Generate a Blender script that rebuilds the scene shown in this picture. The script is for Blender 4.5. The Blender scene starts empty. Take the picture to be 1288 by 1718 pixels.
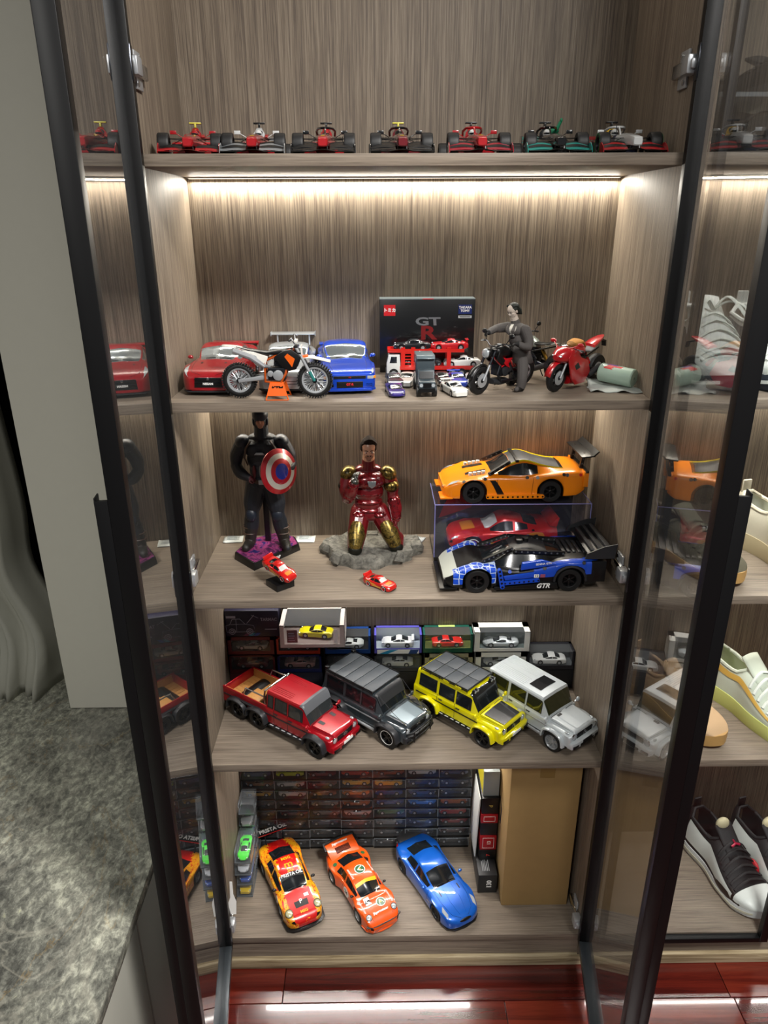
import bpy, bmesh, math, random
from mathutils import Vector, Matrix
PI = math.pi
C = bpy.context.scene.collection
SC = bpy.context.scene
rnd = random.Random(7)

# ------------------------------------------------------------------ camera, world, lights, exposure
W, D = .84, .312                      # inner width and depth of the middle cabinet
ZA, ZB, ZC, ZD, ZE = 1.7833, 1.3975, 1.0116, .6160, .1002   # shelf tops
T = .0177
cam = bpy.data.cameras.new('camera'); camo = bpy.data.objects.new('camera', cam); C.objects.link(camo)
cam.sensor_fit = 'VERTICAL'; cam.sensor_height = 24; cam.lens = 24 * 1219.3 / 1718
cam.clip_start = .02
yaw, pitch, roll = .0103, .3810, -.0035
fw = Vector((math.sin(yaw) * math.cos(pitch), math.cos(yaw) * math.cos(pitch), -math.sin(pitch)))
rt = Vector((math.cos(yaw), -math.sin(yaw), 0)); up = rt.cross(fw)
r_ = math.cos(roll) * rt + math.sin(roll) * up; u_ = -math.sin(roll) * rt + math.cos(roll) * up
camo.matrix_world = Matrix(((r_.x, u_.x, -fw.x, -.058), (r_.y, u_.y, -fw.y, -1.2342), (r_.z, u_.z, -fw.z, 1.6871), (0, 0, 0, 1)))
SC.camera = camo
vs = SC.view_settings
vs.view_transform = 'Standard'; vs.look = 'None'; vs.gamma = 1; vs.use_curve_mapping = False; vs.exposure = 0.0
SC.cycles.transparent_max_bounces = 24
SC.cycles.max_bounces = 8
SC.cycles.sample_clamp_indirect = 6
wd = bpy.data.worlds.new('room_ambience'); SC.world = wd; wd.use_nodes = True
wd.node_tree.nodes['Background'].inputs[0].default_value = (.92, .96, 1, 1)
wd.node_tree.nodes['Background'].inputs[1].default_value = .10

def area(name, loc, rot, sx, sy, power, col=(1, 1, 1), spread=PI):
    l = bpy.data.lights.new(name, 'AREA'); l.shape = 'RECTANGLE'; l.size = sx; l.size_y = sy; l.energy = power; l.color = col; l.spread = spread
    o = bpy.data.objects.new(name, l); o.location = loc; o.rotation_euler = rot; C.objects.link(o); return o
area('ceiling_light', (.70, -1.25, 2.75), (0, 0, 0), .45, .45, 98, (1, .97, .93))
area('left_fill_light', (-1.0, -2.3, 2.75), (0, 0, 0), .6, .6, 42, (1, .98, .93))  # added fill lamp, no known fixture; brightens the left wall and marble

# ------------------------------------------------------------------ materials
def lin(h):
    if isinstance(h, str):
        h = h.lstrip('#'); v = [int(h[i:i + 2], 16) / 255 for i in (0, 2, 4)]
    else: v = h
    return tuple(((c + .055) / 1.055) ** 2.4 if c > .04045 else c / 12.92 for c in v) + (1,)
MATS = {}
def base_mat(name):
    m = bpy.data.materials.new(name); m.use_nodes = True
    return m, m.node_tree, m.node_tree.nodes['Principled BSDF']
def mat(name, col, rough=.4, metal=0, coat=0, noise=0, nscale=400, emit=0, spec=.5):
    key = name
    if key in MATS: return MATS[key]
    m, nt, b = base_mat(name)
    c = lin(col)
    b.inputs['Base Color'].default_value = c; b.inputs['Roughness'].default_value = rough
    b.inputs['Metallic'].default_value = metal; b.inputs['Coat Weight'].default_value = coat
    b.inputs['Coat Roughness'].default_value = .04; b.inputs['Specular IOR Level'].default_value = spec
    if noise:
        n = nt.nodes.new('ShaderNodeTexNoise'); n.inputs['Scale'].default_value = nscale; n.inputs['Detail'].default_value = 3
        g = nt.nodes.new('ShaderNodeNewGeometry'); nt.links.new(g.outputs['Position'], n.inputs['Vector'])
        mx = nt.nodes.new('ShaderNodeMix'); mx.data_type = 'RGBA'
        nt.links.new(n.outputs['Fac'], mx.inputs[0])
        mx.inputs[6].default_value = tuple(v * (1 - noise) for v in c[:3]) + (1,); mx.inputs[7].default_value = tuple(min(1, v * (1 + noise)) for v in c[:3]) + (1,)
        nt.links.new(mx.outputs[2], b.inputs['Base Color'])
        bp = nt.nodes.new('ShaderNodeBump'); bp.inputs['Strength'].default_value = .25; bp.inputs['Distance'].default_value = .0006
        nt.links.new(n.outputs['Fac'], bp.inputs['Height']); nt.links.new(bp.outputs[0], b.inputs['Normal'])
    if emit:
        b.inputs['Emission Color'].default_value = c; b.inputs['Emission Strength'].default_value = emit
    MATS[key] = m
    return m
def paint(name, col, flake=0, rough=.3): return mat('paint_' + name, col, rough, flake, 1.0)
def clear(name, tint=(1, 1, 1), f0=5, base=.02, rough=.02, haze=0, hazecol=(.8, .85, .9)):
    """thin clear sheet: see-through with Fresnel gloss and a faint haze"""
    if name in MATS: return MATS[name]
    m = bpy.data.materials.new(name); m.use_nodes = True; nt = m.node_tree; nt.nodes.clear()
    out = nt.nodes.new('ShaderNodeOutputMaterial'); tr = nt.nodes.new('ShaderNodeBsdfTransparent'); gl = nt.nodes.new('ShaderNodeBsdfGlossy')
    tr.inputs[0].default_value = (*tint, 1); gl.inputs['Roughness'].default_value = rough
    fr = nt.nodes.new('ShaderNodeLayerWeight'); fr.inputs['Blend'].default_value = .5        # facing = 1 - |cos|
    pw = nt.nodes.new('ShaderNodeMath'); pw.operation = 'POWER'; nt.links.new(fr.outputs['Facing'], pw.inputs[0]); pw.inputs[1].default_value = f0
    ma = nt.nodes.new('ShaderNodeMath'); ma.operation = 'MULTIPLY_ADD'; nt.links.new(pw.outputs[0], ma.inputs[0]); ma.inputs[1].default_value = 1 - base; ma.inputs[2].default_value = base; ma.use_clamp = True
    mx = nt.nodes.new('ShaderNodeMixShader'); nt.links.new(ma.outputs[0], mx.inputs[0]); nt.links.new(tr.outputs[0], mx.inputs[1]); nt.links.new(gl.outputs[0], mx.inputs[2])
    last = mx
    if haze:
        df = nt.nodes.new('ShaderNodeBsdfDiffuse'); df.inputs[0].default_value = (*hazecol, 1)
        m2 = nt.nodes.new('ShaderNodeMixShader'); m2.inputs[0].default_value = haze
        nt.links.new(mx.outputs[0], m2.inputs[1]); nt.links.new(df.outputs[0], m2.inputs[2]); last = m2
    nt.links.new(last.outputs[0], out.inputs[0])
    MATS[name] = m
    return m
def ramp_mat(name, stops, scale, rough=.4, detail=6, bump=.1, dist=.5, coat=0, coord='pos', metal=0, nrough=.6, sharp=None):
    """noise -> colour ramp over stretched coordinates"""
    if name in MATS: return MATS[name]
    m, nt, b = base_mat(name)
    g = nt.nodes.new('ShaderNodeNewGeometry'); tc = nt.nodes.new('ShaderNodeTexCoord'); mp = nt.nodes.new('ShaderNodeMapping')
    nt.links.new(g.outputs['Position'] if coord == 'pos' else tc.outputs['Object'], mp.inputs['Vector']); mp.inputs['Scale'].default_value = scale
    n = nt.nodes.new('ShaderNodeTexNoise'); n.inputs['Scale'].default_value = 1; n.inputs['Detail'].default_value = detail; n.inputs['Roughness'].default_value = nrough; n.inputs['Distortion'].default_value = dist
    nt.links.new(mp.outputs[0], n.inputs['Vector'])
    cr = nt.nodes.new('ShaderNodeValToRGB'); e = cr.color_ramp.elements
    while len(e) < len(stops): e.new(.5)
    for k, (p, c) in enumerate(stops): e[k].position = p; e[k].color = lin(c)
    if sharp: cr.color_ramp.interpolation = sharp
    nt.links.new(n.outputs['Fac'], cr.inputs[0]); nt.links.new(cr.outputs[0], b.inputs['Base Color'])
    b.inputs['Roughness'].default_value = rough; b.inputs['Coat Weight'].default_value = coat; b.inputs['Coat Roughness'].default_value = .05; b.inputs['Metallic'].default_value = metal
    if bump:
        bp = nt.nodes.new('ShaderNodeBump'); bp.inputs['Strength'].default_value = bump; bp.inputs['Distance'].default_value = .001
        nt.links.new(n.outputs['Fac'], bp.inputs['Height']); nt.links.new(bp.outputs[0], b.inputs['Normal'])
    MATS[name] = m
    return m
def wood(name, broad, fine, tones, rough):
    """veneer: broad tone drift under fine straight grain"""
    m, nt, b = base_mat(name); g = nt.nodes.new('ShaderNodeNewGeometry'); f = []
    for sc, det, dist, rg in ((broad, 3, .2, .5), (fine, 4, .15, .65)):
        mp = nt.nodes.new('ShaderNodeMapping'); mp.inputs['Scale'].default_value = sc; nt.links.new(g.outputs['Position'], mp.inputs[0])
        n = nt.nodes.new('ShaderNodeTexNoise'); n.inputs['Scale'].default_value = 1; n.inputs['Detail'].default_value = det; n.inputs['Distortion'].default_value = dist; n.inputs['Roughness'].default_value = rg; nt.links.new(mp.outputs[0], n.inputs['Vector']); f.append(n)
    mx = nt.nodes.new('ShaderNodeMix'); mx.inputs[0].default_value = .8; nt.links.new(f[0].outputs['Fac'], mx.inputs[2]); nt.links.new(f[1].outputs['Fac'], mx.inputs[3])
    cr = nt.nodes.new('ShaderNodeValToRGB'); e = cr.color_ramp.elements
    while len(e) < len(tones): e.new(.5)
    for k, (p, c) in enumerate(tones): e[k].position = p; e[k].color = lin(c)
    nt.links.new(mx.outputs[0], cr.inputs[0]); nt.links.new(cr.outputs[0], b.inputs['Base Color']); b.inputs['Roughness'].default_value = rough; b.inputs['Specular IOR Level'].default_value = .3
    bp = nt.nodes.new('ShaderNodeBump'); bp.inputs['Strength'].default_value = .08; bp.inputs['Distance'].default_value = .0005; nt.links.new(f[1].outputs['Fac'], bp.inputs['Height']); nt.links.new(bp.outputs[0], b.inputs['Normal'])
    return m
wood_v = wood('wood_upright', (70, 70, .9), (620, 620, 9), [(.34, '#51473e'), (.44, '#665b50'), (.5, '#736759'), (.56, '#807465'), (.66, '#8f8373')], .5)
wood_h = wood('wood_shelf', (1.2, 45, 45), (9, 420, 420), [(.34, '#5f544a'), (.45, '#74695d'), (.55, '#817568'), (.66, '#8e8271')], .48)
M_rubber = mat('rubber_black', '#0d0d0e', .55)
M_black = mat('plastic_black', '#0c0c0d', .35)
M_dark = mat('plastic_dark_grey', '#232427', .45)
M_grey = mat('plastic_grey', '#55585c', .4)
M_lgrey = mat('plastic_light_grey', '#a7abad', .4)
M_white = mat('plastic_white', '#e6e6e2', .35)
M_chrome = mat('chrome', '#c9ccd0', .12, 1)
M_alu = mat('brushed_aluminium', '#b4b7ba', .35, .55)
M_gun = mat('gunmetal', '#3b3d42', .3, .9)
M_glassd = mat('dark_car_glass', '#14181b', .16, 0, .55)
M_glassl = mat('light_car_glass', '#5c666c', .06, 0, 1)
M_lamp = mat('lamp_lens', '#cfd6da', .08, .5, 1)
M_amber = mat('amber_lens', '#e8860f', .15, 0, 1)
M_redlens = mat('red_lens', '#b3060a', .15, 0, 1)
M_red = paint('red', '#b50a17')
M_gold = mat('gold', '#b08a3a', .25, 1)
M_frame = mat('frame_black', '#070708', .42, 0, spec=.25)
M_case = clear('clear_case', (.95, .96, .97), 5, .04, .05, .05)
M_acry = clear('clear_acrylic', (.97, .97, 1), 5, .035, .02, .01, (.75, .75, 1))
M_ink_w = mat('ink_white', '#e9e9e6', .5)
M_ink_k = mat('ink_black', '#0b0b0b', .5)

# ------------------------------------------------------------------ mesh collector
class MB:
    def __init__(s, S=1.0): s.v = []; s.f = []; s.S = S
    def add(s, vs, fs, M=None):
        n = len(s.v)
        if M is not None: vs = [M @ Vector(p) for p in vs]
        s.v += [tuple(p) for p in vs]; s.f += [tuple(i + n for i in f) for f in fs]
        return s
    def box(s, c, d, M=None, tap=1.0, tapy=None):
        x, y, z = (k / 2 for k in d); t = tap; ty = tap if tapy is None else tapy
        vs = [(-x, -y, -z), (x, -y, -z), (x, y, -z), (-x, y, -z), (-x * t, -y * ty, z), (x * t, -y * ty, z), (x * t, y * ty, z), (-x * t, y * ty, z)]
        if M is not None: vs = [M @ Vector(p) for p in vs]
        vs = [(p[0] + c[0], p[1] + c[1], p[2] + c[2]) for p in vs]
        return s.add(vs, [(0, 3, 2, 1), (4, 5, 6, 7), (0, 1, 5, 4), (1, 2, 6, 5), (2, 3, 7, 6), (3, 0, 4, 7)])
    def bx(s, x0, x1, y0, y1, z0, z1): return s.box(((x0 + x1) / 2, (y0 + y1) / 2, (z0 + z1) / 2), (x1 - x0, y1 - y0, z1 - z0))
    def cyl(s, a, b, r, n=12, r2=None, cap=True):
        a = Vector(a); b = Vector(b); d = (b - a); r2 = r if r2 is None else r2
        q = d.to_track_quat('Z', 'Y').to_matrix()
        vs = []
        for p, rr in ((a, r), (b, r2)):
            for k in range(n):
                t = 2 * PI * k / n; vs.append(p + q @ Vector((rr * math.cos(t), rr * math.sin(t), 0)))
        fs = [(k, (k + 1) % n, n + (k + 1) % n, n + k) for k in range(n)]
        if cap: fs += [tuple(range(n - 1, -1, -1)), tuple(range(n, 2 * n))]
        return s.add(vs, fs)
    def tube(s, pts, r, n=8, cap=True, flat=None):
        """swept tube; r number or list; flat=(a,b) gives an elliptical section"""
        pts = [Vector(p) for p in pts]; m = len(pts); R = r if isinstance(r, (list, tuple)) else [r] * m
        vs = []; prev = None
        for i, p in enumerate(pts):
            t = (pts[min(i + 1, m - 1)] - pts[max(i - 1, 0)])
            if t.length < 1e-9: t = Vector((0, 0, 1))
            t.normalize()
            if prev is None:
                a = Vector((0, 0, 1)) if abs(t.z) < .9 else Vector((1, 0, 0)); x = t.cross(a).normalized()
            else:
                x = (prev - t * prev.dot(t)); x = x.normalized() if x.length > 1e-6 else t.orthogonal().normalized()
            y = t.cross(x); prev = x
            fa, fb = flat if flat else (1, 1)
            for k in range(n):
                th = 2 * PI * k / n; vs.append(p + x * (R[i] * fa * math.cos(th)) + y * (R[i] * fb * math.sin(th)))
        fs = []
        for i in range(m - 1):
            for k in range(n): fs.append((i * n + k, i * n + (k + 1) % n, (i + 1) * n + (k + 1) % n, (i + 1) * n + k))
        if cap: fs += [tuple(range(n - 1, -1, -1)), tuple(range((m - 1) * n, m * n))]
        return s.add(vs, fs)
    def lathe(s, prof, c=(0, 0, 0), axis='z', n=24, close=False):
        """prof: (radius, along)"""
        vs = []; fs = []; m = len(prof)
        for k in range(n):
            t = 2 * PI * k / n
            for r, h in prof:
                a, b = r * math.cos(t), r * math.sin(t)
                vs.append({'z': (a, b, h), 'y': (a, h, b), 'x': (h, a, b)}[axis])
        vs = [(p[0] + c[0], p[1] + c[1], p[2] + c[2]) for p in vs]
        for k in range(n):
            k2 = (k + 1) % n
            for i in range(m - 1 if not close else m):
                j = (i + 1) % m; fs.append((k * m + i, k2 * m + i, k2 * m + j, k * m + j))
        if not close:
            for i in (0, m - 1):
                if prof[i][0] > 1e-6: fs.append(tuple(k * m + i for k in range(n)))
        return s.add(vs, fs)
    def prism(s, poly, a, b, axis='y', M=None):
        """poly in the plane normal to axis, extruded a..b.  axis y: (x,z); z: (x,y); x: (y,z)"""
        n = len(poly)
        f = {'y': lambda p, h: (p[0], h, p[1]), 'z': lambda p, h: (p[0], p[1], h), 'x': lambda p, h: (h, p[0], p[1])}[axis]
        vs = [f(p, a) for p in poly] + [f(p, b) for p in poly]
        fs = [tuple(range(n)), tuple(range(2 * n - 1, n - 1, -1))] + [((k + 1) % n, k, n + k, n + (k + 1) % n) for k in range(n)]
        return s.add(vs, fs, M)
    def ell(s, c, r, n=14, m=8, M=None):
        vs = []; fs = []
        for i in range(m + 1):
            a = -PI / 2 + PI * i / m
            for k in range(n):
                t = 2 * PI * k / n; p = Vector((r[0] * math.cos(a) * math.cos(t), r[1] * math.cos(a) * math.sin(t), r[2] * math.sin(a)))
                if M is not None: p = M @ p
                vs.append((p[0] + c[0], p[1] + c[1], p[2] + c[2]))
        for i in range(m):
            for k in range(n): fs.append((i * n + k, i * n + (k + 1) % n, (i + 1) * n + (k + 1) % n, (i + 1) * n + k))
        return s.add(vs, fs)
    def rings(s, rings, cap=True, closed=True):
        m = len(rings); n = len(rings[0]); vs = [p for r in rings for p in r]; fs = []
        for i in range(m - 1):
            for k in range(n if closed else n - 1): fs.append((i * n + k, i * n + (k + 1) % n, (i + 1) * n + (k + 1) % n, (i + 1) * n + k))
        if cap: fs += [tuple(range(n - 1, -1, -1)), tuple(range((m - 1) * n, m * n))]
        return s.add(vs, fs)
    def grid(s, rows):
        m = len(rows); n = len(rows[0]); vs = [p for r in rows for p in r]
        return s.add(vs, [(i * n + k, i * n + k + 1, (i + 1) * n + k + 1, (i + 1) * n + k) for i in range(m - 1) for k in range(n - 1)])
    def mesh(s, name, m, ang=35, bevel=0, seg=2, weld=True):
        bm = bmesh.new(); S = s.S
        bv = [bm.verts.new((p[0] * S, p[1] * S, p[2] * S)) for p in s.v]
        for f in s.f:
            q = []
            for i in f:
                if bv[i] not in q: q.append(bv[i])
            if len(q) > 2:
                try: bm.faces.new(q)
                except ValueError: pass
        if weld: bmesh.ops.remove_doubles(bm, verts=bm.verts, dist=2e-6)
        bmesh.ops.recalc_face_normals(bm, faces=bm.faces)
        if bevel:
            es = [e for e in bm.edges if len(e.link_faces) == 2 and e.calc_face_angle(0) > .6]
            if es: bmesh.ops.bevel(bm, geom=es, offset=bevel, segments=seg, profile=.5, affect='EDGES', clamp_overlap=True)
        me = bpy.data.meshes.new(name); bm.to_mesh(me); bm.free()
        if m is not None: me.materials.append(m)
        if len(me.polygons):
            me.polygons.foreach_set('use_smooth', [True] * len(me.polygons))
            me.set_sharp_from_angle(angle=math.radians(ang))
        return me
    def obj(s, name, m, parent=None, ang=35, bevel=0, seg=2, label=None, weld=True):
        o = bpy.data.objects.new(name, s.mesh(name, m, ang, bevel, seg, weld)); C.objects.link(o)
        if parent is not None: o.parent = parent
        if label: o['label'] = label
        return o

def tag(o, label, cat, group=None, kind=None):
    if label: o['label'] = label
    if cat: o['category'] = cat
    if group: o['group'] = group
    if kind: o['kind'] = kind
    return o
def thing(name, label, cat, loc=(0, 0, 0), rz=0, group=None, rot=None):
    o = bpy.data.objects.new(name, None); C.objects.link(o); o.empty_display_size = .02
    o.location = loc; o.rotation_euler = rot if rot else (0, 0, rz)
    return tag(o, label, cat, group)
def struct(o): o['kind'] = 'structure'; return o
KIDS = {}
def kids(o): return [c for c in o.children]
def dup(root, loc=None, rz=None, label=None, group=None):
    r = root.copy(); C.objects.link(r)
    if loc is not None: r.location = loc
    if rz is not None: r.rotation_euler = (0, 0, rz)
    if label: r['label'] = label
    if group: r['group'] = group
    for ch in list(root.children):
        c = ch.copy(); C.objects.link(c); c.parent = r
        for g in list(ch.children):
            d = g.copy(); C.objects.link(d); d.parent = c
    return r
def copies(o, mats):
    """copy child object o to several local matrices (shares mesh)"""
    out = []
    for M in mats:
        c = o.copy(); C.objects.link(c); c.parent = o.parent; c.matrix_basis = M; out.append(c)
    return out
_fonts = {}
def text(name, body, size, m, parent=None, M=None, bold=0, shear=0, ext=.00015, align='CENTER', sx=1, label=None, S=1):
    cu = bpy.data.curves.new('lettering', 'FONT'); cu.body = body; cu.size = size; cu.align_x = align; cu.align_y = 'CENTER'
    cu.extrude = ext; cu.offset = bold; cu.shear = shear; cu.resolution_u = 3
    ob = bpy.data.objects.new('lettering', cu)
    me = bpy.data.meshes.new_from_object(ob)
    bpy.data.objects.remove(ob); bpy.data.curves.remove(cu)
    me.materials.clear(); me.materials.append(m)
    if sx != 1:
        for v in me.vertices: v.co.x *= sx
    o = bpy.data.objects.new(name, me); C.objects.link(o)
    if parent is not None: o.parent = parent
    if M is not None: o.matrix_basis = M
    if label: o['label'] = label
    return o
def frame(loc, right, upv):
    """matrix with local x = right, local y = up, z = out"""
    x = Vector(right).normalized(); z = x.cross(Vector(upv)).normalized(); y = z.cross(x)
    return Matrix(((x.x, y.x, z.x, loc[0]), (x.y, y.y, z.y, loc[1]), (x.z, y.z, z.z, loc[2]), (0, 0, 0, 1)))
def pchip(pts):
    xs = [p[0] for p in pts]; ys = [p[1] for p in pts]; n = len(xs)
    if xs[0] > xs[-1]: xs = xs[::-1]; ys = ys[::-1]
    if n == 1: return lambda x: ys[0]
    h = [xs[i + 1] - xs[i] for i in range(n - 1)]; d = [(ys[i + 1] - ys[i]) / h[i] for i in range(n - 1)]
    m = [d[0]] + [0 if d[i - 1] * d[i] <= 0 else 3 * (h[i - 1] + h[i]) / ((2 * h[i] + h[i - 1]) / d[i - 1] + (h[i] + 2 * h[i - 1]) / d[i]) for i in range(1, n - 1)] + [d[-1]]
    def f(x):
        if x <= xs[0]: return ys[0]
        if x >= xs[-1]: return ys[-1]
        i = 0
        while x > xs[i + 1]: i += 1
        t = (x - xs[i]) / h[i]
        return (ys[i] * (2 * t ** 3 - 3 * t * t + 1) + m[i] * h[i] * (t ** 3 - 2 * t * t + t) + ys[i + 1] * (3 * t * t - 2 * t ** 3) + m[i + 1] * h[i] * (t ** 3 - t * t))
    return f
def plin(pts):
    pts = sorted(pts)
    def f(x):
        if x <= pts[0][0]: return pts[0][1]
        for (a, b), (c, d) in zip(pts, pts[1:]):
            if x <= c: return b + (d - b) * (x - a) / (c - a) if c > a else d
        return pts[-1][1]
    return f
def lerp(a, b, t): return a + (b - a) * t
# ------------------------------------------------------------------ cabinet shell
YB = D; H = W / 2; TOP = 2.42
def sbox(name, m, *a, bevel=0, label=None, cat='cabinet'):
    o = MB().bx(*a).obj(name, m, None, bevel=bevel)
    if label: tag(o, label, cat)
    return struct(o)
sbox('wall_cabinet_back', wood_v, -.46, 1.34, YB, YB + .018, .0, TOP)
sbox('wall_cabinet_left', wood_v, -H - .018, -H, 0, YB, .03, TOP, bevel=.0008)
sbox('wall_cabinet_partition', wood_v, H, H + .036, 0, YB, .03, TOP, bevel=.0008)
sbox('wall_cabinet_right', wood_v, 1.31, 1.328, 0, YB, .03, TOP)
sbox('ceiling_cabinet', wood_h, -H - .018, 1.328, 0, YB, TOP, TOP + .02)
names = {'A': (ZA, 'topmost wooden shelf carrying the row of open wheel racing cars'), 'B': (ZB, 'wooden shelf carrying the motorcycles and the black game box'), 'C': (ZC, 'wooden shelf carrying the two standing and kneeling action figures'), 'D': (ZD, 'wooden shelf carrying four off road model cars'), 'E': (ZE, 'lowest wooden shelf carrying the three sports coupes and tall cardboard box')}
for k, (z, lab) in names.items():
    for side, (x0, x1) in (('', (-H, H)), ('r', (H + .036, 1.31))):
        o = MB().bx(x0 + .0002, x1 - .0002, .001, YB - .0002, z - T, z).obj('shelf_board', wood_h, None, bevel=.0008)
        tag(o, lab if not side else lab.split(' carrying')[0] + ' in the right hand cabinet holding ' + {'A': 'dark sneakers', 'B': 'white laced sneakers', 'C': 'pale mesh sneakers', 'D': 'pale yellow soled sneakers', 'E': 'white, black and red sneakers'}[k], 'shelf')
# kick plate and pale strip at the floor
sbox('baseboard_kick', wood_h, -H - .018, 1.33, .006, .02, .03, ZE - T)
m_strip = ramp_mat('pale_strip', [(.35, '#6d5d44'), (.5, '#9a8a6c'), (.65, '#b9aa8c')], (4, 90, 90), .45)
sbox('baseboard_strip', m_strip, -.5, 1.4, -.004, .012, 0, .031, bevel=.002)
# LED strips under the shelves
for k, z, x0, x1, pw, colr in (('A', ZA, -H, H, 3.9, (1, .945, .83)), ('B', ZB, -H, H, 3.6, (1, .93, .79)), ('C', ZC, -H, H, 2.6, (1, .96, .9)), ('D', ZD, -H, H, 4.2, (1, .96, .91)), ('A', ZA, H + .036, 1.3, 3.6, (1, .95, .84)), ('B', ZB, H + .036, 1.3, 4.5, (1, .95, .84)), ('C', ZC, H + .036, 1.3, 2.6, (1, .93, .84)), ('D', ZD, H + .036, 1.3, 1.8, (1, .95, .9)), ('T', TOP, -H, H, 1.0, (1, .9, .78)), ('T', TOP, H + .036, 1.3, 1.2, (1, .95, .84))):
    zz = (z - T) if k != 'T' else z
    t = thing('led_strip', {'A': 'bright slim light strip under the topmost shelf', 'B': 'slim light strip hidden under the motorcycle shelf', 'C': 'slim light strip hidden under the action figure shelf', 'D': 'slim light strip hidden under the off road car shelf', 'T': 'slim light strip under the cabinet top above the racing cars'}[k] + (' at left' if x0 < 0 else ' in the right hand cabinet'), 'light strip', (0, 0, 0))
    b = MB().bx(x0 + .003, x1 - .003, YB - .016, YB - .001, zz - .002, zz)
    b.obj('profile', M_alu, t)
    e = MB().bx(x0 + .005, x1 - .005, YB - .012, YB - .003, zz - .0024, zz - .0018)
    e.obj('diffuser', mat('led_' + k, (1, .95, .86), .4, emit=2.0), t)
    l = area('led_light', ((x0 + x1) / 2, YB - .011, zz - .005), (math.radians(-12), 0, 0), x1 - x0 - .012, .008, pw, colr)
    l.parent = t
# ------------------------------------------------------------------ glazed doors
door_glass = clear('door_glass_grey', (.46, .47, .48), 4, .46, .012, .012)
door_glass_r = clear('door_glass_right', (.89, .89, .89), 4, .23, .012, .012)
def hinge(d, z, hx, white=False):
    """concealed cup hinge seen between the stile and the side panel; hx=+1 arm runs to +x"""
    h = MB(); 
    h.bx(-.004, .019, .000, .030, z - .014, z + .014); h.obj('hinge_cup', M_gun, d, bevel=.002)
def make_door(name, label, hx, ang, sgn, L, z0=.085, z1=2.40):
    """local: +x along the door from the hinge, +y = outer face side (away from the cabinet middle) for sgn=1"""
    t = bpy.data.objects.new(name, None); C.objects.link(t); struct(t); t['label'] = label
    t.location = (hx, -.004, 0)
    t.rotation_euler = (0, 0, ang)
    inn, out = -.016 * sgn, .007 * sgn
    a, b = min(inn, out), max(inn, out)
    zn = 1.385                                   # below this height the free stile carries a grip flange
    m = MB().bx(0, .020, a, b, z0, z1); m.obj('hinge_stile', M_frame, t, bevel=.001)
    m = MB().bx(L - .022, L, a, b, z0, z1); m.obj('free_stile', M_frame, t, bevel=.001)
    m = MB(); o1 = .023 * sgn
    zg = 1.376 if sgn > 0 else 1.376
    m.bx(L - .006, L - .0005, min(b if sgn > 0 else a, o1), max(b if sgn > 0 else a, o1), z0, zg)
    m.bx(L - .02, L - .001, min(o1, o1 - .002 * sgn), max(o1, o1 - .002 * sgn), zg - .012, zg + .004)
    m.obj('grip_flange', M_frame, t, bevel=.0006)
    for zz in ((z0, z0 + .020), (z1 - .02, z1)):
        m = MB().bx(.020, L - .022, a, b, *zz); m.obj('rail', mat('rail_lit_grey', '#3c4145', .3, .4), t, bevel=.001)  # rails of the black frame; grey colour paints in light caught on top
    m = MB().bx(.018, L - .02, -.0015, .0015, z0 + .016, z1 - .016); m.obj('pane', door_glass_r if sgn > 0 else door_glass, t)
    # hinges: cup plates on the stile, arms to the side panel
    for zz in (1.90, 1.057, .137):
        h = MB()
        h.box((.012, a + .001 if sgn > 0 else b - .001, zz), (.016, .006, .05)).obj('hinge_plate', M_gun, t, bevel=.003)
    return t
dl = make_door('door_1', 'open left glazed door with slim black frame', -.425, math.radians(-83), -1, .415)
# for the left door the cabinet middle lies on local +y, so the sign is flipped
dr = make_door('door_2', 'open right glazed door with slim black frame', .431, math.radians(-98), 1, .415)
# hinge arms on the side panels
for (sx, zz) in ((-1, 1.90), (1, 1.90), (-1, 1.057), (1, 1.057), (-1, .137), (1, .137)):
    t = thing('cabinet_hinge', '%s nickel cup hinge on the %s side panel' % ({1.90: 'topmost', 1.057: 'middle', .137: 'lowest'}[zz], 'left' if sx < 0 else 'right'), 'hinge', (sx * (H - .0005), .0, zz))
    b = MB(); b.bx(*sorted((0, -sx * .010)), .018, .075, -.010, .010); b.obj('arm', M_chrome, t, bevel=.002)
    b = MB(); b.bx(*sorted((0, -sx * .004)), .030, .062, -.026, .026); b.obj('mounting_plate', M_alu, t, bevel=.001)
    b = MB(); b.bx(*sorted((0, -sx * .018)), -.006, .020, -.013, .013); b.bx(*sorted((-sx * .002, -sx * .014)), -.012, -.004, -.007, .007)
    b.obj('knuckle', M_alu, t, bevel=.003)
    for k in (-1, 1):
        MB().cyl((-sx * .0035, .038 if k < 0 else .055, .018 * k), (-sx * .0055, .038 if k < 0 else .055, .018 * k), .004, 10).obj('screw', M_chrome, t)
# white tag hanging at the lower left hinge
tg = MB().prism([(.0, 0), (.012, -.004), (.016, .03), (.011, .052), (.012, .085), (.006, .088), (.003, .045), (-.004, .03)], 0, .0008, 'y')
o = tg.obj('paper_tag', M_white, None); o.location = (-.412, .018, .158); o.rotation_euler = (math.radians(-10), 0, math.radians(20)); tag(o, 'white paper tag stuck to the lowest left hinge', 'tag')
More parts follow.
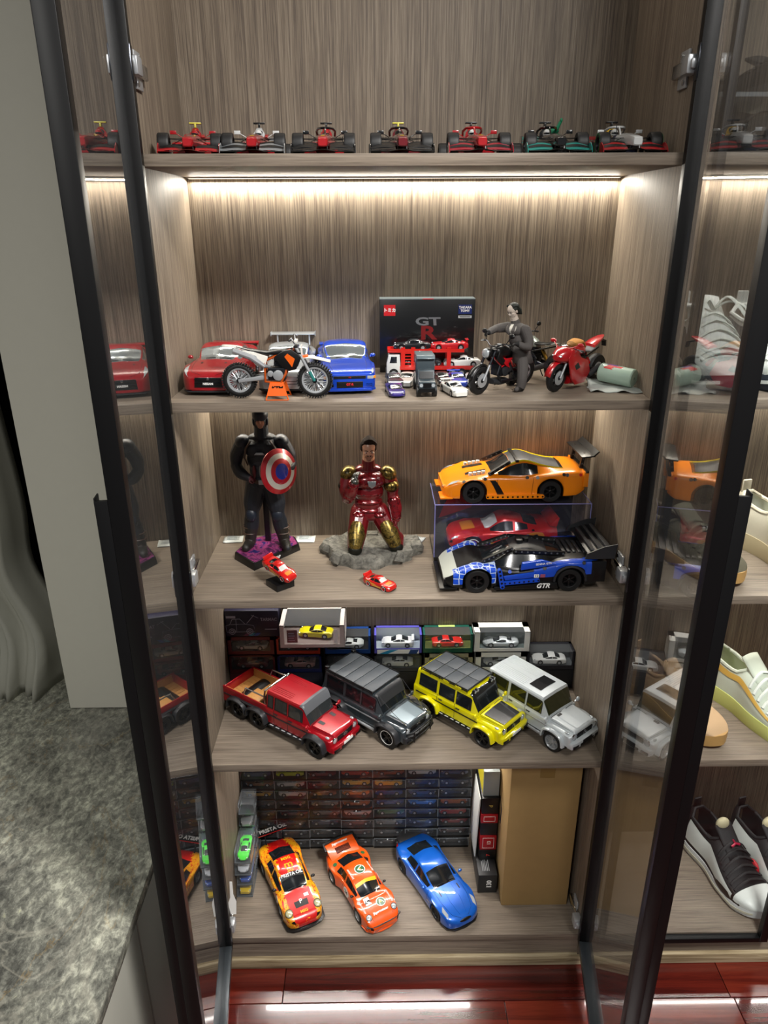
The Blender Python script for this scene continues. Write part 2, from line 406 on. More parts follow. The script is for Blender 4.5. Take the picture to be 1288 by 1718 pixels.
# closed door of the right cabinet: black frame at the bottom and right
t = bpy.data.objects.new('door_3', None); C.objects.link(t); struct(t); t['label'] = 'closed glazed door of the right hand cabinet'
for n_, a_ in (('hinge_stile', (.462, .476, -.016, -.001, .085, 2.4)), ('free_stile', (.846, .866, -.016, -.001, .085, 2.4)), ('rail', (.476, .846, -.016, -.001, .085, .099)), ('rail', (.476, .846, -.016, -.001, 2.38, 2.4))):
    MB().bx(*a_).obj(n_, M_frame, t, bevel=.001)
MB().bx(.474, .848, -.009, -.006, .095, 2.39).obj('pane', clear('door_glass_closed', (.96, .97, .97), 5, .03, .01), t)
# glass shelf in the right cabinet
o = MB().bx(.458, 1.30, .02, YB - .01, 1.861, 1.867).obj('glass_shelf', clear('shelf_glass', (.9, .96, .94), 5, .06, .01, .15), None); tag(o, 'clear glass shelf between the two rows of dark sneakers', 'shelf')

# ------------------------------------------------------------------ floor of dark red planks
floor_m = ramp_mat('red_plank', [(.25, '#230807'), (.45, '#45130e'), (.6, '#5a1b13'), (.8, '#380d0a')], (2.2, 42, 42), .2, 6, .05, .6, coat=.5)
floor_m2 = ramp_mat('red_plank_light', [(.25, '#330d09'), (.45, '#551a12'), (.6, '#6b2518'), (.8, '#43110c')], (2.2, 42, 42), .21, 6, .05, .6, coat=.5)
fl = bpy.data.objects.new('floor', None); C.objects.link(fl); struct(fl)
yy = -.0885; rows = [(.30, yy)]; 
while yy > -3.2: rows.append((yy, yy - .123)); yy -= .123
for i, (y1, y0) in enumerate(rows):
    if i < 9:
        off = (-.287, .769)[i % 2] if i < 2 else rnd.uniform(-.5, .5)
        xs = [-3, off - 1.05 * 2, off - 1.05, off, off + 1.05, off + 2.1, 3.2]
        if i == 0: xs = [-3, -.287, .76, 1.8, 3.2]
        if i == 1: xs = [-3, -1.32, -.27 + .5, .767, 1.8, 3.2]
        xs = sorted(xs)
        for x0, x1 in zip(xs, xs[1:]):
            MB().bx(x0 + .0008, x1 - .0008, y0 + .0008, y1 - .0008, -.012, 0).obj('plank', rnd.choice((floor_m, floor_m2)), fl, bevel=.0008, seg=1)
    else:
        MB().bx(-3, 3.2, y0 + .0008, y1 - .0008, -.012, 0).obj('plank', floor_m, fl, bevel=.0008, seg=1)
MB().bx(-3.2, 3.4, -3.4, .4, -.03, -.011).obj('subfloor', M_black, fl)
# ------------------------------------------------------------------ pillar wall, window recess, sill and curtain
m_wall = mat('wall_plaster', '#c9c6b8', .75, noise=.02, nscale=60)
o = MB().bx(-.80, -H - .0185, .225, .36, .60, 2.7).obj('wall_left', m_wall, None); struct(o)
o = MB().bx(-2.4, -.80, .62, .66, 0, 2.7).obj('wall_recess', mat('recess_shade', '#15150f', .8), None); struct(o)  # near-black colour stands in for shade inside the recess
o = MB().bx(-.83, -.80, .36, .62, .60, 2.7).obj('wall_recess_side', mat('recess_shade', '#15150f', .8), None); struct(o)
m_sill = bpy.data.materials.new('grey_marble')
def marble():
    m, nt, b = base_mat('grey_marble')
    g = nt.nodes.new('ShaderNodeNewGeometry')
    def noise(sc, det, dist, rough=.6, off=0):
        mp = nt.nodes.new('ShaderNodeMapping'); mp.inputs['Scale'].default_value = (sc, sc * .7, sc); mp.inputs['Location'].default_value = (off, off * .7, 0); mp.inputs['Rotation'].default_value = (0, 0, .5)
        n = nt.nodes.new('ShaderNodeTexNoise'); n.inputs['Scale'].default_value = 1; n.inputs['Detail'].default_value = det; n.inputs['Distortion'].default_value = dist; n.inputs['Roughness'].default_value = rough
        nt.links.new(g.outputs['Position'], mp.inputs[0]); nt.links.new(mp.outputs[0], n.inputs['Vector']); return n
    def ramp(n, st):
        cr = nt.nodes.new('ShaderNodeValToRGB'); e = cr.color_ramp.elements
        while len(e) < len(st): e.new(.5)
        for k, (p, c) in enumerate(st): e[k].position = p; e[k].color = lin(c)
        nt.links.new(n.outputs['Fac'], cr.inputs[0]); return cr
    a = ramp(noise(9, 12, .5, .78), [(.25, '#6d6d69'), (.42, '#878782'), (.52, '#a0a099'), (.62, '#b5b5ab'), (.78, '#8d8d85')])
    f = ramp(noise(75, 8, .35, .75, 3), [(.36, '#3a3a38'), (.5, '#8f8f8a'), (.64, '#e0e0d8')])
    mx = nt.nodes.new('ShaderNodeMix'); mx.data_type = 'RGBA'; mx.blend_type = 'OVERLAY'; mx.inputs[0].default_value = .75
    nt.links.new(a.outputs[0], mx.inputs[6]); nt.links.new(f.outputs[0], mx.inputs[7])
    cl_ = ramp(noise(2.4, 4, 1.0, .55, 50), [(.36, '#565655'), (.5, '#a3a3a0'), (.64, '#ecece4')])
    mo = nt.nodes.new('ShaderNodeMix'); mo.data_type = 'RGBA'; mo.blend_type = 'OVERLAY'; mo.inputs[0].default_value = .7; nt.links.new(mx.outputs[2], mo.inputs[6]); nt.links.new(cl_.outputs[0], mo.inputs[7]); mx = mo
    # thin veins where a low noise crosses its middle
    v = ramp(noise(4.5, 6, 2.2, .55, 8), [(.47, '#000000'), (.496, '#777777'), (.504, '#777777'), (.53, '#000000')])
    m2 = nt.nodes.new('ShaderNodeMix'); m2.data_type = 'RGBA'; nt.links.new(v.outputs[0], m2.inputs[0]); nt.links.new(mx.outputs[2], m2.inputs[6]); m2.inputs[7].default_value = lin('#c9c4b2')
    bl = ramp(noise(3.2, 3, .8, .5, 21), [(.55, '#000000'), (.7, '#aaaaaa')])
    m3 = nt.nodes.new('ShaderNodeMix'); m3.data_type = 'RGBA'; nt.links.new(bl.outputs[0], m3.inputs[0]); nt.links.new(m2.outputs[2], m3.inputs[6]); m3.inputs[7].default_value = lin('#bdbcb0')
    y = ramp(noise(2.6, 7, 1.5, .6, 33), [(.494, '#000000'), (.5, '#888888'), (.506, '#000000')])
    m4 = nt.nodes.new('ShaderNodeMix'); m4.data_type = 'RGBA'; nt.links.new(y.outputs[0], m4.inputs[0]); nt.links.new(m3.outputs[2], m4.inputs[6]); m4.inputs[7].default_value = lin('#a8843e')
    nt.links.new(m4.outputs[2], b.inputs['Base Color']); b.inputs['Roughness'].default_value = .22
    return m
SZ = .598
sl = bpy.data.objects.new('window_sill', None); C.objects.link(sl); struct(sl)
MB().bx(-1.9, -.474, -1.3, .62, SZ - .026, SZ).obj('slab', marble(), sl, bevel=.003)
for k, (y0, y1) in enumerate(((-1.3, -.72), (-.714, -.30), (-.294, .03), (.036, .22))):
    MB().bx(-.51, -.492, y0, y1, .02, SZ - .027).obj('front_panel', mat('panel_grey', '#b4b3a8', .5), sl, bevel=.002)
MB().bx(-1.9, -.512, -1.3, .3, 0, SZ - .027).obj('carcass', mat('panel_dark', '#6a6a64', .6), sl)
# curtain: heavy satin, gathered and resting on the sill
def curtain():
    m = mat('satin_grey', '#a3a296', .36, noise=.04, nscale=500)
    rows = []
    nz, nu = 60, 110
    for i in range(nz + 1):
        f = i / nz; z = SZ + .001 + f * 1.9
        row = []
        for j in range(nu + 1):
            u = j / nu; 
            flare = 1 + .10 * math.exp(-((f - .07) / .07) ** 2)
            x1 = -.868 - .055 * min(1, f * 2.0) + .035 * math.exp(-((f - .07) / .06) ** 2) - .02 * math.exp(-((f - .17) / .05) ** 2)
            x = lerp(-1.75, x1, u)
            amp = .034 * (1 - .15 * f)
            ph = u * 80 + .9 * math.sin(f * 2.1 + u * 4) + 1.2 * math.exp(-f * 9)
            y = .335 - .02 * math.exp(-f * 14) - (u - .5) * .06 - .5 * amp * math.sin(ph) - .35 * amp * math.sin(ph * 2.3 + f * 3) - .05 * math.exp(-((f - .03) / .05) ** 2) * (1 - abs(2 * u - 1.1) * .6)
            if u > .96: y += (u - .96) * 2.2
            zz = z - .004 * math.exp(-f * 30)
            row.append((x, y, zz))
        rows.append(row)
    o = MB().grid(rows).obj('curtain', m, None, ang=180)
    tag(o, 'heavy grey satin curtain gathered and resting on the marble sill', 'curtain')
    so = o.modifiers.new('thick', 'SOLIDIFY'); so.thickness = .003
curtain()
# ------------------------------------------------------------------ lofted model-car body
class Body:
    """sec(x) -> list of (y, z) from bottom centre to top centre (left half). Faces are addressed by x and v (v = index along the section)."""
    def __init__(s, sec, smooth=True): s.sec = sec; s.smooth = smooth
    def pt(s, x, v, side=1):
        P = s.sec(x); n = len(P); i = max(0, min(n - 2, int(math.floor(v)))); t = v - i
        if not s.smooth: y, z = lerp(P[i][0], P[i + 1][0], t), lerp(P[i][1], P[i + 1][1], t)
        else:
            p1, p2 = P[i], P[i + 1]
            p0 = P[i - 1] if i > 0 else (-P[1][0], P[1][1]) if abs(P[0][0]) < 1e-9 else P[0]
            p3 = P[i + 2] if i + 2 < n else (-P[n - 2][0], P[n - 2][1])
            def h(a, b, c, d): return .5 * (2 * b + (c - a) * t + (2 * a - 5 * b + 4 * c - d) * t * t + (3 * b - a - 3 * c + d) * t ** 3) * .5 + (b + (c - b) * t) * .5
            y, z = h(p0[0], p1[0], p2[0], p3[0]), h(p0[1], p1[1], p2[1], p3[1])
        return Vector((x, y * side, z))
    def nrm(s, x, v, side=1):
        n = len(s.sec(x)) - 1
        a = s.pt(x + .01, v, side) - s.pt(x - .01, v, side); b = s.pt(x, min(n, v + .05), side) - s.pt(x, max(0, v - .05), side)
        k = b.cross(a) * side
        return k.normalized() if k.length > 1e-9 else Vector((0, 0, 1))
    def build(s, S, xs, vs, regions, parent, default, names=None):
        """regions: list of (name, mat, fn(x, v)->bool, label); both halves are made"""
        xs = sorted(set(round(x, 5) for x in xs)); vs = sorted(set(round(v, 4) for v in vs))
        n = len(vs); full = [(v, -1) for v in vs] + [(v, 1) for v in reversed(vs[:-1])]
        V = [[s.pt(x, v, sd) for v, sd in full] for x in xs]
        groups = {}
        for i in range(len(xs) - 1):
            xm = (xs[i] + xs[i + 1]) / 2
            for j in range(len(full) - 1):
                vm = (full[j][0] + full[j + 1][0]) / 2; sd = -1 if j < n - 1 else 1
                g = None
                for k, r in enumerate(regions):
                    if r[2](xm, vm): g = (k, sd if len(r) > 4 and r[4] else 0); break
                groups.setdefault(g, []).append((i, j))
        out = {}
        for g, fs in groups.items():
            mb = MB(S); idx = {}
            def vi(i, j):
                if (i, j) not in idx: idx[i, j] = len(mb.v); mb.v.append(tuple(V[i][j]))
                return idx[i, j]
            for i, j in fs: mb.f.append((vi(i, j), vi(i + 1, j), vi(i + 1, j + 1), vi(i, j + 1)))
            if g is None:
                for i in (0, len(xs) - 1): mb.f.append(tuple(vi(i, j) for j in range(len(full))))
                o = mb.obj('body_shell', default, parent, ang=42); out['body_shell'] = o
            else:
                r = regions[g[0]]; o = mb.obj(r[0], r[1], parent, ang=42, label=r[3] if len(r) > 3 else None); out.setdefault(r[0], []).append(o)
        return out
    def patch(s, S, name, m, parent, x0, x1, v0, v1, side=1, off=.006, nx=6, nv=5, both=False, x0b=None, x1b=None, label=None):
        """conforming raised patch; x0b/x1b = x range at the v1 edge (slanted ends)"""
        for sd in ((-1, 1) if both else (side,)):
            mb = MB(S); rows = []
            for i in range(nx + 1):
                row = []
                for j in range(nv + 1):
                    t = j / nv; v = lerp(v0, v1, t); a = lerp(x0, x0 if x0b is None else x0b, t); b = lerp(x1, x1 if x1b is None else x1b, t)
                    x = lerp(a, b, i / nx); row.append(s.pt(x, v, sd) + s.nrm(x, v, sd) * off)
                rows.append(row)
            o = mb.grid(rows).obj(name, m, parent, ang=50, label=label)
        return o
    def cross(s, S, name, m, parent, x0, x1, v0, off=.006, nx=5, nv=12, label=None, vtop=None, x0b=None, x1b=None):
        """patch across the centre line from v0 on one side to v0 on the other"""
        top = len(s.sec(x0)) - 1 if vtop is None else vtop
        mb = MB(S); rows = []
        for i in range(nx + 1):
            row = []
            for j in range(-nv, nv + 1):
                t = 1 - abs(j) / nv; v = lerp(v0, top, t)
                a = lerp(x0, x0 if x0b is None else x0b, t); b = lerp(x1, x1 if x1b is None else x1b, t); x = lerp(a, b, i / nx)
                sd = 1 if j >= 0 else -1
                row.append(s.pt(x, v, sd) + s.nrm(x, min(v, top - .02), sd) * off)
            rows.append(row)
        return mb.grid(rows).obj(name, m, parent, ang=50, label=label)
    def seam(s, S, name, parent, pts, side=1, r=.006, m=None, both=False, off=.0):
        """thin line over the surface through (x, v) points"""
        for sd in ((-1, 1) if both else (side,)):
            mb = MB(S)
            P = []
            for (xa, va), (xb, vb) in zip(pts, pts[1:]):
                for k in range(6): x, v = lerp(xa, xb, k / 6), lerp(va, vb, k / 6); P.append(s.pt(x, v, sd) + s.nrm(x, v, sd) * off)
            P.append(s.pt(*pts[-1], sd) + s.nrm(*pts[-1], sd) * off)
            mb.tube(P, r, 5); o = mb.obj(name, m or M_black, parent)
        return o
    def at(s, x, v, side=1, off=.008, right=None):
        p = s.pt(x, v, side); n = s.nrm(x, v, side)
        return p + n * off, n
    def label(s, S, name, body, size, m, parent, x, v, side=1, right=(0, -1, 0), off=.012, **kw):
        """flat lettering tangent to the surface; right = reading direction"""
        p, n = s.at(x, v, side, off)
        r = Vector(right); r = (r - n * r.dot(n)).normalized(); u = n.cross(r)
        M = Matrix(((r.x, u.x, n.x, p.x * S), (r.y, u.y, n.y, p.y * S), (r.z, u.z, n.z, p.z * S), (0, 0, 0, 1)))
        return text(name, body, size * S, m, parent, M, **kw)
    def disc(s, S, name, m, parent, x, v, r, side=1, off=.008, n=20, thick=.004, rx=1):
        p, nn = s.at(x, v, side, off); q = nn.to_track_quat('Z', 'X').to_matrix()
        mb = MB(S); vs = []
        for h in (0, thick):
            vs += [p + q @ Vector((r * rx * math.cos(2 * PI * k / n), r * math.sin(2 * PI * k / n), h)) for k in range(n)]
        mb.add(vs, [tuple(range(n - 1, -1, -1)), tuple(range(n, 2 * n))] + [(k, (k + 1) % n, n + (k + 1) % n, n + k) for k in range(n)])
        return mb.obj(name, m, parent)

def arch(wheels, r, zw, pad=.0):
    def f(x):
        z = -9
        for xw in wheels:
            d = abs(x - xw)
            if d < r: z = max(z, zw + math.sqrt(r * r - d * d))
        return z
    return f
def arch_xs(wheels, r):
    o = []
    for xw in wheels:
        for k in range(17):
            o.append(xw + r * math.cos(PI * k / 16))
        o += [xw - r - .004, xw + r + .004, xw - r * .995, xw + r * .995]
    return o

def car_section(P):
    """sports / saloon section from profile curves"""
    w = pchip(P['w']); belt = pchip(P['belt']); sh = pchip(P['sh']); bot = pchip(P['bot']); roof = (plin if P.get('linroof') else pchip)(P['roof'])
    x0, x1 = min(p[0] for p in P['roof']), max(p[0] for p in P['roof']); wr = pchip(P['wr']); zr = max(p[1] for p in P['roof'])
    ar = arch(P['wheels'], P['ra'], P['zw']); rd = P.get('rdrop', .07); tuck = P.get('tuck', .93)
    def sec(x):
        W_ = w(x); s_ = sh(x); b = bot(x); c = belt(x); a = ar(x); low = max(b, a); 
        s_ = max(s_, low + .05); c = max(c, s_ + .01)
        if x0 < x < x1: r = max(roof(x), c); k = min(1, max(0, (r - c) / max(.05, zr - c)))
        else: r = c; k = 0
        pts = [(0, max(b, a - .02 if a > 0 else b)), (W_ * .9, low), (W_ * .985, low + .07 * (s_ - low) + .015), (W_, low + .5 * (s_ - low)), (W_ * .985, low + .86 * (s_ - low)),
               (W_ * tuck, s_), (lerp(W_ * .80, W_ * (tuck - .045), k), lerp(s_ + .55 * (c - s_), s_ + .018, k)),
               (lerp(W_ * .62, wr(x), min(1, k * 1.0)), lerp(s_ + .82 * (c - s_), r - rd, k)), (lerp(W_ * .34, wr(x) * .72, k), lerp(c - .004, r - .012, k)), (0, r)]
        return pts
    return sec
VS_CAR = [0, 1, 1.5, 2, 2.4, 3, 3.5, 4, 4.5, 5, 5.5, 6, 6.12, 6.5, 6.86, 7, 7.18, 7.5, 8, 8.5, 9]

WHEEL_CACHE = {}
def wheel(parent, S, x, y, z, r, wd, style='five', rim=None, side=1, tyre_r=.66, letter=None, tread=False, rimname=None):
    """wheel part (tyre) with rim sub-part; axis along y, outer face to +y*side"""
    rim = rim or M_alu
    key = (S, r, wd, style, rim.name, tyre_r, tread)
    if key not in WHEEL_CACHE:
        t = MB(S); h = wd / 2; ri = r * tyre_r
        prof = [(ri, -h * .86), (ri + .12 * (r - ri), -h), (r * .93, -h), (r * .985, -h * .82), (r, -h * .6), (r, h * .6), (r * .985, h * .82), (r * .93, h), (ri + .12 * (r - ri), h), (ri, h * .86)]
        t.lathe(prof, axis='y', n=32, close=True)
        if tread:
            for k in range(28):
                a = 2 * PI * k / 28; M = Matrix.Rotation(a, 4, 'Y')
                for q in (-1, 1):
                    t.add(*[(lambda b: (b.v, b.f))(MB().box((0, q * h * .5, r * 1.0), (r * .13, h * .75, r * .07)))][0], M=M @ Matrix.Rotation(.0, 4, 'Z'))
        g = MB(S)
        g.lathe([(ri * 1.0, -h * .8), (ri * .9, -h * .3), (ri * .93, h * .55), (ri * 1.0, h * .88), (ri * 1.02, h * .88), (ri * 1.02, -h * .8)], axis='y', n=28, close=True)
        if style == 'lace': sp = [(k * 2 * PI / 10 + d, .10) for k in range(10) for d in (-.1, .1)]
        elif style == 'ten': sp = [(k * 2 * PI / 10, .13) for k in range(10)]
        elif style == 'twin': sp = [(k * 2 * PI / 5 + d, .15) for k in range(5) for d in (-.19, .19)]
        elif style == 'six': sp = [(k * 2 * PI / 6, .26) for k in range(6)]
        else: sp = [(k * 2 * PI / 5, .27) for k in range(5)]
        for a, wk in sp:
            M = Matrix.Rotation(a, 4, 'Y')
            b = MB().prism([(-wk * ri * .55, 0), (wk * ri * .55, 0), (wk * ri * .42, ri * .93), (-wk * ri * .42, ri * .93)], h * .35, h * .62, 'y')
            g.add(b.v, b.f, M)
        g.lathe([(0, h * .2), (ri * .24, h * .25), (ri * .24, h * .66), (ri * .12, h * .74), (0, h * .74)], axis='y', n=14)
        g.lathe([(0, -h * .1), (ri * .92, -h * .1), (ri * .92, -h * .02), (0, -h * .02)], axis='y', n=20)
        WHEEL_CACHE[key] = (t.mesh('tyre', M_rubber, 40), g.mesh('rim', rim, 40))
    tm, gm = WHEEL_CACHE[key]
    o = bpy.data.objects.new('wheel', tm); C.objects.link(o); o.parent = parent; o.location = (x * S, y * S, z * S)
    if side < 0: o.rotation_euler = (0, 0, PI)
    g = bpy.data.objects.new('rim', gm); C.objects.link(g); g.parent = o
    if rimname: g['label'] = rimname
    return o
def mirrors(parent, S, x, y, z, m, sz=(.10, .17, .12), stalk=.08):
    for sd in (-1, 1):
        b = MB(S); b.ell((x, sd * (y + stalk), z), (sz[0] * .7, sz[1] * .55, sz[2] * .55), 10, 6); b.cyl((x + .02, sd * (y - .02), z - .04), (x, sd * (y + stalk), z), .025, 6)
        b.obj('side_mirror', m, parent)
def wipers(parent, S, body, x, v=7.6, m=None):
    for sd, v0, v1 in ((1, 8.7, 7.4), (-1, 8.9, 7.9)):
        P = [body.pt(x + (.02 if k == 0 else .0) + .05 * 0, lerp(v0, v1, k / 4), sd) + body.nrm(x, lerp(v0, v1, k / 4), sd) * .02 for k in range(5)]
        MB(S).tube(P, .011, 4).obj('wiper', m or M_black, parent)

def make_car(name, label, S, P, m, cat='model car', wheels_style='five', rim=None, group=None, glass=None, seams=True, rimname=None, wheelr=None, extra_regions=(), tread=False, underbody=None):
    """P: curves. returns (root, Body)"""
    root = thing(name, label, cat, group=group)
    B = Body(car_section(P))
    xf, xr = P['x']
    xs = [lerp(xr, xf, k / 34) for k in range(35)] + arch_xs(P['wheels'], P['ra']) + P.get('xs', [])
    xs += [xf - .01, xf - .03, xr + .01, xr + .03]
    ws0, ws1 = P['ws']; rs0, rs1 = P['rs']; xs += [ws0, ws1, rs0, rs1] + [x for a in P['sw'] for x in a]
    xs = [x for x in xs if xr <= x <= xf]
    g = glass or M_glassd
    regs = list(extra_regions) + [('underbody', underbody or M_black, lambda x, v: v < 1),
            ('windscreen', g, lambda x, v: v > 7.18 and ws1 < x < ws0),
            ('rear_window', g, lambda x, v: v > 7.18 and rs1 < x < rs0),
            ('side_window', g, lambda x, v: 6.12 < v < 6.86 and any(a < x < b for a, b in P['sw']), None, True)]
    B.build(S, xs, VS_CAR, regs, root, m)
    R_ = wheelr or P['rw']
    for xw in P['wheels']:
        yw = pchip(P['w'])(xw) - P.get('inset', .02) - P.get('tw', .22) / 2
        for sd in (-1, 1): wheel(root, S, xw, sd * yw, R_, R_, P.get('tw', .22), wheels_style, rim, sd, P.get('tyre', .68), tread=tread, rimname=rimname)
    if seams:
        for a in P.get('doors', []): B.seam(S, 'door_seam', root, a, both=True, r=.006)
    return root, B
def place(o, x, y, z, deg): o.location = (x, y, z); o.rotation_euler = (0, 0, math.radians(deg)); return o
M_glasss = mat('sheen_grey_glass', '#7f888c', .1, .6, 1)  # pale mirror-like tone stands in for the lit shelf reflected in plain windscreens
# ------------------------------------------------------------------ sports coupes, shelf E and B
SM = 1 / 17.3
P911 = dict(x=(2.22, -2.2), w=[(2.22, .42), (2.15, .62), (1.95, .78), (1.3, .87), (.7, .85), (0, .84), (-.8, .88), (-1.25, .93), (-1.8, .88), (-2.1, .74), (-2.2, .6)],
    belt=[(2.22, .46), (2.12, .60), (1.7, .72), (1.2, .82), (.95, .88), (-.6, .93), (-1.5, .88), (-2.05, .78), (-2.2, .58)],
    sh=[(2.22, .42), (2.1, .58), (1.75, .70), (1.3, .76), (.9, .76), (0, .78), (-1.2, .83), (-1.7, .78), (-2.1, .66), (-2.2, .5)],
    bot=[(2.22, .20), (2.05, .14), (1.6, .13), (-1.5, .14), (-2.0, .2), (-2.2, .3)],
    roof=[(.98, .86), (.8, .98), (.28, 1.25), (0, 1.30), (-.35, 1.30), (-.8, 1.23), (-1.3, 1.06), (-1.75, .87)],
    wr=[(.98, .62), (.3, .56), (-.3, .55), (-.9, .52), (-1.75, .45)], wheels=[1.22, -1.15], ra=.36, zw=.33, rw=.32, tw=.25, inset=.015,
    ws=(.93, .30), rs=(-.62, -1.42), sw=[(-.18, .72), (-.86, -.26)], doors=[[(.66, 2), (.72, 4.5), (.70, 6)], [(-.24, 6.1), (-.26, 4), (-.42, 2)]], rdrop=.09)
def headlamp(B, S, root, x, v, r=.1, rx=1.2, m=None, ring=None):
    for sd in (-1, 1):
        p, n = B.at(x, v, sd, 0); q = n.to_track_quat('Z', 'X').to_matrix()
        l = MB(S); l.ell(p, (r * rx, r, r * .45), 14, 6, q); o = l.obj('headlamp', m or M_lamp, root)
        if ring:
            t = MB(S); t.tube([p + q @ Vector((r * rx * 1.04 * math.cos(2 * PI * k / 18), r * 1.04 * math.sin(2 * PI * k / 18), r * .12)) for k in range(19)], .014, 5); t.obj('lamp_ring', ring, o)
def livery_mat():
    """red with yellow flame-like streaks along the flanks"""
    m, nt, b = base_mat('paint_red_yellow_livery')
    tc = nt.nodes.new('ShaderNodeTexCoord'); mp = nt.nodes.new('ShaderNodeMapping'); nt.links.new(tc.outputs['Object'], mp.inputs[0]); mp.inputs['Scale'].default_value = (38, 75, 75)
    n = nt.nodes.new('ShaderNodeTexNoise'); n.inputs['Scale'].default_value = 1; n.inputs['Detail'].default_value = 4; n.inputs['Distortion'].default_value = 1.4; nt.links.new(mp.outputs[0], n.inputs['Vector'])
    sp = nt.nodes.new('ShaderNodeSeparateXYZ'); nt.links.new(tc.outputs['Object'], sp.inputs[0])
    ab = nt.nodes.new('ShaderNodeMath'); ab.operation = 'ABSOLUTE'; nt.links.new(sp.outputs['Y'], ab.inputs[0])
    # more yellow away from the centre line
    mr = nt.nodes.new('ShaderNodeMapRange'); nt.links.new(ab.outputs[0], mr.inputs[0]); mr.inputs[1].default_value = .017; mr.inputs[2].default_value = .030; mr.inputs[3].default_value = -.14; mr.inputs[4].default_value = .16
    ad = nt.nodes.new('ShaderNodeMath'); ad.operation = 'ADD'; nt.links.new(n.outputs['Fac'], ad.inputs[0]); nt.links.new(mr.outputs[0], ad.inputs[1])
    cr = nt.nodes.new('ShaderNodeValToRGB'); e = cr.color_ramp.elements; cr.color_ramp.interpolation = 'CONSTANT'; st = [(0, '#c41512'), (.53, '#d9480f'), (.56, '#e8a515'), (.67, '#c41512'), (.70, '#e8a515')]
    while len(e) < len(st): e.new(.5)
    for k, (p, c) in enumerate(st): e[k].position = p; e[k].color = lin(c)
    nt.links.new(ad.outputs[0], cr.inputs[0]); nt.links.new(cr.outputs[0], b.inputs['Base Color']); b.inputs['Roughness'].default_value = .3; b.inputs['Coat Weight'].default_value = 1
    return m
def car_livery911():
    S = SM; root, B = make_car('sports_car', 'red and yellow liveried racing coupe with tall black rear wing', S, P911, livery_mat(), wheels_style='twin', rim=M_alu)
    yel = mat('decal_yellow', '#e9b21a', .35, 0, 1); red = paint('decal_red', '#c41512')
    headlamp(B, S, root, 1.82, 6.15, .15, 1.15, mat('lamp_yellowish', '#c9c7a0', .1, .3, 1), M_black)
    B.cross(S, 'bonnet_panel', red, root, 1.0, 1.95, 7.0, off=.004)
    B.cross(S, 'sun_strip', M_ink_k, root, .32, .48, 7.25, off=.006, label='black sun strip with white lettering')
    B.label(S, 'lettering', 'PRISTA OIL', .20, M_ink_w, root, .40, 9, off=.02, right=(0, 1, 0), bold=.0002)
    B.label(S, 'lettering', 'm', .52, yel, root, -.06, 9, right=(0, 1, 0), bold=.0004)
    B.label(S, 'lettering', 'SG', .24, yel, root, .22, 9, right=(0, 1, 0), bold=.0003)
    B.label(S, 'lettering', 'MSG', .22, yel, root, -.42, 9, right=(0, 1, 0), bold=.0003)
    for sd in (-1, 1): B.patch(S, 'roof_decal', M_ink_w, root, -.22, .02, 7.55, 8.0, sd, off=.008, label='white roof sticker')
    B.cross(S, 'bonnet_badge', M_ink_k, root, 1.45, 1.72, 8.0, off=.008, label='black bonnet sticker')
    B.label(S, 'lettering', 'P', .27, M_ink_w, root, 1.5, 9, right=(0, 1, 0), bold=.0003, off=.02)
    B.label(S, 'lettering', 'MSG', .17, yel, root, 1.93, 9, right=(0, 1, 0), bold=.0003, off=.02)
    B.patch(S, 'bonnet_decal', M_ink_w, root, 1.22, 1.36, 7.55, 8.3, 1, off=.008, label='white bonnet sticker')
    pass
    B.cross(S, 'front_intake', M_black, root, 2.13, 2.2, 4.2, off=.006, vtop=4.9)
    b = MB(S); b.prism([(2.28, -.62), (2.34, -.3), (2.36, 0), (2.34, .3), (2.28, .62), (2.1, .84), (1.6, .9), (1.6, -.9), (2.1, -.84)], .11, .15, 'z'); b.obj('front_splitter', M_black, root, bevel=.0004)
    w = MB(S); w.prism([(-2.42, 1.30), (-2.12, 1.25), (-2.12, 1.27), (-2.42, 1.335)], -1.02, 1.02, 'y'); wing = w.obj('rear_wing', M_black, root, bevel=.0003)
    for sd in (-1, 1):
        MB(S).bx(-2.46, -2.06, sd * 1.0, sd * 1.0 + .03 * sd if sd > 0 else sd * 1.0 - .0, 1.16, 1.38).obj('end_plate', red, wing) if sd > 0 else MB(S).bx(-2.46, -2.06, -1.03, -1.0, 1.16, 1.38).obj('end_plate', red, wing)
        MB(S).prism([(-2.3, 1.29), (-2.2, 1.29), (-1.92, .76), (-2.05, .76)], sd * .42 - .02, sd * .42 + .02, 'y').obj('wing_stay', M_black, wing)
    M = frame((-2.27 * S, 0, 1.325 * S), (0, 1, 0), (-.985, 0, .17))
    text('lettering', 'PRISTA OIL', .26 * S, M_ink_w, wing, M, bold=.0005)
    MB(S).bx(-2.12, -2.105, -1.02, 1.02, 1.245, 1.275).obj('wing_edge', red, wing)
    # the duck-tail under the wing
    mirrors(root, S, .62, .80, .92, M_black)
    wipers(root, S, B, .86)
    B.seam(S, 'bonnet_seam', root, [(1.05, 7.1), (1.6, 6.9), (2.05, 7.1)], both=True, r=.005)
    for sd in (-1, 1): B.disc(S, 'number_plate', M_ink_w, root, .9, 3.4, .15, sd); B.label(S, 'lettering', '8', .2, M_ink_k, root, .9, 3.4, sd, right=(-sd, 0, 0), off=.016)
    return root
place(car_livery911(), -.288, .142, ZE, -65)
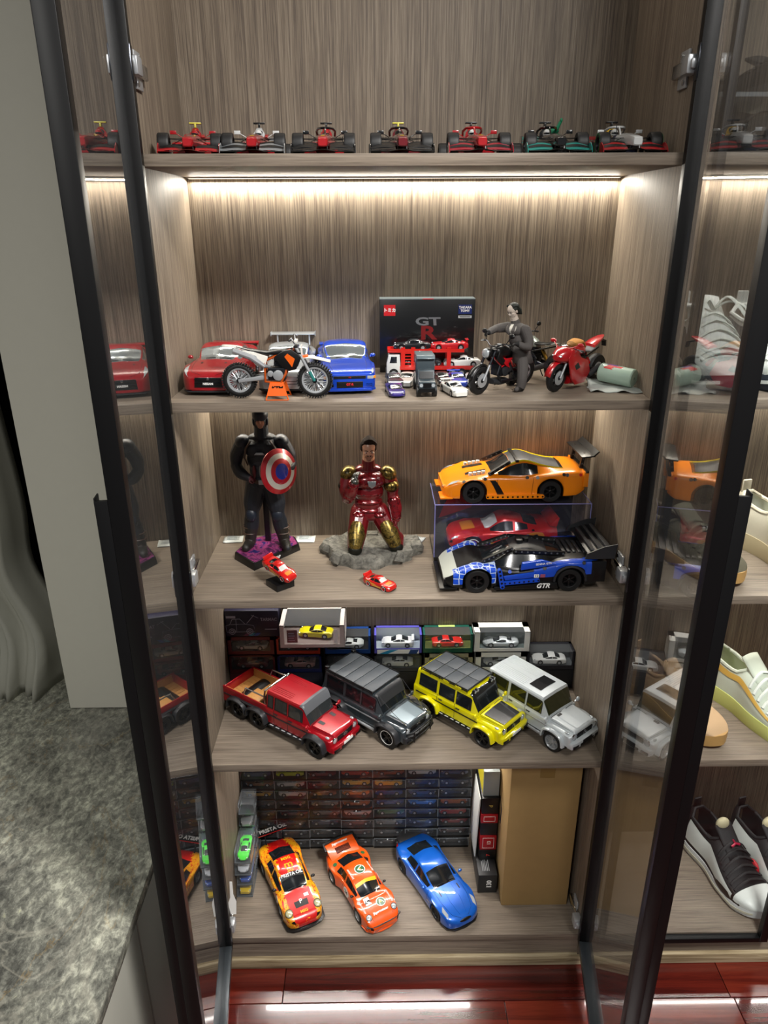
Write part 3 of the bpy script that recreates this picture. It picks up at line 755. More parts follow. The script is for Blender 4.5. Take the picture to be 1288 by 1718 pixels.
P930 = dict(P911); P930.update(w=[(2.22, .55), (2.15, .68), (1.95, .77), (1.55, .84), (1.22, .88), (.85, .83), (.6, .80), (0, .79), (-.55, .82), (-.8, .93), (-1.2, .97), (-1.6, .93), (-1.9, .82), (-2.15, .74), (-2.2, .7)], ws=(.93, .36),
    belt=[(2.22, .46), (2.12, .58), (1.7, .70), (1.2, .80), (.95, .88), (-.6, .93), (-1.5, .90), (-2.05, .80), (-2.2, .62)], sh=[(2.22, .42), (2.1, .60), (1.75, .76), (1.3, .82), (.9, .78), (0, .78), (-.9, .84), (-1.3, .86), (-1.7, .80), (-2.1, .66), (-2.2, .5)], rs=(-.72, -1.36))
def car_930():
    S = SM * .97; org = paint('orange', '#e0520c'); root, B = make_car('sports_car', 'orange vintage racing coupe with number 24 on the bonnet', S, P930, org, wheels_style='lace', rim=M_alu)
    g = mat('decal_green', '#1f5a33', .4, 0, 1); yel = mat('decal_yellow', '#e9b21a', .35, 0, 1)
    headlamp(B, S, root, 1.86, 6.2, .12, 1.05, None, M_chrome)
    B.cross(S, 'sun_strip', yel, root, .37, .5, 7.25, off=.006, label='yellow sun strip')
    for x, v, r in ((-.12, 9, .24), (1.45, 8.35, .21)):
        sd = 1
        ring = B.disc(S, 'roundel', M_ink_w, root, x, v, r, sd, n=28); B.disc(S, 'roundel_centre', g, root, x, v, r * .86, sd, off=.013, n=28)
        # plain stag-less emblem: pale antler-like chevrons over an orange centre
        p, n = B.at(x, v, sd, .02); q = n.to_track_quat('Z', 'X').to_matrix()
        e = MB(S)
        for k in (-1, 1): e.tube([p + q @ Vector((r * .45, 0, 0)), p + q @ Vector((0, k * r * .32, 0)), p + q @ Vector((-r * .5, k * r * .5, 0))], r * .09, 5)
        e.obj('roundel_emblem', M_ink_w, root); B.disc(S, 'roundel_dot', yel, root, x, v, r * .18, sd, off=.018, n=12)
    B.patch(S, 'number_panel', M_ink_w, root, 1.0, 1.36, 7.35, 8.35, -1, off=.008, label='white number panel')
    B.label(S, 'lettering', '24', .32, M_ink_k, root, 1.18, 7.85, -1, right=(0, 1, 0), off=.02, bold=.0003)
    B.label(S, 'lettering', 'Jägermeister', .145, M_ink_w, root, 1.80, 9, right=(0, 1, 0), off=.018, bold=.0002)
    for sd in (-1, 1):
        B.disc(S, 'number_roundel', M_ink_w, root, .05, 3.3, .24, sd); B.label(S, 'lettering', '24', .28, M_ink_k, root, .05, 3.3, sd, right=(-sd, 0, 0), off=.016, bold=.0003)
        B.label(S, 'lettering', 'Jägermeister', .12, M_ink_w, root, -.1, 7.5, sd, right=(-1, 0, 0), off=.012)
        B.label(S, 'lettering', 'Jägermeister', .13, M_ink_w, root, 1.35, 6.3, sd, right=(-sd, 0, 0), off=.012)
        B.disc(S, 'tail_roundel', g, root, -1.2, 6.4, .1, sd)
    # impact bumper bar, indicators, spoiler lip
    b = MB(S); pts = [(2.16 - .5 * (abs(y) / .78) ** 4 * .25, y, .47) for y in [k * .08 - .8 for k in range(21)]]; b.tube(pts, .055, 8, flat=(1.2, .7)); b.obj('front_bumper', mat('bumper_grey', '#3a3532', .45), root)
    b = MB(S); b.prism([(2.16, -.6), (2.26, -.2), (2.26, .2), (2.16, .6), (1.95, .8), (1.6, .86), (1.6, -.86), (1.95, -.8)], .13, .19, 'z'); b.obj('front_spoiler', org, root, bevel=.0004)
    B.cross(S, 'front_intake', M_black, root, 2.15, 2.21, 3.2, off=.006, vtop=4.2)
    # tea-tray rear spoiler with black rubber edge
    w = MB(S); w.prism([(-1.35, .86), (-2.02, 1.02), (-2.36, 1.06), (-2.36, .98), (-2.0, .84), (-1.4, .8)], -.74, .74, 'y'); sp = w.obj('rear_spoiler', org, root, bevel=.001)
    e = MB(S); e.tube([(-1.95, -.8, 1.03), (-2.34, -.78, 1.1), (-2.42, 0, 1.12), (-2.34, .78, 1.1), (-1.95, .8, 1.03)], .055, 6, flat=(1.5, .7)); e.obj('rubber_lip', M_black, sp)
    gr = MB(S)
    for k in range(6): gr.bx(-1.72 - k * .05, -1.69 - k * .05, -.36, .36, .94 + k * .013, .965 + k * .013)
    gr.obj('engine_grille', M_black, sp)
    text('lettering', 'Jägermeister', .16 * S, M_ink_w, sp, frame((-2.18 * S, 0, 1.055 * S), (0, 1, 0), (-.97, 0, .2)), bold=.0002)
    mirrors(root, S, .66, .74, .90, M_black, (.09, .13, .1)); wipers(root, S, B, .86)
    B.seam(S, 'bonnet_seam', root, [(1.02, 7.0), (1.6, 6.85), (2.05, 7.0)], both=True, r=.005)
    return root
place(car_930(), -.105, .124, ZE, -61)
PXK = dict(x=(2.4, -2.36), w=[(2.4, .35), (2.33, .58), (2.15, .76), (1.8, .87), (1.4, .92), (.8, .91), (0, .90), (-.8, .92), (-1.35, .96), (-1.8, .90), (-2.2, .74), (-2.36, .55)],
    belt=[(2.4, .50), (2.3, .60), (2.0, .72), (1.5, .83), (1.0, .90), (.8, .92), (-.8, .96), (-1.6, .95), (-2.1, .88), (-2.3, .78), (-2.36, .62)],
    sh=[(2.4, .44), (2.25, .58), (1.9, .70), (1.4, .78), (.9, .78), (0, .80), (-.9, .86), (-1.4, .90), (-1.9, .84), (-2.25, .72), (-2.36, .54)],
    bot=[(2.4, .24), (2.2, .15), (1.7, .14), (-1.6, .15), (-2.1, .22), (-2.36, .34)], roof=[(.86, .90), (.7, .98), (.1, 1.25), (-.25, 1.31), (-.6, 1.30), (-1.1, 1.20), (-1.7, 1.02), (-2.1, .9)],
    wr=[(.86, .64), (.1, .58), (-.5, .56), (-1.2, .50), (-2.1, .38)], wheels=[1.42, -1.33], ra=.38, zw=.34, rw=.335, tw=.25, ws=(.82, .10), rs=(-.98, -1.62), sw=[(-.38, .55), (-1.12, -.46)],
    doors=[[(.7, 2), (.76, 4.5), (.72, 6)], [(-.44, 6.1), (-.5, 4), (-.66, 2)]], rdrop=.09, inset=.02)
def car_xk():
    S = SM; blue = paint('azure', '#0d5cc0', .25); root, B = make_car('sports_car', 'bright blue grand touring coupe with dark rear window', S, PXK, blue, wheels_style='ten', rim=M_dark)
    for sd in (-1, 1):
        B.patch(S, 'headlamp', M_lamp, root, 1.80, 2.16, 5.2, 6.3, sd, off=.008, x0b=1.62, x1b=2.0)
        B.patch(S, 'bonnet_vent', M_black, root, .98, 1.24, 7.35, 7.55, sd, off=.005)
        B.patch(S, 'side_vent', M_alu, root, .78, .98, 3.1, 3.35, sd, off=.008)
        B.patch(S, 'tail_lamp', M_redlens, root, -2.22, -2.0, 4.6, 5.6, sd, off=.006)
    B.seam(S, 'bonnet_seam', root, [(.9, 6.6), (1.5, 6.7), (2.1, 7.1), (2.3, 8.2)], both=True, r=.005)
    B.seam(S, 'bonnet_crease', root, [(.9, 8.3), (1.6, 8.2), (2.2, 8.4)], both=True, r=.006, m=blue)
    b = MB(S); b.ell((2.37, 0, .5), (.05, .30, .09), 16, 8); b.obj('grille', M_black, root)
    b = MB(S); b.ell((2.3, 0, .28), (.1, .58, .06), 16, 8); b.obj('lower_intake', M_black, root)
    b = MB(S); b.prism([(2.40, -.5), (2.46, 0), (2.40, .5), (2.2, .76), (1.8, .88), (1.8, -.88), (2.2, -.76)], .12, .16, 'z'); b.obj('front_splitter', M_black, root, bevel=.0004)
    w = MB(S); w.prism([(-2.05, .93), (-2.36, 1.0), (-2.38, .96), (-2.1, .88)], -.62, .62, 'y'); w.obj('boot_spoiler', M_dark, root, bevel=.0005)
    mirrors(root, S, .55, .86, .96, blue); wipers(root, S, B, .74)
    return root
place(car_xk(), .083, .142, ZE, -62)
# ------------------------------------------------------------------ three saloon coupes on shelf B
PGTR = dict(x=(2.33, -2.3), w=[(2.33, .62), (2.24, .78), (2.0, .90), (1.4, .95), (.8, .93), (0, .92), (-1.4, .95), (-2.1, .88), (-2.3, .72)],
    belt=[(2.33, .60), (2.25, .70), (1.9, .83), (1.3, .92), (.95, .96), (-1.2, 1.02), (-2.0, 1.03), (-2.25, .98), (-2.3, .8)],
    sh=[(2.33, .55), (2.2, .70), (1.8, .82), (1.3, .86), (.8, .86), (-1.4, .93), (-2.1, .9), (-2.3, .75)], bot=[(2.33, .18), (2.0, .13), (-1.8, .15), (-2.3, .3)],
    roof=[(1.0, .95), (.85, 1.02), (.25, 1.32), (-.1, 1.38), (-.5, 1.36), (-1.1, 1.24), (-1.75, 1.06)], wr=[(1.0, .80), (.25, .71), (-.5, .68), (-1.75, .6)], wheels=[1.42, -1.36], ra=.39, zw=.35, rw=.345, tw=.26,
    ws=(.96, .27), rs=(-.62, -1.5), sw=[(-.35, .7), (-1.0, -.42)], doors=[[(.8, 2), (.85, 4.5), (.8, 6)], [(-.42, 6.1), (-.5, 4), (-.62, 2)]], rdrop=.09, tuck=.92)
def grille_box(S, root, x, z0, z1, hw, m=M_black, name='grille', bars=0, dx=.03, top=1.0):
    b = MB(S); b.prism([(-hw, z0), (hw, z0), (hw * top, z1), (-hw * top, z1)], x - .12, x + dx, 'x'); o = b.obj(name, m, root, bevel=.0006)
    if bars:
        g = MB(S)
        for k in range(bars):
            z = lerp(z0, z1, (k + .5) / bars); g.bx(x + dx - .005, x + dx + .012, -hw * .95, hw * .95, z - .010, z + .010)
        g.obj('grille_bar', M_gun, o)
    return o
def car_gtr():
    S = SM * .94; red = paint('deep_red', '#8c0715'); root, B = make_car('sports_car', 'deep red modern coupe with big black mouth grille', S, PGTR, red, glass=M_glasss, wheels_style='ten', rim=M_gun)
    for sd in (-1, 1):
        B.patch(S, 'headlamp', M_lamp, root, 1.92, 2.29, 5.0, 6.1, sd, off=.01, x0b=1.55, x1b=2.1)
        B.patch(S, 'bonnet_duct', M_black, root, 1.28, 1.42, 7.6, 7.85, sd, off=.006)
    grille_box(S, root, 2.32, .27, .60, .47, M_black, bars=3, dx=.02, top=.92)
    b = MB(S); b.ell((2.345, 0, .56), (.012, .055, .045), 10, 6); b.obj('badge', M_chrome, root)
    text('lettering', 'NISSAN', .10 * S, M_ink_w, root, frame((2.358 * S, 0, .40 * S), (0, 1, 0), (0, 0, 1)), bold=.0002)
    b = MB(S); b.prism([(2.36, -.7), (2.40, 0), (2.36, .7), (2.1, .88), (2.1, -.88)], .12, .16, 'z'); b.obj('front_splitter', M_dark, root, bevel=.0004)
    w = MB(S); w.prism([(-2.05, 1.07), (-2.32, 1.10), (-2.32, 1.06), (-2.05, 1.03)], -.88, .88, 'y')
    for sd in (-1, 1): w.bx(-2.25, -2.1, sd * .84 - .03, sd * .84 + .03, .96, 1.05)
    w.obj('rear_wing', red, root, bevel=.0005)
    mirrors(root, S, .72, .88, 1.0, red); wipers(root, S, B, .88)
    B.seam(S, 'bonnet_seam', root, [(.98, 6.6), (1.6, 6.7), (2.15, 6.9), (2.28, 8)], both=True, r=.005)
    return root
place(car_gtr(), -.352, .180, ZB, -92)
PR34 = dict(PGTR); PR34.update(w=[(2.3, .70), (2.26, .82), (2.0, .88), (1.4, .91), (.8, .88), (0, .87), (-1.4, .91), (-2.1, .86), (-2.3, .78)],
    belt=[(2.3, .62), (2.24, .70), (1.9, .80), (1.3, .88), (.9, .93), (-1.2, 1.0), (-2.0, 1.0), (-2.25, .96), (-2.3, .8)], sh=[(2.3, .58), (2.2, .70), (1.8, .80), (1.3, .84), (.8, .85), (-1.4, .92), (-2.1, .88), (-2.3, .75)],
    roof=[(.92, .92), (.8, .98), (.2, 1.32), (-.15, 1.36), (-.7, 1.34), (-1.1, 1.24), (-1.6, 1.03)], wr=[(.92, .80), (.2, .73), (-.7, .70), (-1.6, .62)], ws=(.88, .22), rs=(-.75, -1.45), sw=[(-.3, .62), (-1.05, -.37)], wheels=[1.33, -1.33])
def car_r34():
    S = SM * .91; sil = mat('paint_silver', '#b9bfc4', .28, .55, 1); root, B = make_car('sports_car', 'silver coupe with high rear wing behind the dirt bike', S, PR34, sil, glass=M_glasss, wheels_style='six', rim=M_alu)
    for sd in (-1, 1): B.patch(S, 'headlamp', M_lamp, root, 2.02, 2.28, 4.6, 5.9, sd, off=.01, x0b=1.75, x1b=2.2)
    grille_box(S, root, 2.30, .30, .48, .55, M_black, bars=2, dx=.02); grille_box(S, root, 2.28, .55, .62, .42, M_black, dx=.02)
    b = MB(S); b.prism([(2.34, -.72), (2.38, 0), (2.34, .72), (2.1, .88), (2.1, -.88)], .11, .17, 'z'); b.obj('front_lip', M_dark, root, bevel=.0004)
    w = MB(S); w.prism([(-1.95, 1.42), (-2.3, 1.47), (-2.3, 1.43), (-1.95, 1.38)], -.86, .86, 'y')
    for sd in (-1, 1): w.bx(-2.2, -2.05, sd * .62 - .03, sd * .62 + .03, .98, 1.42); w.bx(-2.34, -1.9, sd * .86 - .015, sd * .86 + .015, 1.34, 1.5)
    w.obj('rear_wing', sil, root, bevel=.0005)
    mirrors(root, S, .64, .84, .98, sil); wipers(root, S, B, .8)
    B.seam(S, 'bonnet_seam', root, [(.95, 6.6), (1.6, 6.7), (2.2, 6.9)], both=True, r=.005)
    return root
place(car_r34(), -.226, .186, ZB, -89)
PR32 = dict(PR34); PR32.update(w=[(2.25, .72), (2.2, .80), (2.0, .84), (1.4, .88), (.8, .85), (0, .85), (-1.4, .89), (-2.1, .84), (-2.25, .76)], x=(2.25, -2.25),
    belt=[(2.25, .62), (2.2, .68), (1.9, .76), (1.3, .86), (.85, .92), (-1.2, .98), (-2.0, .97), (-2.2, .92), (-2.25, .8)], bot=[(2.25, .17), (2.0, .14), (-1.8, .16), (-2.25, .3)])
def car_r32():
    S = SM * .97; bl = paint('royal_blue', '#0b3fb5', .27); root, B = make_car('sports_car', 'royal blue boxy coupe with red badge on its grille', S, PR32, bl, glass=M_glasss, wheels_style='five', rim=M_alu)
    for sd in (-1, 1):
        B.patch(S, 'headlamp', M_lamp, root, 2.05, 2.235, 4.75, 5.5, sd, off=.01, x0b=1.95, x1b=2.2)
        b = MB(S); b.bx(2.16, 2.255, sd * .66 - .1, sd * .66 + .1, .50, .60); b.obj('headlamp', M_lamp, root, bevel=.0005)
        b = MB(S); b.bx(2.08, 2.23, sd * .79 - .04, sd * .79 + .04, .51, .59); b.obj('indicator', M_amber, root, bevel=.0005)
    grille_box(S, root, 2.25, .51, .60, .52, M_dark, bars=2, dx=.012); grille_box(S, root, 2.24, .22, .42, .42, M_black, 'lower_intake', dx=.02)
    for sd in (-1, 1): MB(S).bx(2.15, 2.25, sd * .62 - .1, sd * .62 + .1, .25, .36).obj('fog_recess', M_black, root)
    b = MB(S); b.ell((2.262, 0, .56), (.01, .05, .03), 10, 6); b.obj('badge', M_redlens, root)
    text('lettering', 'GT-R', .10 * S, mat('ink_red', '#c8252c', .4), root, frame((2.266 * S, 0, .33 * S), (0, 1, 0), (0, 0, 1)), bold=.0002)
    b = MB(S); b.prism([(2.28, -.7), (2.31, 0), (2.28, .7), (2.1, .84), (2.1, -.84)], .12, .2, 'z'); b.obj('front_lip', bl, root, bevel=.0004)
    w = MB(S); w.prism([(-1.95, .99), (-2.25, 1.02), (-2.25, .98), (-1.95, .95)], -.8, .8, 'y')
    for sd in (-1, 1): w.bx(-2.2, -2.0, sd * .76 - .04, sd * .76 + .04, .92, 1.0)
    w.obj('rear_wing', bl, root, bevel=.0005)
    mirrors(root, S, .62, .82, .97, bl); wipers(root, S, B, .8)
    B.seam(S, 'bonnet_seam', root, [(.95, 6.6), (1.6, 6.7), (2.15, 6.9)], both=True, r=.005)
    return root
place(car_r32(), -.118, .182, ZB, -84)
SG = .0565
# ------------------------------------------------------------------ boxy off road cars, shelf D
def gsec(P):
    """upright box section: flat fenders, raised narrower bonnet, near vertical glasshouse"""
    wheels, ra, zw = P['wheels'], P['ra'], P['zw']; ar = arch(wheels, ra, zw)
    xc, xw, xt, xe = P['cowl'], P['rooff'], P['tail'], P['end']      # windscreen foot, roof front, roof end, body end
    xf = P['x'][0]; bed = P.get('bed'); hw = P.get('hw', .88); RZ = P.get('rz', 1.95); BZ = 1.17
    def sec(x):
        a = ar(x); low = max(.52, a); w = hw
        if x > xc:
            t = (x - xc) / (xf - xc); ez = 1.0 if t < .93 else 1 - .06 * ((t - .93) / .07) ** 2
            wf = w * (1 if t < .93 else 1 - .05 * ((t - .93) / .07) ** 2); hz = lerp(1.22, 1.14, t) * ez; fz = lerp(1.05, 1.02, t) * ez
            hb = lerp(.70, .62, t)
            return [(0, max(.5, min(low, 1.0))), (wf * .95, low), (wf, low + .03), (wf, lerp(low, fz, .6)), (wf * .995, fz - .03), (wf * .96, fz), (hb + .03, fz + .012), (hb, fz + .06), (hb - .04, hz), (0, hz + .02)]
        if x > xw: k = (xc - x) / (xc - xw)
        else: k = 1
        if bed is not None and x < bed:
            zt = 1.28
            return [(0, max(.5, min(low, 1.0))), (w * .95, low), (w, low + .03), (w, .6 * zt + .4 * low), (w, zt - .03), (w * .985, zt), (w * .95, zt), (w * .93, zt - .02), (w * .92, .86), (0, .86)]
        tz = RZ - (.02 if x < xt + .04 and bed is None else 0)
        r = lerp(1.2, tz, k); yb = w * .985; yr = lerp(.72, w * .86, k) if k < 1 else w * .86
        if bed is None and x < xt: yr = lerp(yr, w * .9, (xt - x) / (xt - xe)); r = lerp(r, 1.25, (xt - x) / (xt - xe))
        return [(0, max(.5, min(low, 1.0))), (w * .95, low), (w, low + .03), (w, lerp(low, BZ, .55)), (w, BZ - .03), (yb, BZ), (lerp(.72, yb * .985, k), BZ + .02), (yr, r - .055), (yr - .05, r), (0, r + .025)]
    return sec
VS_G = [0, 1, 2, 3, 3.5, 4, 5, 6, 6.13, 6.5, 6.88, 7, 7.1, 7.5, 8, 8.35, 8.7, 9]
def make_g(name, label, P, m, S=SG, flare=None, glass=None, rimstyle='six', rim=None, roofm=None, trim=None, tyre=.62, rimname=None, tread=False, handles=True):
    root = thing(name, label, 'model car', group=None); B = Body(gsec(P), smooth=False)
    xf, xr = P['x']; xc, xw, xt, xe = P['cowl'], P['rooff'], P['tail'], P['end']; bed = P.get('bed')
    g = glass or M_glassd; flare = flare or M_dark
    xs = [lerp(xr, xf, k / 30) for k in range(31)] + arch_xs(P['wheels'], P['ra']) + [xc, xc - .001, xw, xw + .05, xw + .02, xt, xf - .02, xf - .06, xe] + [x for a in P['sw'] for x in a]
    if bed is not None: xs += [bed - .001, bed + .001, bed + .06, bed + .1]
    if xc + .001 not in xs: xs.append(xc + .001)
    xs = [x for x in xs if xr <= x <= xf]
    regs = [('underbody', M_black, lambda x, v: v < 1), ('windscreen', g, lambda x, v: v > 7.1 and xw + .05 < x < xc - .03),
            ('side_window', g, lambda x, v: 6.13 < v < 6.88 and any(a < x < b for a, b in P['sw']), None, True)]
    if bed is None: regs.append(('rear_window', g, lambda x, v: v > 7.1 and xe + .03 < x < xt - .02))
    if bed is not None: regs.append(('load_bed', mat('bed_wood', '#a9783f', .45, noise=.2, nscale=300), lambda x, v: x < bed - .002 and v > 7.4, 'tan wooden load bed'))
    if roofm: regs.append(('roof_panel', roofm, lambda x, v: v > 8 and xt + .05 < x < xw - .02))
    B.build(S, xs, VS_G, regs, root, m)
    for i, xw_ in enumerate(P['wheels']):
        for sd in (-1, 1):
            wheel(root, S, xw_, sd * (P.get('hw', .88) - .06), P['rw'], P['rw'], .30, rimstyle, rim, sd, tyre, tread=tread, rimname=rimname)
            # wheel-arch flare
            f = MB(S); ro = P['ra'] + .07; pts = []
            n = 14
            rows = []
            for k in range(n + 1):
                a = PI * (.02 + .96 * k / n); ca, sa = math.cos(a), math.sin(a)
                # squared-off arch outline
                q = 1 / max(abs(ca), abs(sa)) ** .38
                row = []
                for rr, yy in ((P['ra'] * .98, .85), (P['ra'] * 1.0, 1.02 + P.get('fl', .0)), (ro * .97, 1.02 + P.get('fl', .0)), (ro * 1.02, .99 + P.get('fl', .0) * .5), (ro * 1.03, .85)):
                    row.append((xw_ + rr * ca * q * .98, sd * (yy - .88 + P.get('hw', .88)), P['zw'] + rr * sa * q * .98))
                rows.append(row)
            f.rings(rows, cap=True); f.obj('wheel_arch_flare', flare, root, ang=40)
    hw = P.get('hw', .88)
    # side steps, bumpers, grille, lamps
    for sd in (-1, 1):
        x0, x1 = P['step']; b = MB(S); b.bx(x0, x1, min(sd * hw, sd * (hw + .09)), max(sd * hw, sd * (hw + .09)), .44, .52); o = b.obj('side_step', trim or M_dark, root, bevel=.0006)
        b = MB(S)
        for k in range(6): b.bx(lerp(x0, x1, (k + .2) / 6), lerp(x0, x1, (k + .8) / 6), min(sd * (hw + .03), sd * (hw + .08)), max(sd * (hw + .03), sd * (hw + .08)), .52, .526)
        b.obj('step_tread', M_lgrey, o)
        b = MB(S); b.ell((xf - .015, sd * .61, .93), (.05, .115, .115), 14, 8); o = b.obj('headlamp', M_lamp, root)
        b = MB(S); b.lathe([(.115, 0), (.135, 0), (.135, .05), (.115, .05)], (xf - .035, sd * .61, .93), 'x', 20, True); b.obj('lamp_ring', M_chrome, o)
        b = MB(S); b.ell((xf - .25, sd * .76, 1.055), (.10, .055, .055), 12, 6); b.obj('indicator', M_lamp, root)
        b = MB(S); b.ell((P['cowl'] + .02, sd * (hw + .12), 1.32), (.07, .10, .10), 12, 8); b.cyl((P['cowl'] - .02, sd * (hw - .02), 1.24), (P['cowl'], sd * (hw + .12), 1.28), .035, 6); b.obj('side_mirror', P.get('mirror', m), root)
        b = MB(S); b.bx(min(P['step'][0], xt), xc + .02, min(sd * hw, sd * (hw + .02)), max(sd * hw, sd * (hw + .02)), .92, .965); b.obj('rub_strip', trim or M_dark, root)
        if handles:
            for xh in P['doorh']: MB(S).bx(xh - .09, xh + .09, min(sd * hw, sd * (hw + .04)), max(sd * hw, sd * (hw + .04)), 1.09, 1.125).obj('door_handle', M_dark, root, bevel=.0004)
        for xd in P['doors']: B.seam(S, 'door_seam', root, [(xd, 2.1), (xd, 5), (xd, 6.1)], sd, r=.008)
        for xa, xb in P['sw']:
            fr = MB(S); pts = [B.pt(x, v, sd) + Vector((0, sd * .006, 0)) for x, v in ((xa, 6.13), (xb, 6.13), (xb, 6.88), (xa, 6.88), (xa, 6.13))]
            fr.tube(pts, .013, 5); fr.obj('window_seal', M_black, root)
    b = MB(S); b.bx(xf - .03, xf + .012, -.46, .46, .80, 1.03); gr = b.obj('grille', M_black, root, bevel=.0005)
    b = MB(S)
    for k in range(3): b.bx(xf + .008, xf + .024, -.44, .44, .835 + k * .065, .858 + k * .065)
    b.obj('grille_bar', P.get('bars', M_gun), gr)
    b = MB(S); b.lathe([(.085, 0), (.1, 0), (.1, .012), (.085, .012)], (xf + .02, 0, .915), 'x', 20, True)
    for k in range(3): a = PI / 2 + k * 2 * PI / 3; b.cyl((xf + .026, 0, .915), (xf + .026, .09 * math.cos(a), .915 + .09 * math.sin(a)), .010, 5)
    b.obj('round_emblem', M_chrome, gr)
    b = MB(S); b.prism([(xf - .12, -hw), (xf + .10, -hw * .96), (xf + .15, -hw * .75), (xf + .17, 0), (xf + .15, hw * .75), (xf + .10, hw * .96), (xf - .12, hw)], .50, .76, 'z'); bp = b.obj('front_bumper', P.get('bumper', m), root, bevel=.0012)
    for y0, y1, z0, z1 in ((-.40, .40, .53, .63), (-.80, -.50, .53, .64), (.50, .80, .53, .64)):
        MB(S).bx(xf + .05, xf + (.178 if abs(y0 + y1) < .1 else .165), y0, y1, z0, z1).obj('bumper_intake', M_black, bp, bevel=.0004)
    MB(S).bx(xf + .165, xf + .185, -.27, .27, .64, .75).obj('licence_plate', P.get('plate', M_white), bp)
    if bed is None:
        b = MB(S); b.cyl((xr - .02, 0, 1.12), (xr - .24, 0, 1.12), .38, 28); sw = b.obj('spare_wheel_cover', P.get('spare', m), root, bevel=.001)
    b = MB(S); b.bx(xr - .10, xr + .05, -hw, hw, .52, .70); b.obj('rear_bumper', P.get('bumper', m), root, bevel=.001)
    # bonnet details
    for sd in (-1, 1): B.seam(S, 'bonnet_seam', root, [(xc + .06, 7.3), (xf - .05, 7.3)], sd, r=.006)
    wipers(root, S, B, xc + .015, 7.6)
    for sd, a, b_ in ((1, .1, .55), (-1, -.55, -.1)):
        pass
    return root, B
PG = dict(x=(2.10, -2.22), wheels=[1.33, -1.36], ra=.47, zw=.43, rw=.41, cowl=1.0, rooff=.62, tail=-2.10, end=-2.22, sw=[(-.06, .66), (-.92, -.16), (-1.95, -1.06)], step=(-.86, .82), doors=[.92, -.11, -1.0], doorh=[.06, -.82])
def roof_ribs(B, S, root, m, x0, x1, n=6):
    for k in range(n):
        v = 8.15 + k * .13
        for sd in (-1, 1):
            p = [B.pt(lerp(x0, x1, j / 8), v, sd) for j in range(9)]; MB(S).tube(p, .014, 5, flat=(1, 1)).obj('roof_rib', m, root)
# silver, sunroof
P = dict(PG); P['plate'] = M_gun; sil = mat('paint_pale_silver', '#cdd5d8', .3, .25, 1)
P['bumper'] = sil
gs, B = make_g('off_road_car', 'pale silver boxy off road wagon with black sunroof, nearest the right side', P, sil, flare=sil, rimstyle='twin', rim=M_alu, tyre=.72, glass=mat('amber_tinted_glass', '#2b2d15', .05, 0, 1), trim=M_alu)
roof_ribs(B, SG, gs, sil, -1.95, -.42); B.cross(SG, 'sunroof', M_glassd, gs, -.30, .28, 8.35, off=.012); B.patch(SG, 'bonnet_vent', M_black, gs, 1.05, 1.17, 8.4, 8.75, -1, off=.006)
B.cross(SG, 'bonnet_panel', sil, gs, 1.2, 2.0, 8.35, off=.018)
place(gs, .3095, .128, ZD, -51)
# yellow with rack
P = dict(PG); yel = paint('signal_yellow', '#e8de00', .25); P.update(plate=M_white, bumper=yel, fl=.05, bars=M_gun)
def rack(S, root, x0, x1, m, panels, z=2.06, hw=.80, rails=True, spots=0):
    b = MB(S)
    for sd in (-1, 1):
        b.tube([(x0, sd * hw, z - .02), (x1, sd * hw, z - .02)], .022, 6); b.tube([(x0, sd * hw, z + .07), (x1, sd * hw, z + .07)], .018, 6)
        for k in range(6): x = lerp(x0, x1, k / 5); b.cyl((x, sd * hw, z - .10), (x, sd * hw, z + .07), .016, 5)
    b.tube([(x0, -hw, z + .07), (x0, hw, z + .07)], .018, 6); b.tube([(x1, -hw, z + .0), (x1, hw, z + .0)], .02, 6)
    r = b.obj('roof_rack', M_black, root)
    nx, ny = panels
    for i in range(nx):
        for j in range(ny):
            MB(S).bx(lerp(x0, x1, i / nx) + .012, lerp(x0, x1, (i + 1) / nx) - .012, lerp(-hw, hw, j / ny) + .012, lerp(-hw, hw, (j + 1) / ny) - .012, z + .01, z + .045).obj('deck_panel', m, r, bevel=.0004)
    return r
gy, B = make_g('off_road_car', 'bright yellow off road wagon with black roof rack and dark bonnet panel', P, yel, flare=yel, rimstyle='twin', rim=M_black, tyre=.70, trim=M_gun)
rk = rack(SG, gy, -1.9, .42, mat('rack_grey', '#3d4247', .5, noise=.1), (4, 2))
carbon = mat('carbon_dark', '#1d2022', .25, .3, 1)
B.cross(SG, 'bonnet_panel', carbon, gy, 1.12, 2.02, 8.1, off=.03, label='dark carbon bonnet panel'); B.cross(SG, 'visor', carbon, gy, .56, .80, 7.3, off=.05, label='dark roof visor')
for sd in (-1, 1):
    for dy in (0, .16):
        b = MB(SG); b.cyl((.58, sd * (.62 - dy), 2.06), (.70, sd * (.62 - dy), 2.05), .075, 14); o = b.obj('spot_lamp', M_black, gy); MB(SG).ell((.70, sd * (.62 - dy), 2.05), (.02, .066, .066), 12, 6).obj('lens', M_lamp, o)
    for k in range(2): MB(SG).bx(-.75 + k * .6, -.45 + k * .6, sd * .80 - .02, sd * .80 + .02, 1.98, 2.06).obj('rack_tag', yel, rk)
place(gy, .150, .141, ZD, -44)
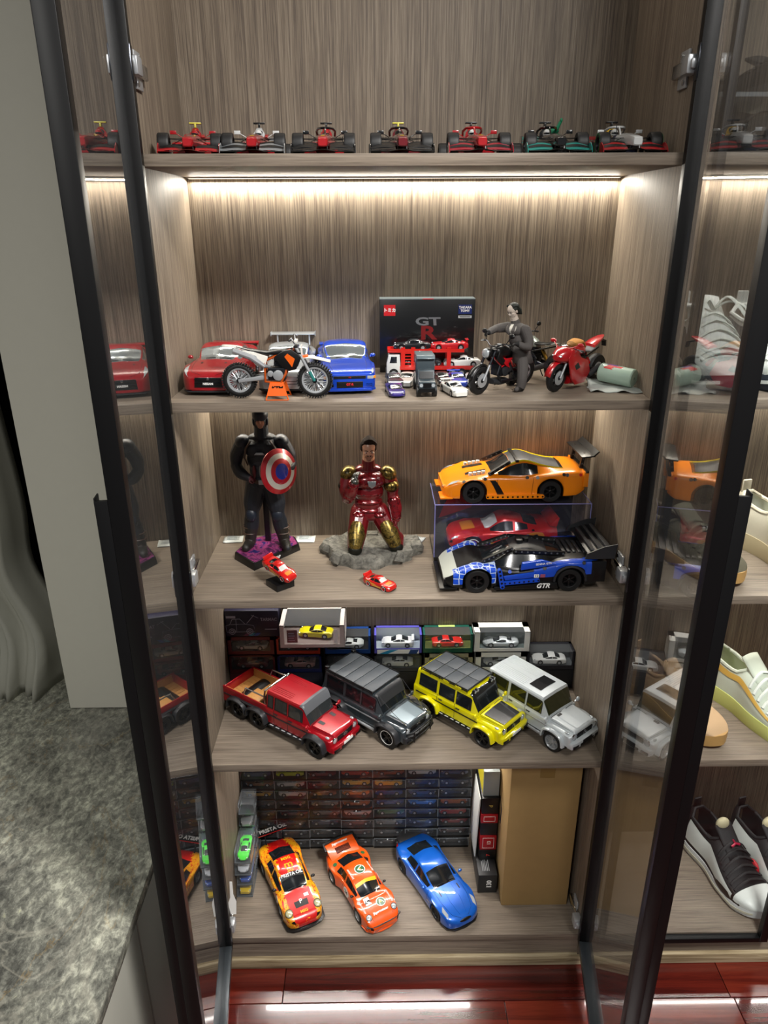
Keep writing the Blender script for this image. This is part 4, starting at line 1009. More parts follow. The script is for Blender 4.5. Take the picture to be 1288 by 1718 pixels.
# grey with big rack
P = dict(PG); gry = mat('paint_blue_grey', '#3c4449', .3, .35, 1); P.update(plate=M_black, bumper=M_dark, zw=.47, rw=.47, ra=.52, fl=.08, bars=M_black)
gg, B = make_g('off_road_car', 'dark grey lifted off road wagon with full length flat roof rack', P, gry, flare=M_dark, rimstyle='twin', rim=M_black, tyre=.62, trim=M_alu, tread=True)
rack(SG, gg, -2.0, .5, mat('rack_grey', '#3d4247', .5, noise=.1), (5, 1), hw=.84)
B.cross(SG, 'bonnet_panel', mat('paint_light_blue_grey', '#7d8b92', .28, .4, 1), gg, 1.15, 2.0, 8.15, off=.025, label='paler blue grey bonnet panel'); B.cross(SG, 'visor', M_dark, gg, .58, .82, 7.25, off=.06)
for sd in (-1, 1):
    MB(SG).tube([(.75, sd * .72, 2.0), (1.4, sd * .68, 1.5), (2.05, sd * .62, 1.15)], .012, 5).obj('limb_riser', M_chrome, gg)
    MB(SG).box((-1.95, sd * .78, 2.18), (.16, .16, .10)).obj('rack_lamp', M_black, gg, bevel=.0008)
    for xw_ in (1.33, -1.36):
        b = MB(SG); b.lathe([(.285, 0), (.31, 0), (.31, .01), (.285, .01)], (xw_, sd * .975, .47), 'y', 24, True); b.obj('white_tyre_ring', M_ink_w, gg)
b = MB(SG)
for z in (.62, .80, .95): b.tube([(2.2, -.75, z), (2.32, -.6, z), (2.34, 0, z), (2.32, .6, z), (2.2, .75, z)], .028, 6)
for y in (-.5, .5): b.tube([(2.33, y, .5), (2.33, y, .98)], .03, 6)
b.obj('bull_bar', M_black, gg)
place(gg, -.062, .142, ZD, -41)
# red six wheeler with load bed
S6 = .0550
P6 = dict(PG); redp = paint('crimson', '#a00618', .27)
P6.update(x=(2.10, -3.75), wheels=[1.33, -1.75, -2.88], ra=.50, zw=.46, rw=.46, tail=-3.7, end=-3.75, bed=-1.25, sw=[(-.06, .66), (-.80, -.16), (-1.18, -.90)], step=(-1.1, .78), doors=[.92, -.11, -.85], doorh=[.06, -.72], bumper=redp, plate=M_white, fl=.10)
g6, B = make_g('off_road_pickup', 'red six wheeled off road pickup with wooden load bed', P6, redp, S=S6, flare=M_dark, rimstyle='twin', rim=M_black, tyre=.6, tread=True, glass=mat('grey_car_glass', '#2a2d2e', .06, 0, 1))
roof_ribs(B, S6, g6, redp, -1.1, -.1, 4); B.cross(S6, 'visor', M_grey, g6, .50, .78, 7.2, off=.05, label='grey roof visor'); B.patch(S6, 'bonnet_vent', M_dark, g6, 1.08, 1.36, 8.35, 8.6, -1, off=.012); B.patch(S6, 'bonnet_vent', M_dark, g6, 1.08, 1.36, 8.35, 8.6, 1, off=.012)
b = MB(S6)
for sd in (-1, 1): b.tube([(-1.35, sd * .80, 1.28), (-1.4, sd * .80, 1.62), (-1.36, sd * .76, 1.92), (-1.30, sd * .6, 1.98)], .035, 8); b.tube([(-1.4, sd * .80, 1.62), (-2.45, sd * .80, 1.62), (-2.6, sd * .80, 1.28)], .032, 8)
b.tube([(-1.31, -.62, 1.98), (-1.31, .62, 1.98)], .035, 8); b.obj('roll_bar', M_chrome, g6)
bw = mat('bed_wood', '#a9783f', .45, noise=.2, nscale=300)
for k in range(7): MB(S6).bx(-3.6, -1.45, -.78 + k * .225, -.78 + k * .225 + .2, .862, .875).obj('bed_board', bw, g6)
for sd in (-1, 1): MB(S6).bx(-3.6, -1.4, min(sd * .79, sd * .812), max(sd * .79, sd * .812), .87, 1.25).obj('bed_side', bw, g6)
MB(S6).bx(-3.7, -3.65, -.86, .86, .7, 1.28).obj('tailgate', redp, g6, bevel=.0006)
b = MB(S6); b.cyl((-1.55, -.1, 1.05), (-1.78, -.1, 1.10), .40, 26); o = b.obj('spare_wheel', M_rubber, g6, bevel=.002); MB(S6).cyl((-1.78, -.1, 1.10), (-1.80, -.1, 1.10), .2, 18).obj('rim', M_gun, o)
MB(S6).bx(-2.7, -2.0, -.55, .1, .875, 1.0).obj('wooden_crate', mat('crate_wood', '#c08a4c', .45, noise=.2, nscale=300), g6, bevel=.0008)
for sd in (-1, 1): MB(S6).bx(-2.9, -1.7, sd * .93 - .06, sd * .93 + .06, .95, 1.02).obj('fender_bridge', M_dark, g6, bevel=.001)
place(g6, -.224, .107, ZD, -36)
# ------------------------------------------------------------------ open wheel racing cars on the topmost shelf
SF = .274 / 5.3
def formula(label, main, second, nose=None, halo=True, tcam=None, wingm=None, old=False, helmet=None, airbox=None, ringm=None, group=None, badge=False):
    S = SF; t = thing('racing_car', label, 'racing car', group=group)
    nose = nose or main; wingm = wingm or second; airbox = airbox or main
    yb = mat('badge_yellow', '#d8b21a', .3, 0, 1)
    if badge: MB(S).prism([(2.2, .556), (1.9, .60), (1.9, .606), (2.2, .562)], -.06, .06, 'y').obj('nose_badge', yb, t)
    # survival cell with nose: rings along x (front +)
    def ring(x, w, z0, z1, n=12, sq=2.6):
        r = []
        for k in range(n):
            a = 2 * PI * k / n; c, s_ = math.cos(a), math.sin(a); q = (abs(c) ** sq + abs(s_) ** sq) ** (-1 / sq)
            r.append((x, w * c * q, (z0 + z1) / 2 + (z1 - z0) / 2 * s_ * q))
        return r
    hi = .62 if not old else .56
    b = MB(S); b.rings([ring(2.62, .125, .25, .44, 16, 6), ring(2.59, .145, .22, .47, 16, 6), ring(2.2, .17, .26, .55, 16, 5), ring(1.6, .22, .28, hi + .04, 16, 4), ring(1.05, .28, .22, .70, 16, 3)]); b.obj('nose_cone', nose, t)
    b = MB(S); b.rings([ring(1.05, .28, .22, .68), ring(.75, .33, .15, .72), ring(.30, .36, .10, .74), ring(.05, .36, .10, .62), ring(-.5, .36, .10, .62)]); b.obj('survival_cell', main, t)
    b = MB(S); b.rings([ring(-.35, .20, .5, .98), ring(-.48, .17, .5, 1.06), ring(-.62, .15, .45, 1.07), ring(-1.2, .13, .4, .86), ring(-2.1, .09, .3, .55)]); ab = b.obj('airbox', airbox, t)
    MB(S).add(ring(-.345, .12, .80, .96), [tuple(range(12))]).obj('air_inlet', M_black, ab)
    for sd in (-1, 1):
        b = MB(S)
        def sp(x, y0, y1, z0, z1): return [(x, sd * y0, z0), (x, sd * y1, z0), (x, sd * y1, z1 * .9 + z0 * .1), (x, sd * lerp(y1, y0, .25), z1), (x, sd * y0, z1)]
        b.rings([sp(.35, .30, .62, .22, .50), sp(.28, .30, .72, .16, .56), sp(-.4, .30, .74, .12, .54), sp(-1.3, .2, .5, .10, .40), sp(-1.9, .1, .25, .1, .3)]); o = b.obj('sidepod', main, t, bevel=.0006)
        b = MB(S); b.bx(.30, .362, min(sd * .40, sd * .70), max(sd * .40, sd * .70), .28, .48); b.obj('inlet', M_black, o)
        b = MB(S); b.box((.55, sd * .62, .80), (.07, .20, .11)); b.cyl((.52, sd * .34, .66), (.55, sd * .56, .78), .015, 5); b.obj('side_mirror', second if not old else main, t, bevel=.0004)
        b = MB(S); b.prism([(.6, .15), (.75, .45), (.3, .55), (.15, .2)], min(sd * .80, sd * .815), max(sd * .80, sd * .815), 'y'); b.obj('bargeboard', M_black, t)
    # floor
    b = MB(S); b.prism([(.9, -.25), (.9, .25), (.5, .82), (-1.4, .78), (-2.2, .4), (-2.2, -.4), (-1.4, -.78), (.5, -.82)], .05, .09, 'z'); b.obj('floor_plate', M_black, t)
    # front wing: three curved elements each side plus main plane and end plates
    WY = .96 if not old else .90
    b = MB(S); rows = []
    for j in range(17):
        y = lerp(-WY, WY, j / 16); dz = .05 * max(0, 1 - (abs(y) / .3) ** 2); rows.append([(2.62 - .14 * abs(y), y, .10 + dz), (2.45 - .14 * abs(y), y, .13 + dz), (2.30 - .14 * abs(y), y, .12 + dz), (2.45 - .14 * abs(y), y, .09 + dz)])
    b.rings(rows, cap=True); fwing = b.obj('front_wing', M_black if not old else wingm, t)
    for sd in (-1, 1):
        for k in range(4 if not old else 2):
            b = MB(S); rows = []
            for j in range(9):
                u = j / 8; y = lerp(.20, WY, u); x = 2.40 - .12 * k - .13 * y; z = .15 + .055 * k + .05 * math.sin(u * PI) * (1 if k else .4) - .02 * u
                rows.append([(x, sd * y, z), (x - .14, sd * y, z + .07), (x - .15, sd * y, z + .055), (x, sd * y, z - .012)])
            b.rings(rows, cap=True); b.obj('wing_flap', wingm if k % 2 == 0 else M_black, fwing, ang=30)
        b = MB(S); b.prism([(2.50, .06), (1.98, .06), (1.95, .34), (2.15, .36), (2.42, .2)], min(sd * WY, sd * (WY + .02)), max(sd * WY, sd * (WY + .02)), 'y'); b.obj('end_plate', wingm, fwing)
        b = MB(S); b.cyl((2.3, sd * .12, .36), (2.36, sd * .14, .14), .02, 5); b.obj('wing_pylon', M_black, fwing)
    # rear wing
    b = MB(S); b.prism([(-2.3, .86), (-2.55, .96), (-2.56, .93), (-2.3, .83)], -.5, .5, 'y'); b.prism([(-2.2, .76), (-2.4, .8), (-2.4, .77), (-2.2, .73)], -.5, .5, 'y')
    rw = b.obj('rear_wing', wingm, t)
    for sd in (-1, 1): MB(S).prism([(-2.12, .5), (-2.6, .5), (-2.6, .98), (-2.15, .95)], min(sd * .5, sd * .52), max(sd * .5, sd * .52), 'y').obj('end_plate', second, rw)
    # wheels and suspension
    for x, wd, yc in ((1.62, .34, .80), (-1.78, .40, .78)):
        for sd in (-1, 1):
            wheel(t, S, x, sd * yc, .345, .345, wd, 'ten', M_gun, sd, .55)
            for dx, z, zz in ((.22, .50, .52), (-.22, .5, .52), (.25, .28, .22), (-.2, .28, .22), (.0, .52, .3)):
                MB(S).tube([(x + dx, sd * .22, z), (x, sd * (yc - wd / 2 + .04), zz)], .018, 5, flat=(1.6, .6)).obj('suspension_arm', M_black, t)
    if ringm:
        for sd in (-1, 1): MB(S).lathe([(.27, 0), (.31, 0), (.31, .012), (.27, .012)], (1.62, sd * .975, .345), 'y', 24, True).obj('tyre_band', ringm, t)
    # cockpit, driver, halo, camera pods
    b = MB(S); b.ell((.02, 0, .66), (.36, .24, .10), 16, 6); b.obj('cockpit_opening', M_black, t)
    hm = helmet or M_white
    b = MB(S); b.ell((-.08, 0, .80), (.15, .13, .15), 14, 10); h = b.obj('driver_helmet', hm, t)
    b = MB(S); b.ell((-.02, 0, .81), (.11, .118, .05), 12, 6); b.obj('visor', M_glassd, h)
    if halo:
        b = MB(S); pts = [(-.38, .29, .80), (-.1, .31, .90), (.2, .24, .95), (.38, .12, .95), (.42, 0, .95)]
        pts = pts + [(x, -y, z) for x, y, z in reversed(pts[:-1])]
        b.tube(pts, .038, 8); b.tube([(.42, 0, .95), (.55, 0, .84), (.66, 0, .70)], .03, 8); b.obj('halo', second if second is not M_black else M_black, t)
    else:
        b = MB(S); b.prism([(-.34, .64), (.25, .70), (.1, .78), (-.34, .86)], -.33, -.22, 'y'); b.prism([(-.34, .64), (.25, .70), (.1, .78), (-.34, .86)], .22, .33, 'y'); b.obj('head_rest', main, t, bevel=.0005)
    b = MB(S); b.bx(-.62, -.44, -.03, .03, 1.05, 1.17); b.bx(-.60, -.44, -.19, .19, 1.16, 1.205); b.obj('camera_pod', tcam or M_black, t, bevel=.0004)
    return t
MR = paint('racing_red', '#9c0d16'); MDR = paint('wine_red', '#5f0b16'); MK = mat('paint_black_coat', '#0d0e10', .25, 0, 1); MW = mat('paint_white', '#c4c6c5', .3, 0, 1)
MT = mat('paint_teal', '#0b7d74', .3, 0, 1); MY = mat('paint_yellow', '#e3b413', .3, 0, 1); MN = mat('paint_navy', '#141d3d', .3, 0, 1)
ycam = mat('camera_yellow', '#c9c04a', .4)
CARS_F = [
 ((-.364, .158, -83), formula('bright red older open wheel racing car with yellow camera bar, leftmost of the row', MR, MR, halo=False, old=True, tcam=ycam, wingm=MR, helmet=MR)),
 ((-.256, .160, -87), formula('red open wheel racing car with white airbox and grey front wing, second from left', MR, MW, halo=False, wingm=mat('paint_silver_grey', '#8d9194', .35, .4, 1), airbox=MW, helmet=MW, badge=True)),
 ((-.141, .162, -89), formula('red halo racing car with black front wing, third from left', MR, MK, wingm=MK, helmet=MR, badge=True)),
 ((-.016, .162, -89), formula('dark wine red halo racing car with black front wing, middle of the row', MDR, MK, wingm=MK, tcam=ycam, helmet=MK, badge=True)),
 ((.110, .160, -90), formula('red halo racing car with red front wing, fifth from left', MR, MR, wingm=paint('cherry', '#8c1024'), helmet=MW, badge=True)),
 ((.238, .160, -92), formula('black and teal halo racing car with white helmet', MK, MK, wingm=MT, nose=MK, helmet=MW)),
 ((.354, .158, -91), formula('white, red and navy halo racing car with yellow airbox, rightmost of the row', MN, MW, wingm=MR, nose=MW, airbox=MY, helmet=MW, ringm=mat('band_green', '#1d6a35', .4))),
]
for (x, y, a), t in CARS_F: place(t, x, y, ZA, a)
# driver standing up in the black and teal car waves: green flag-like arm
t = CARS_F[5][1]
b = MB(SF); b.tube([(-.1, .1, .8), (-.05, .34, .98), (-.02, .42, 1.16)], [.07, .06, .05], 8); b.ell((-.02, .44, 1.2), (.06, .05, .07), 10, 6); b.ell((-.15, .22, .9), (.14, .2, .1), 12, 6); b.obj('raised_arm', mat('suit_green', '#12734e', .5), t)
b = MB(SF); b.tube([(.9, -.2, .72), (.9, -.22, 1.0)], .012, 5); b.obj('antenna', M_black, CARS_F[6][1])
# ------------------------------------------------------------------ motorcycles on shelf B
def spoked(parent, S, x, z, r, tw, rimm, knob=False, spokes=36, cast=0, name='wheel'):
    t = MB(S); ro, ri = r, r - tw * .85
    t.lathe([(ri, -tw * .42), (ri + .02, -tw * .5), (ro - .03, -tw * .46), (ro, -tw * .22), (ro, tw * .22), (ro - .03, tw * .46), (ri + .02, tw * .5), (ri, tw * .42)], axis='y', n=36, close=True)
    if knob:
        for k in range(40):
            M = Matrix.Rotation(2 * PI * k / 40, 4, 'Y')
            for y in ((-.045, .045) if k % 2 else (-.05, 0, .05)): bb = MB().box((0, y, ro + .006), (.024, .032, .03)); t.add(bb.v, bb.f, M)
    w = t.obj(name, M_rubber, parent); w.location = (x * S, 0, z * S)
    g = MB(S); g.lathe([(ri - .035, -tw * .32), (ri, -tw * .42), (ri + .004, -tw * .42), (ri + .004, tw * .42), (ri, tw * .42), (ri - .035, tw * .32)], axis='y', n=36, close=True)
    if cast:
        for k in range(cast):
            for d in (-.16, .16):
                M = Matrix.Rotation(2 * PI * k / cast + d, 4, 'Y'); bb = MB().prism([(-.02, .05), (.02, .05), (.014, ri - .02), (-.014, ri - .02)], -.02, .02, 'y'); g.add(bb.v, bb.f, M)
    g.obj('rim', rimm, w)
    if not cast:
        sp = MB(S)
        for k in range(spokes):
            a = 2 * PI * k / spokes; sd = 1 if k % 2 else -1; d = .35 * (1 if (k // 2) % 2 else -1)
            sp.tube([(.05 * math.sin(a + d), sd * .04, .05 * math.cos(a + d)), ((ri - .02) * math.sin(a), 0, (ri - .02) * math.cos(a))], .010, 4, cap=False)
        o = sp.obj('spokes', M_alu, w); o['kind'] = 'stuff'
    h = MB(S); h.cyl((0, -.07, 0), (0, .07, 0), .05, 14); h.obj('hub', M_gun, w)
    d = MB(S); d.lathe([(.05, .075), (.15, .075), (.15, .085), (.05, .085)], axis='y', n=28, close=True); d.obj('brake_disc', M_alu, w)
    return w
def loft_x(b, st, n=14, sq=2.4):
    """st: (x, half width, z0, z1) stations -> superellipse tube"""
    R_ = []
    for x, w, z0, z1 in st:
        r = []
        for k in range(n):
            a = 2 * PI * k / n; c, s_ = math.cos(a), math.sin(a); q = (abs(c) ** sq + abs(s_) ** sq) ** (-1 / sq); r.append((x, w * c * q, (z0 + z1) / 2 + (z1 - z0) / 2 * s_ * q))
        R_.append(r)
    return b.rings(R_)
def engine_v(t, S, c, m, cover=M_gun, twin=True):
    b = MB(S); b.box(c, (.34, .26, .24)); e = b.obj('engine', m, t, bevel=.0006)
    for a in ((-.5, .55) if twin else (-.15,)):
        f = MB(S)
        for k in range(6):
            d = .15 + k * .03; f.box((c[0] - math.sin(a) * d, c[1], c[2] + math.cos(a) * d), (.17, .2, .014), Matrix.Rotation(-a, 3, 'Y'))
        f.box((c[0] - math.sin(a) * .24, 0, c[2] + math.cos(a) * .24), (.12, .15, .2), Matrix.Rotation(-a, 3, 'Y')); f.obj('cylinder', m, e)
    for sd in (-1, 1): b = MB(S); b.cyl((c[0] + .03, sd * .12, c[2] - .02), (c[0] + .03, sd * .17, c[2] - .02), .10, 18); b.cyl((c[0] - .12, sd * .12, c[2] + .01), (c[0] - .12, sd * .155, c[2] + .01), .06, 14); b.obj('engine_cover', cover, e, bevel=.0005)
    return e
def fork(t, S, top, axle, m, leg=None, hw=.10):
    top = Vector(top); axle = Vector(axle)
    for sd in (-1, 1):
        o = Vector((0, sd * hw, 0)); mid = top.lerp(axle, .48 if leg is None else .72); b = MB(S); b.cyl(top + o, mid + o, .03, 10); b.obj('fork_tube', m, t); b = MB(S); b.cyl(mid + o, axle + o, .024 if leg is None else .03, 10); b.obj('fork_leg', leg or M_alu, t)
    b = MB(S); b.box(top + Vector((0, 0, 0)), (.08, .26, .03)); b.box(top.lerp(axle, .18), (.08, .26, .03)); b.obj('fork_clamp', M_gun, t)
def bars(t, S, c, w, rise, back, m=M_gun, grip=M_rubber):
    b = MB(S); P = [(c[0] - back, -w, c[2] + rise - .02), (c[0] - back * .6, -w * .6, c[2] + rise), (c[0], -w * .22, c[2]), (c[0], w * .22, c[2]), (c[0] - back * .6, w * .6, c[2] + rise), (c[0] - back, w, c[2] + rise - .02)]
    h = MB(S).tube(P, .014, 7).obj('handlebar', m, t)
    for sd, (p, q) in ((-1, (P[0], P[1])), (1, (P[5], P[4]))):
        MB(S).cyl(p, Vector(p).lerp(Vector(q), .55), .022, 8).obj('grip', grip, h); MB(S).tube([Vector(p).lerp(Vector(q), .6) + Vector((.03, 0, 0)), Vector(p) + Vector((.06, 0, -.01))], .008, 5).obj('lever', M_alu, h)
    return h
def swing(t, S, a, b_, m=M_alu, hw=.11):
    for sd in (-1, 1): MB(S).tube([(a[0], sd * hw * .8, a[1]), (b_[0], sd * hw, b_[1])], [.05, .035], 8, flat=(.5, 1)).obj('swing_arm', m, t)
# ---- dirt bike on its orange stand (side view, front to the right)
def dirt_bike():
    S = 1 / 11.3; ora = mat('plastic_orange', '#d95a0c', .35); wht = mat('plastic_cream_white', '#d9d6cd', .35)
    t = thing('dirt_bike', 'white, black and orange dirt bike with knobbly tyres raised on an orange stand', 'motorcycle')
    rw = spoked(t, S, -.73, .36, .325, .10, M_alu, True); fw_ = spoked(t, S, .76, .36, .335, .09, M_alu, True)
    swing(t, S, (-.12, .44), (-.73, .36)); fork(t, S, (.42, 0, 1.02), (.76, 0, .36), M_alu, mat('fork_guard_teal', '#1c6b66', .4))
    bars(t, S, (.40, 0, 1.08), .40, .12, .06, M_alu); 
    b = MB(S); b.box((.42, 0, 1.12), (.06, .2, .06)); b.obj('bar_pad', wht, t, bevel=.001)
    engine_v(t, S, (.03, 0, .50), M_gun, M_alu, twin=False)
    b = MB(S); b.tube([(.38, 0, .98), (.28, .06, .78), (.2, .12, .5), (.1, .14, .33), (-.2, .12, .35), (-.2, .1, .75), (.3, .04, .95)], .026, 7); b.tube([(.38, 0, .98), (.28, -.06, .78), (.2, -.12, .5), (.1, -.14, .33), (-.2, -.12, .35), (-.2, -.1, .75), (.3, -.04, .95)], .026, 7); b.tube([(-.18, .08, .78), (-.55, .07, .92)], .018, 6); b.tube([(-.18, -.08, .78), (-.55, -.07, .92)], .018, 6); b.obj('frame_tubes', mat('frame_orange_dark', '#a8460d', .4), t)
    b = MB(S); loft_x(b, [(.30, .06, .86, .94), (.1, .10, .84, .97), (-.15, .10, .86, .93), (-.5, .09, .92, .98), (-.74, .07, 1.0, 1.03)]); b.obj('seat', M_black, t)
    for sd in (-1, 1):
        b = MB(S); b.prism([(.34, .98), (.52, .84), (.42, .6), (.28, .56), (.12, .66), (.0, .84), (.2, .96)], min(sd * .11, sd * .15), max(sd * .11, sd * .15), 'y'); o = b.obj('radiator_shroud', M_black, t, bevel=.001); b = MB(S); b.prism([(.26, .9), (.4, .8), (.34, .64), (.30, .70), (.2, .84)], min(sd * .15, sd * .156), max(sd * .15, sd * .156), 'y'); b.obj('graphic', ora, o)
        b = MB(S); b.prism([(-.12, .84), (-.2, .62), (-.36, .66), (-.62, .96), (-.4, .93)], min(sd * .10, sd * .125), max(sd * .10, sd * .125), 'y'); o = b.obj('side_panel', wht, t, bevel=.001)
        b = MB(S); b.cyl((-.40, sd * .126, .80), (-.40, sd * .13, .80), .07, 18); b.obj('number_disc', M_lgrey, o)
        text('lettering', '25', .10 * S, M_ink_k, o, frame((-.40 * S, sd * .1315 * S, .80 * S), (-sd, 0, 0), (0, 0, 1)), bold=.0001)
    b = MB(S); b.tube([(-.12, 0, .62), (-.2, -.15, .66), (-.45, -.16, .84), (-.78, -.15, .96)], [.03, .04, .06, .055], 10); b.obj('silencer', M_alu, t)
    b = MB(S); rows = []
    for k in range(9):
        u = k / 8; x = lerp(-.45, -1.02, u); z = .95 + .10 * u + .03 * math.sin(u * PI); w = .09 - .03 * u; rows.append([(x, -w, z - .03), (x, -w * .5, z), (x, w * .5, z), (x, w, z - .03)])
    o = b.grid(rows).obj('rear_mudguard', wht, t); so = o.modifiers.new('s', 'SOLIDIFY'); so.thickness = .012 * S
    b = MB(S); rows = []
    for k in range(11):
        u = k / 10; x = lerp(.40, 1.08, u); z = .82 + .02 * math.sin(u * PI) - .12 * max(0, u - .4); w = .085 - .03 * abs(u - .4); rows.append([(x, -w, z - .035), (x, -w * .5, z), (x, w * .5, z), (x, w, z - .035)])
    o = b.grid(rows).obj('front_mudguard', wht, t); so = o.modifiers.new('s', 'SOLIDIFY'); so.thickness = .012 * S
    b = MB(S); b.prism([(.42, .80), (.62, .86), (.66, .83), (.44, .74)], -.07, .07, 'y'); b.obj('mudguard_mount', ora, t, bevel=.001)
    b = MB(S); b.box((.52, 0, .93), (.02, .22, .24)); b.obj('front_number_plate', wht, t, bevel=.001)
    b = MB(S); b.tube([(-.3, 0, .55), (-.22, 0, .78)], .04, 8); b.obj('shock_absorber', M_alu, t)
    b = MB(S); b.tube([(-.73, .09, .43), (-.1, .09, .52)], .012, 5); b.tube([(-.73, .09, .29), (-.1, .09, .40)], .012, 5); b.obj('chain', M_gun, t)
    return t
db = dirt_bike(); db.location = (-.232, .034, ZB); db.rotation_euler = (0, 0, math.radians(-1))
def stand():
    ora = mat('plastic_orange', '#d95a0c', .35); t = thing('bike_stand', 'small orange folding stand under the dirt bike', 'stand')
    b = MB(); b.bx(-.012, .012, -.014, .014, .028, .031); b.obj('stand_top', ora, t)
    for sd in (-1, 1):
        y = sd * .019; b = MB(); b.add([(-.012, sd * .013, .030), (.012, sd * .013, .030), (.018, y, .008), (-.018, y, .008), (-.012, sd * .015, .030), (.012, sd * .015, .030), (.018, y + .0015 * sd, .008), (-.018, y + .0015 * sd, .008)], [(0, 1, 2, 3), (7, 6, 5, 4), (0, 4, 5, 1), (1, 5, 6, 2), (2, 6, 7, 3), (3, 7, 4, 0)]); o = b.obj('stand_side', ora, t)
        for sx in (-1, 1): MB().tube([(sx * .017, y, .009), (sx * .0195, y + sd * .002, .0008)], .0012, 5).obj('stand_leg', ora, t)
        MB().tube([(-.0195, y + sd * .002, .001), (.0195, y + sd * .002, .001)], .001, 5).obj('foot_bar', ora, t)
        if sd < 0: text('lettering', 'KTM', .0095, M_ink_k, o, frame((0, -.0172, .021), (1, 0, 0), (0, -.25, 1)), bold=.0004, shear=.25)
    return t
st = stand(); st.location = (-.230, .034, ZB)
# ---- black naked bike
def street_bike(label, S, body, frame_m, kind):
    t = thing('motorcycle', label, 'motorcycle')
    cast = 5 if kind != 'cafe' else 5
    spoked(t, S, -.74, .33, .325, .19, M_gold if kind == 'cafe' else M_black, cast=cast); spoked(t, S, .74, .315, .31, .125, M_gold if kind == 'cafe' else M_black, cast=cast)
    swing(t, S, (-.15, .42), (-.74, .33), M_gun, .13); fork(t, S, (.44, 0, .92), (.74, 0, .315), M_gun if kind != 'cafe' else M_black, hw=.11)
    engine_v(t, S, (.06, 0, .46), M_gun, M_dark)
    b = MB(S)
    for sd in (-1, 1): b.tube([(.42, 0, .86), (.25, sd * .12, .74), (-.05, sd * .14, .66), (-.2, sd * .12, .5)], .024, 7); b.tube([(.42, 0, .80), (.2, sd * .13, .55), (-.05, sd * .14, .66)], .02, 7); b.tube([(-.05, sd * .13, .66), (-.6, sd * .1, .82)], .018, 7)
    b.obj('frame_tubes', frame_m, t)
    tk = MB(S); loft_x(tk, [(.42, .06, .80, .90), (.34, .15, .74, .97), (.15, .19, .72, 1.0), (-.02, .15, .72, .93), (-.14, .09, .74, .84)]); tank = tk.obj('fuel_tank', body, t)
    MB(S).cyl((.2, 0, .99), (.2, 0, 1.01), .05, 14).obj('filler_cap', M_alu, tank)
    b = MB(S); b.tube([(.2, .1, .62), (.3, .12, .4), (.2, .14, .22), (-.2, .16, .24)], .03, 8); b.tube([(-.15, .1, .5), (-.25, .15, .34)], .03, 8); ex = b.obj('exhaust_pipe', M_gun, t)
    b = MB(S); b.cyl((-.2, .17, .27), (-.62, .20, .42), .065, 14); b.obj('silencer', M_dark, ex)
    b = MB(S); b.tube([(-.05, -.12, .3), (-.1, -.24, .03)], .014, 6); b.obj('side_stand', M_gun, t)
    b = MB(S); b.tube([(-.45, .0, .48), (-.25, 0, .72)], .045, 8); b.obj('shock_absorber', M_redlens if kind != 'cafe' else M_gold, t)
    b = MB(S); rows = []
    for k in range(9):
        a = lerp(.2, 2.3, k / 8); r = .345; rows.append([(.74 + r * math.cos(a), -.075, .315 + r * math.sin(a) - .02), (.74 + r * math.cos(a), 0, .315 + r * math.sin(a)), (.74 + r * math.cos(a), .075, .315 + r * math.sin(a) - .02)])
    o = b.grid(rows).obj('front_mudguard', body if kind != 'naked' else M_black, t); so = o.modifiers.new('s', 'SOLIDIFY'); so.thickness = .012 * S
    if kind != 'sport':
        bars(t, S, (.40, 0, .98), .38, .08, .1); b = MB(S); b.ell((.56, 0, .86), (.10, .11, .11), 16, 10); hl = b.obj('headlamp_shell', M_black, t); b = MB(S); b.ell((.63, 0, .86), (.035, .098, .098), 16, 8); b.obj('headlamp', M_lamp, hl)
        for sd in (-1, 1): b = MB(S); b.cyl((.32, sd * .26, 1.05), (.28, sd * .34, 1.2), .010, 5); b.ell((.28, sd * .36, 1.23), (.03, .075, .055), 12, 6); b.obj('rear_view_mirror', M_black, t)
    if kind == 'naked':
        b = MB(S); loft_x(b, [(-.08, .10, .80, .86), (-.25, .16, .76, .83), (-.45, .15, .79, .87), (-.52, .08, .84, .92)]); b.obj('seat', M_black, t)
        b = MB(S); loft_x(b, [(-.4, .12, .76, .9), (-.6, .12, .82, .95), (-.78, .06, .9, .97)]); b.obj('tail_cowl', M_red, t)
        b = MB(S); loft_x(b, [(.38, .1, .18, .3), (.2, .16, .14, .28), (-.1, .15, .14, .26)]); b.obj('belly_pan', M_dark, t)
        for sd in (-1, 1):
            b = MB(S); b.prism([(.42, .9), (.46, .74), (.26, .6), (.2, .7)], min(sd * .16, sd * .21), max(sd * .16, sd * .21), 'y'); b.obj('side_scoop', M_black, t, bevel=.001)
            b = MB(S); b.prism([(.3, .72), (.1, .56), (-.04, .5), (.02, .6), (-.1, .72)], min(sd * .15, sd * .17), max(sd * .15, sd * .17), 'y'); b.obj('trellis_plate', M_red, t, bevel=.001)
    if kind == 'cafe':
        b = MB(S); loft_x(b, [(-.08, .11, .80, .88), (-.3, .13, .82, .88), (-.55, .12, .86, .92), (-.66, .07, .88, .93)]); b.obj('seat', M_black, t)
        b = MB(S); loft_x(b, [(-.45, .10, .80, .88), (-.7, .09, .86, .93), (-.78, .04, .9, .93)]); b.obj('tail_cowl', body, t)
        b = MB(S); b.cyl((.22, -.195, .88), (.22, -.185, .88), .045, 14); b.obj('tank_badge', mat('badge_blue', '#2b66b3', .3), t)
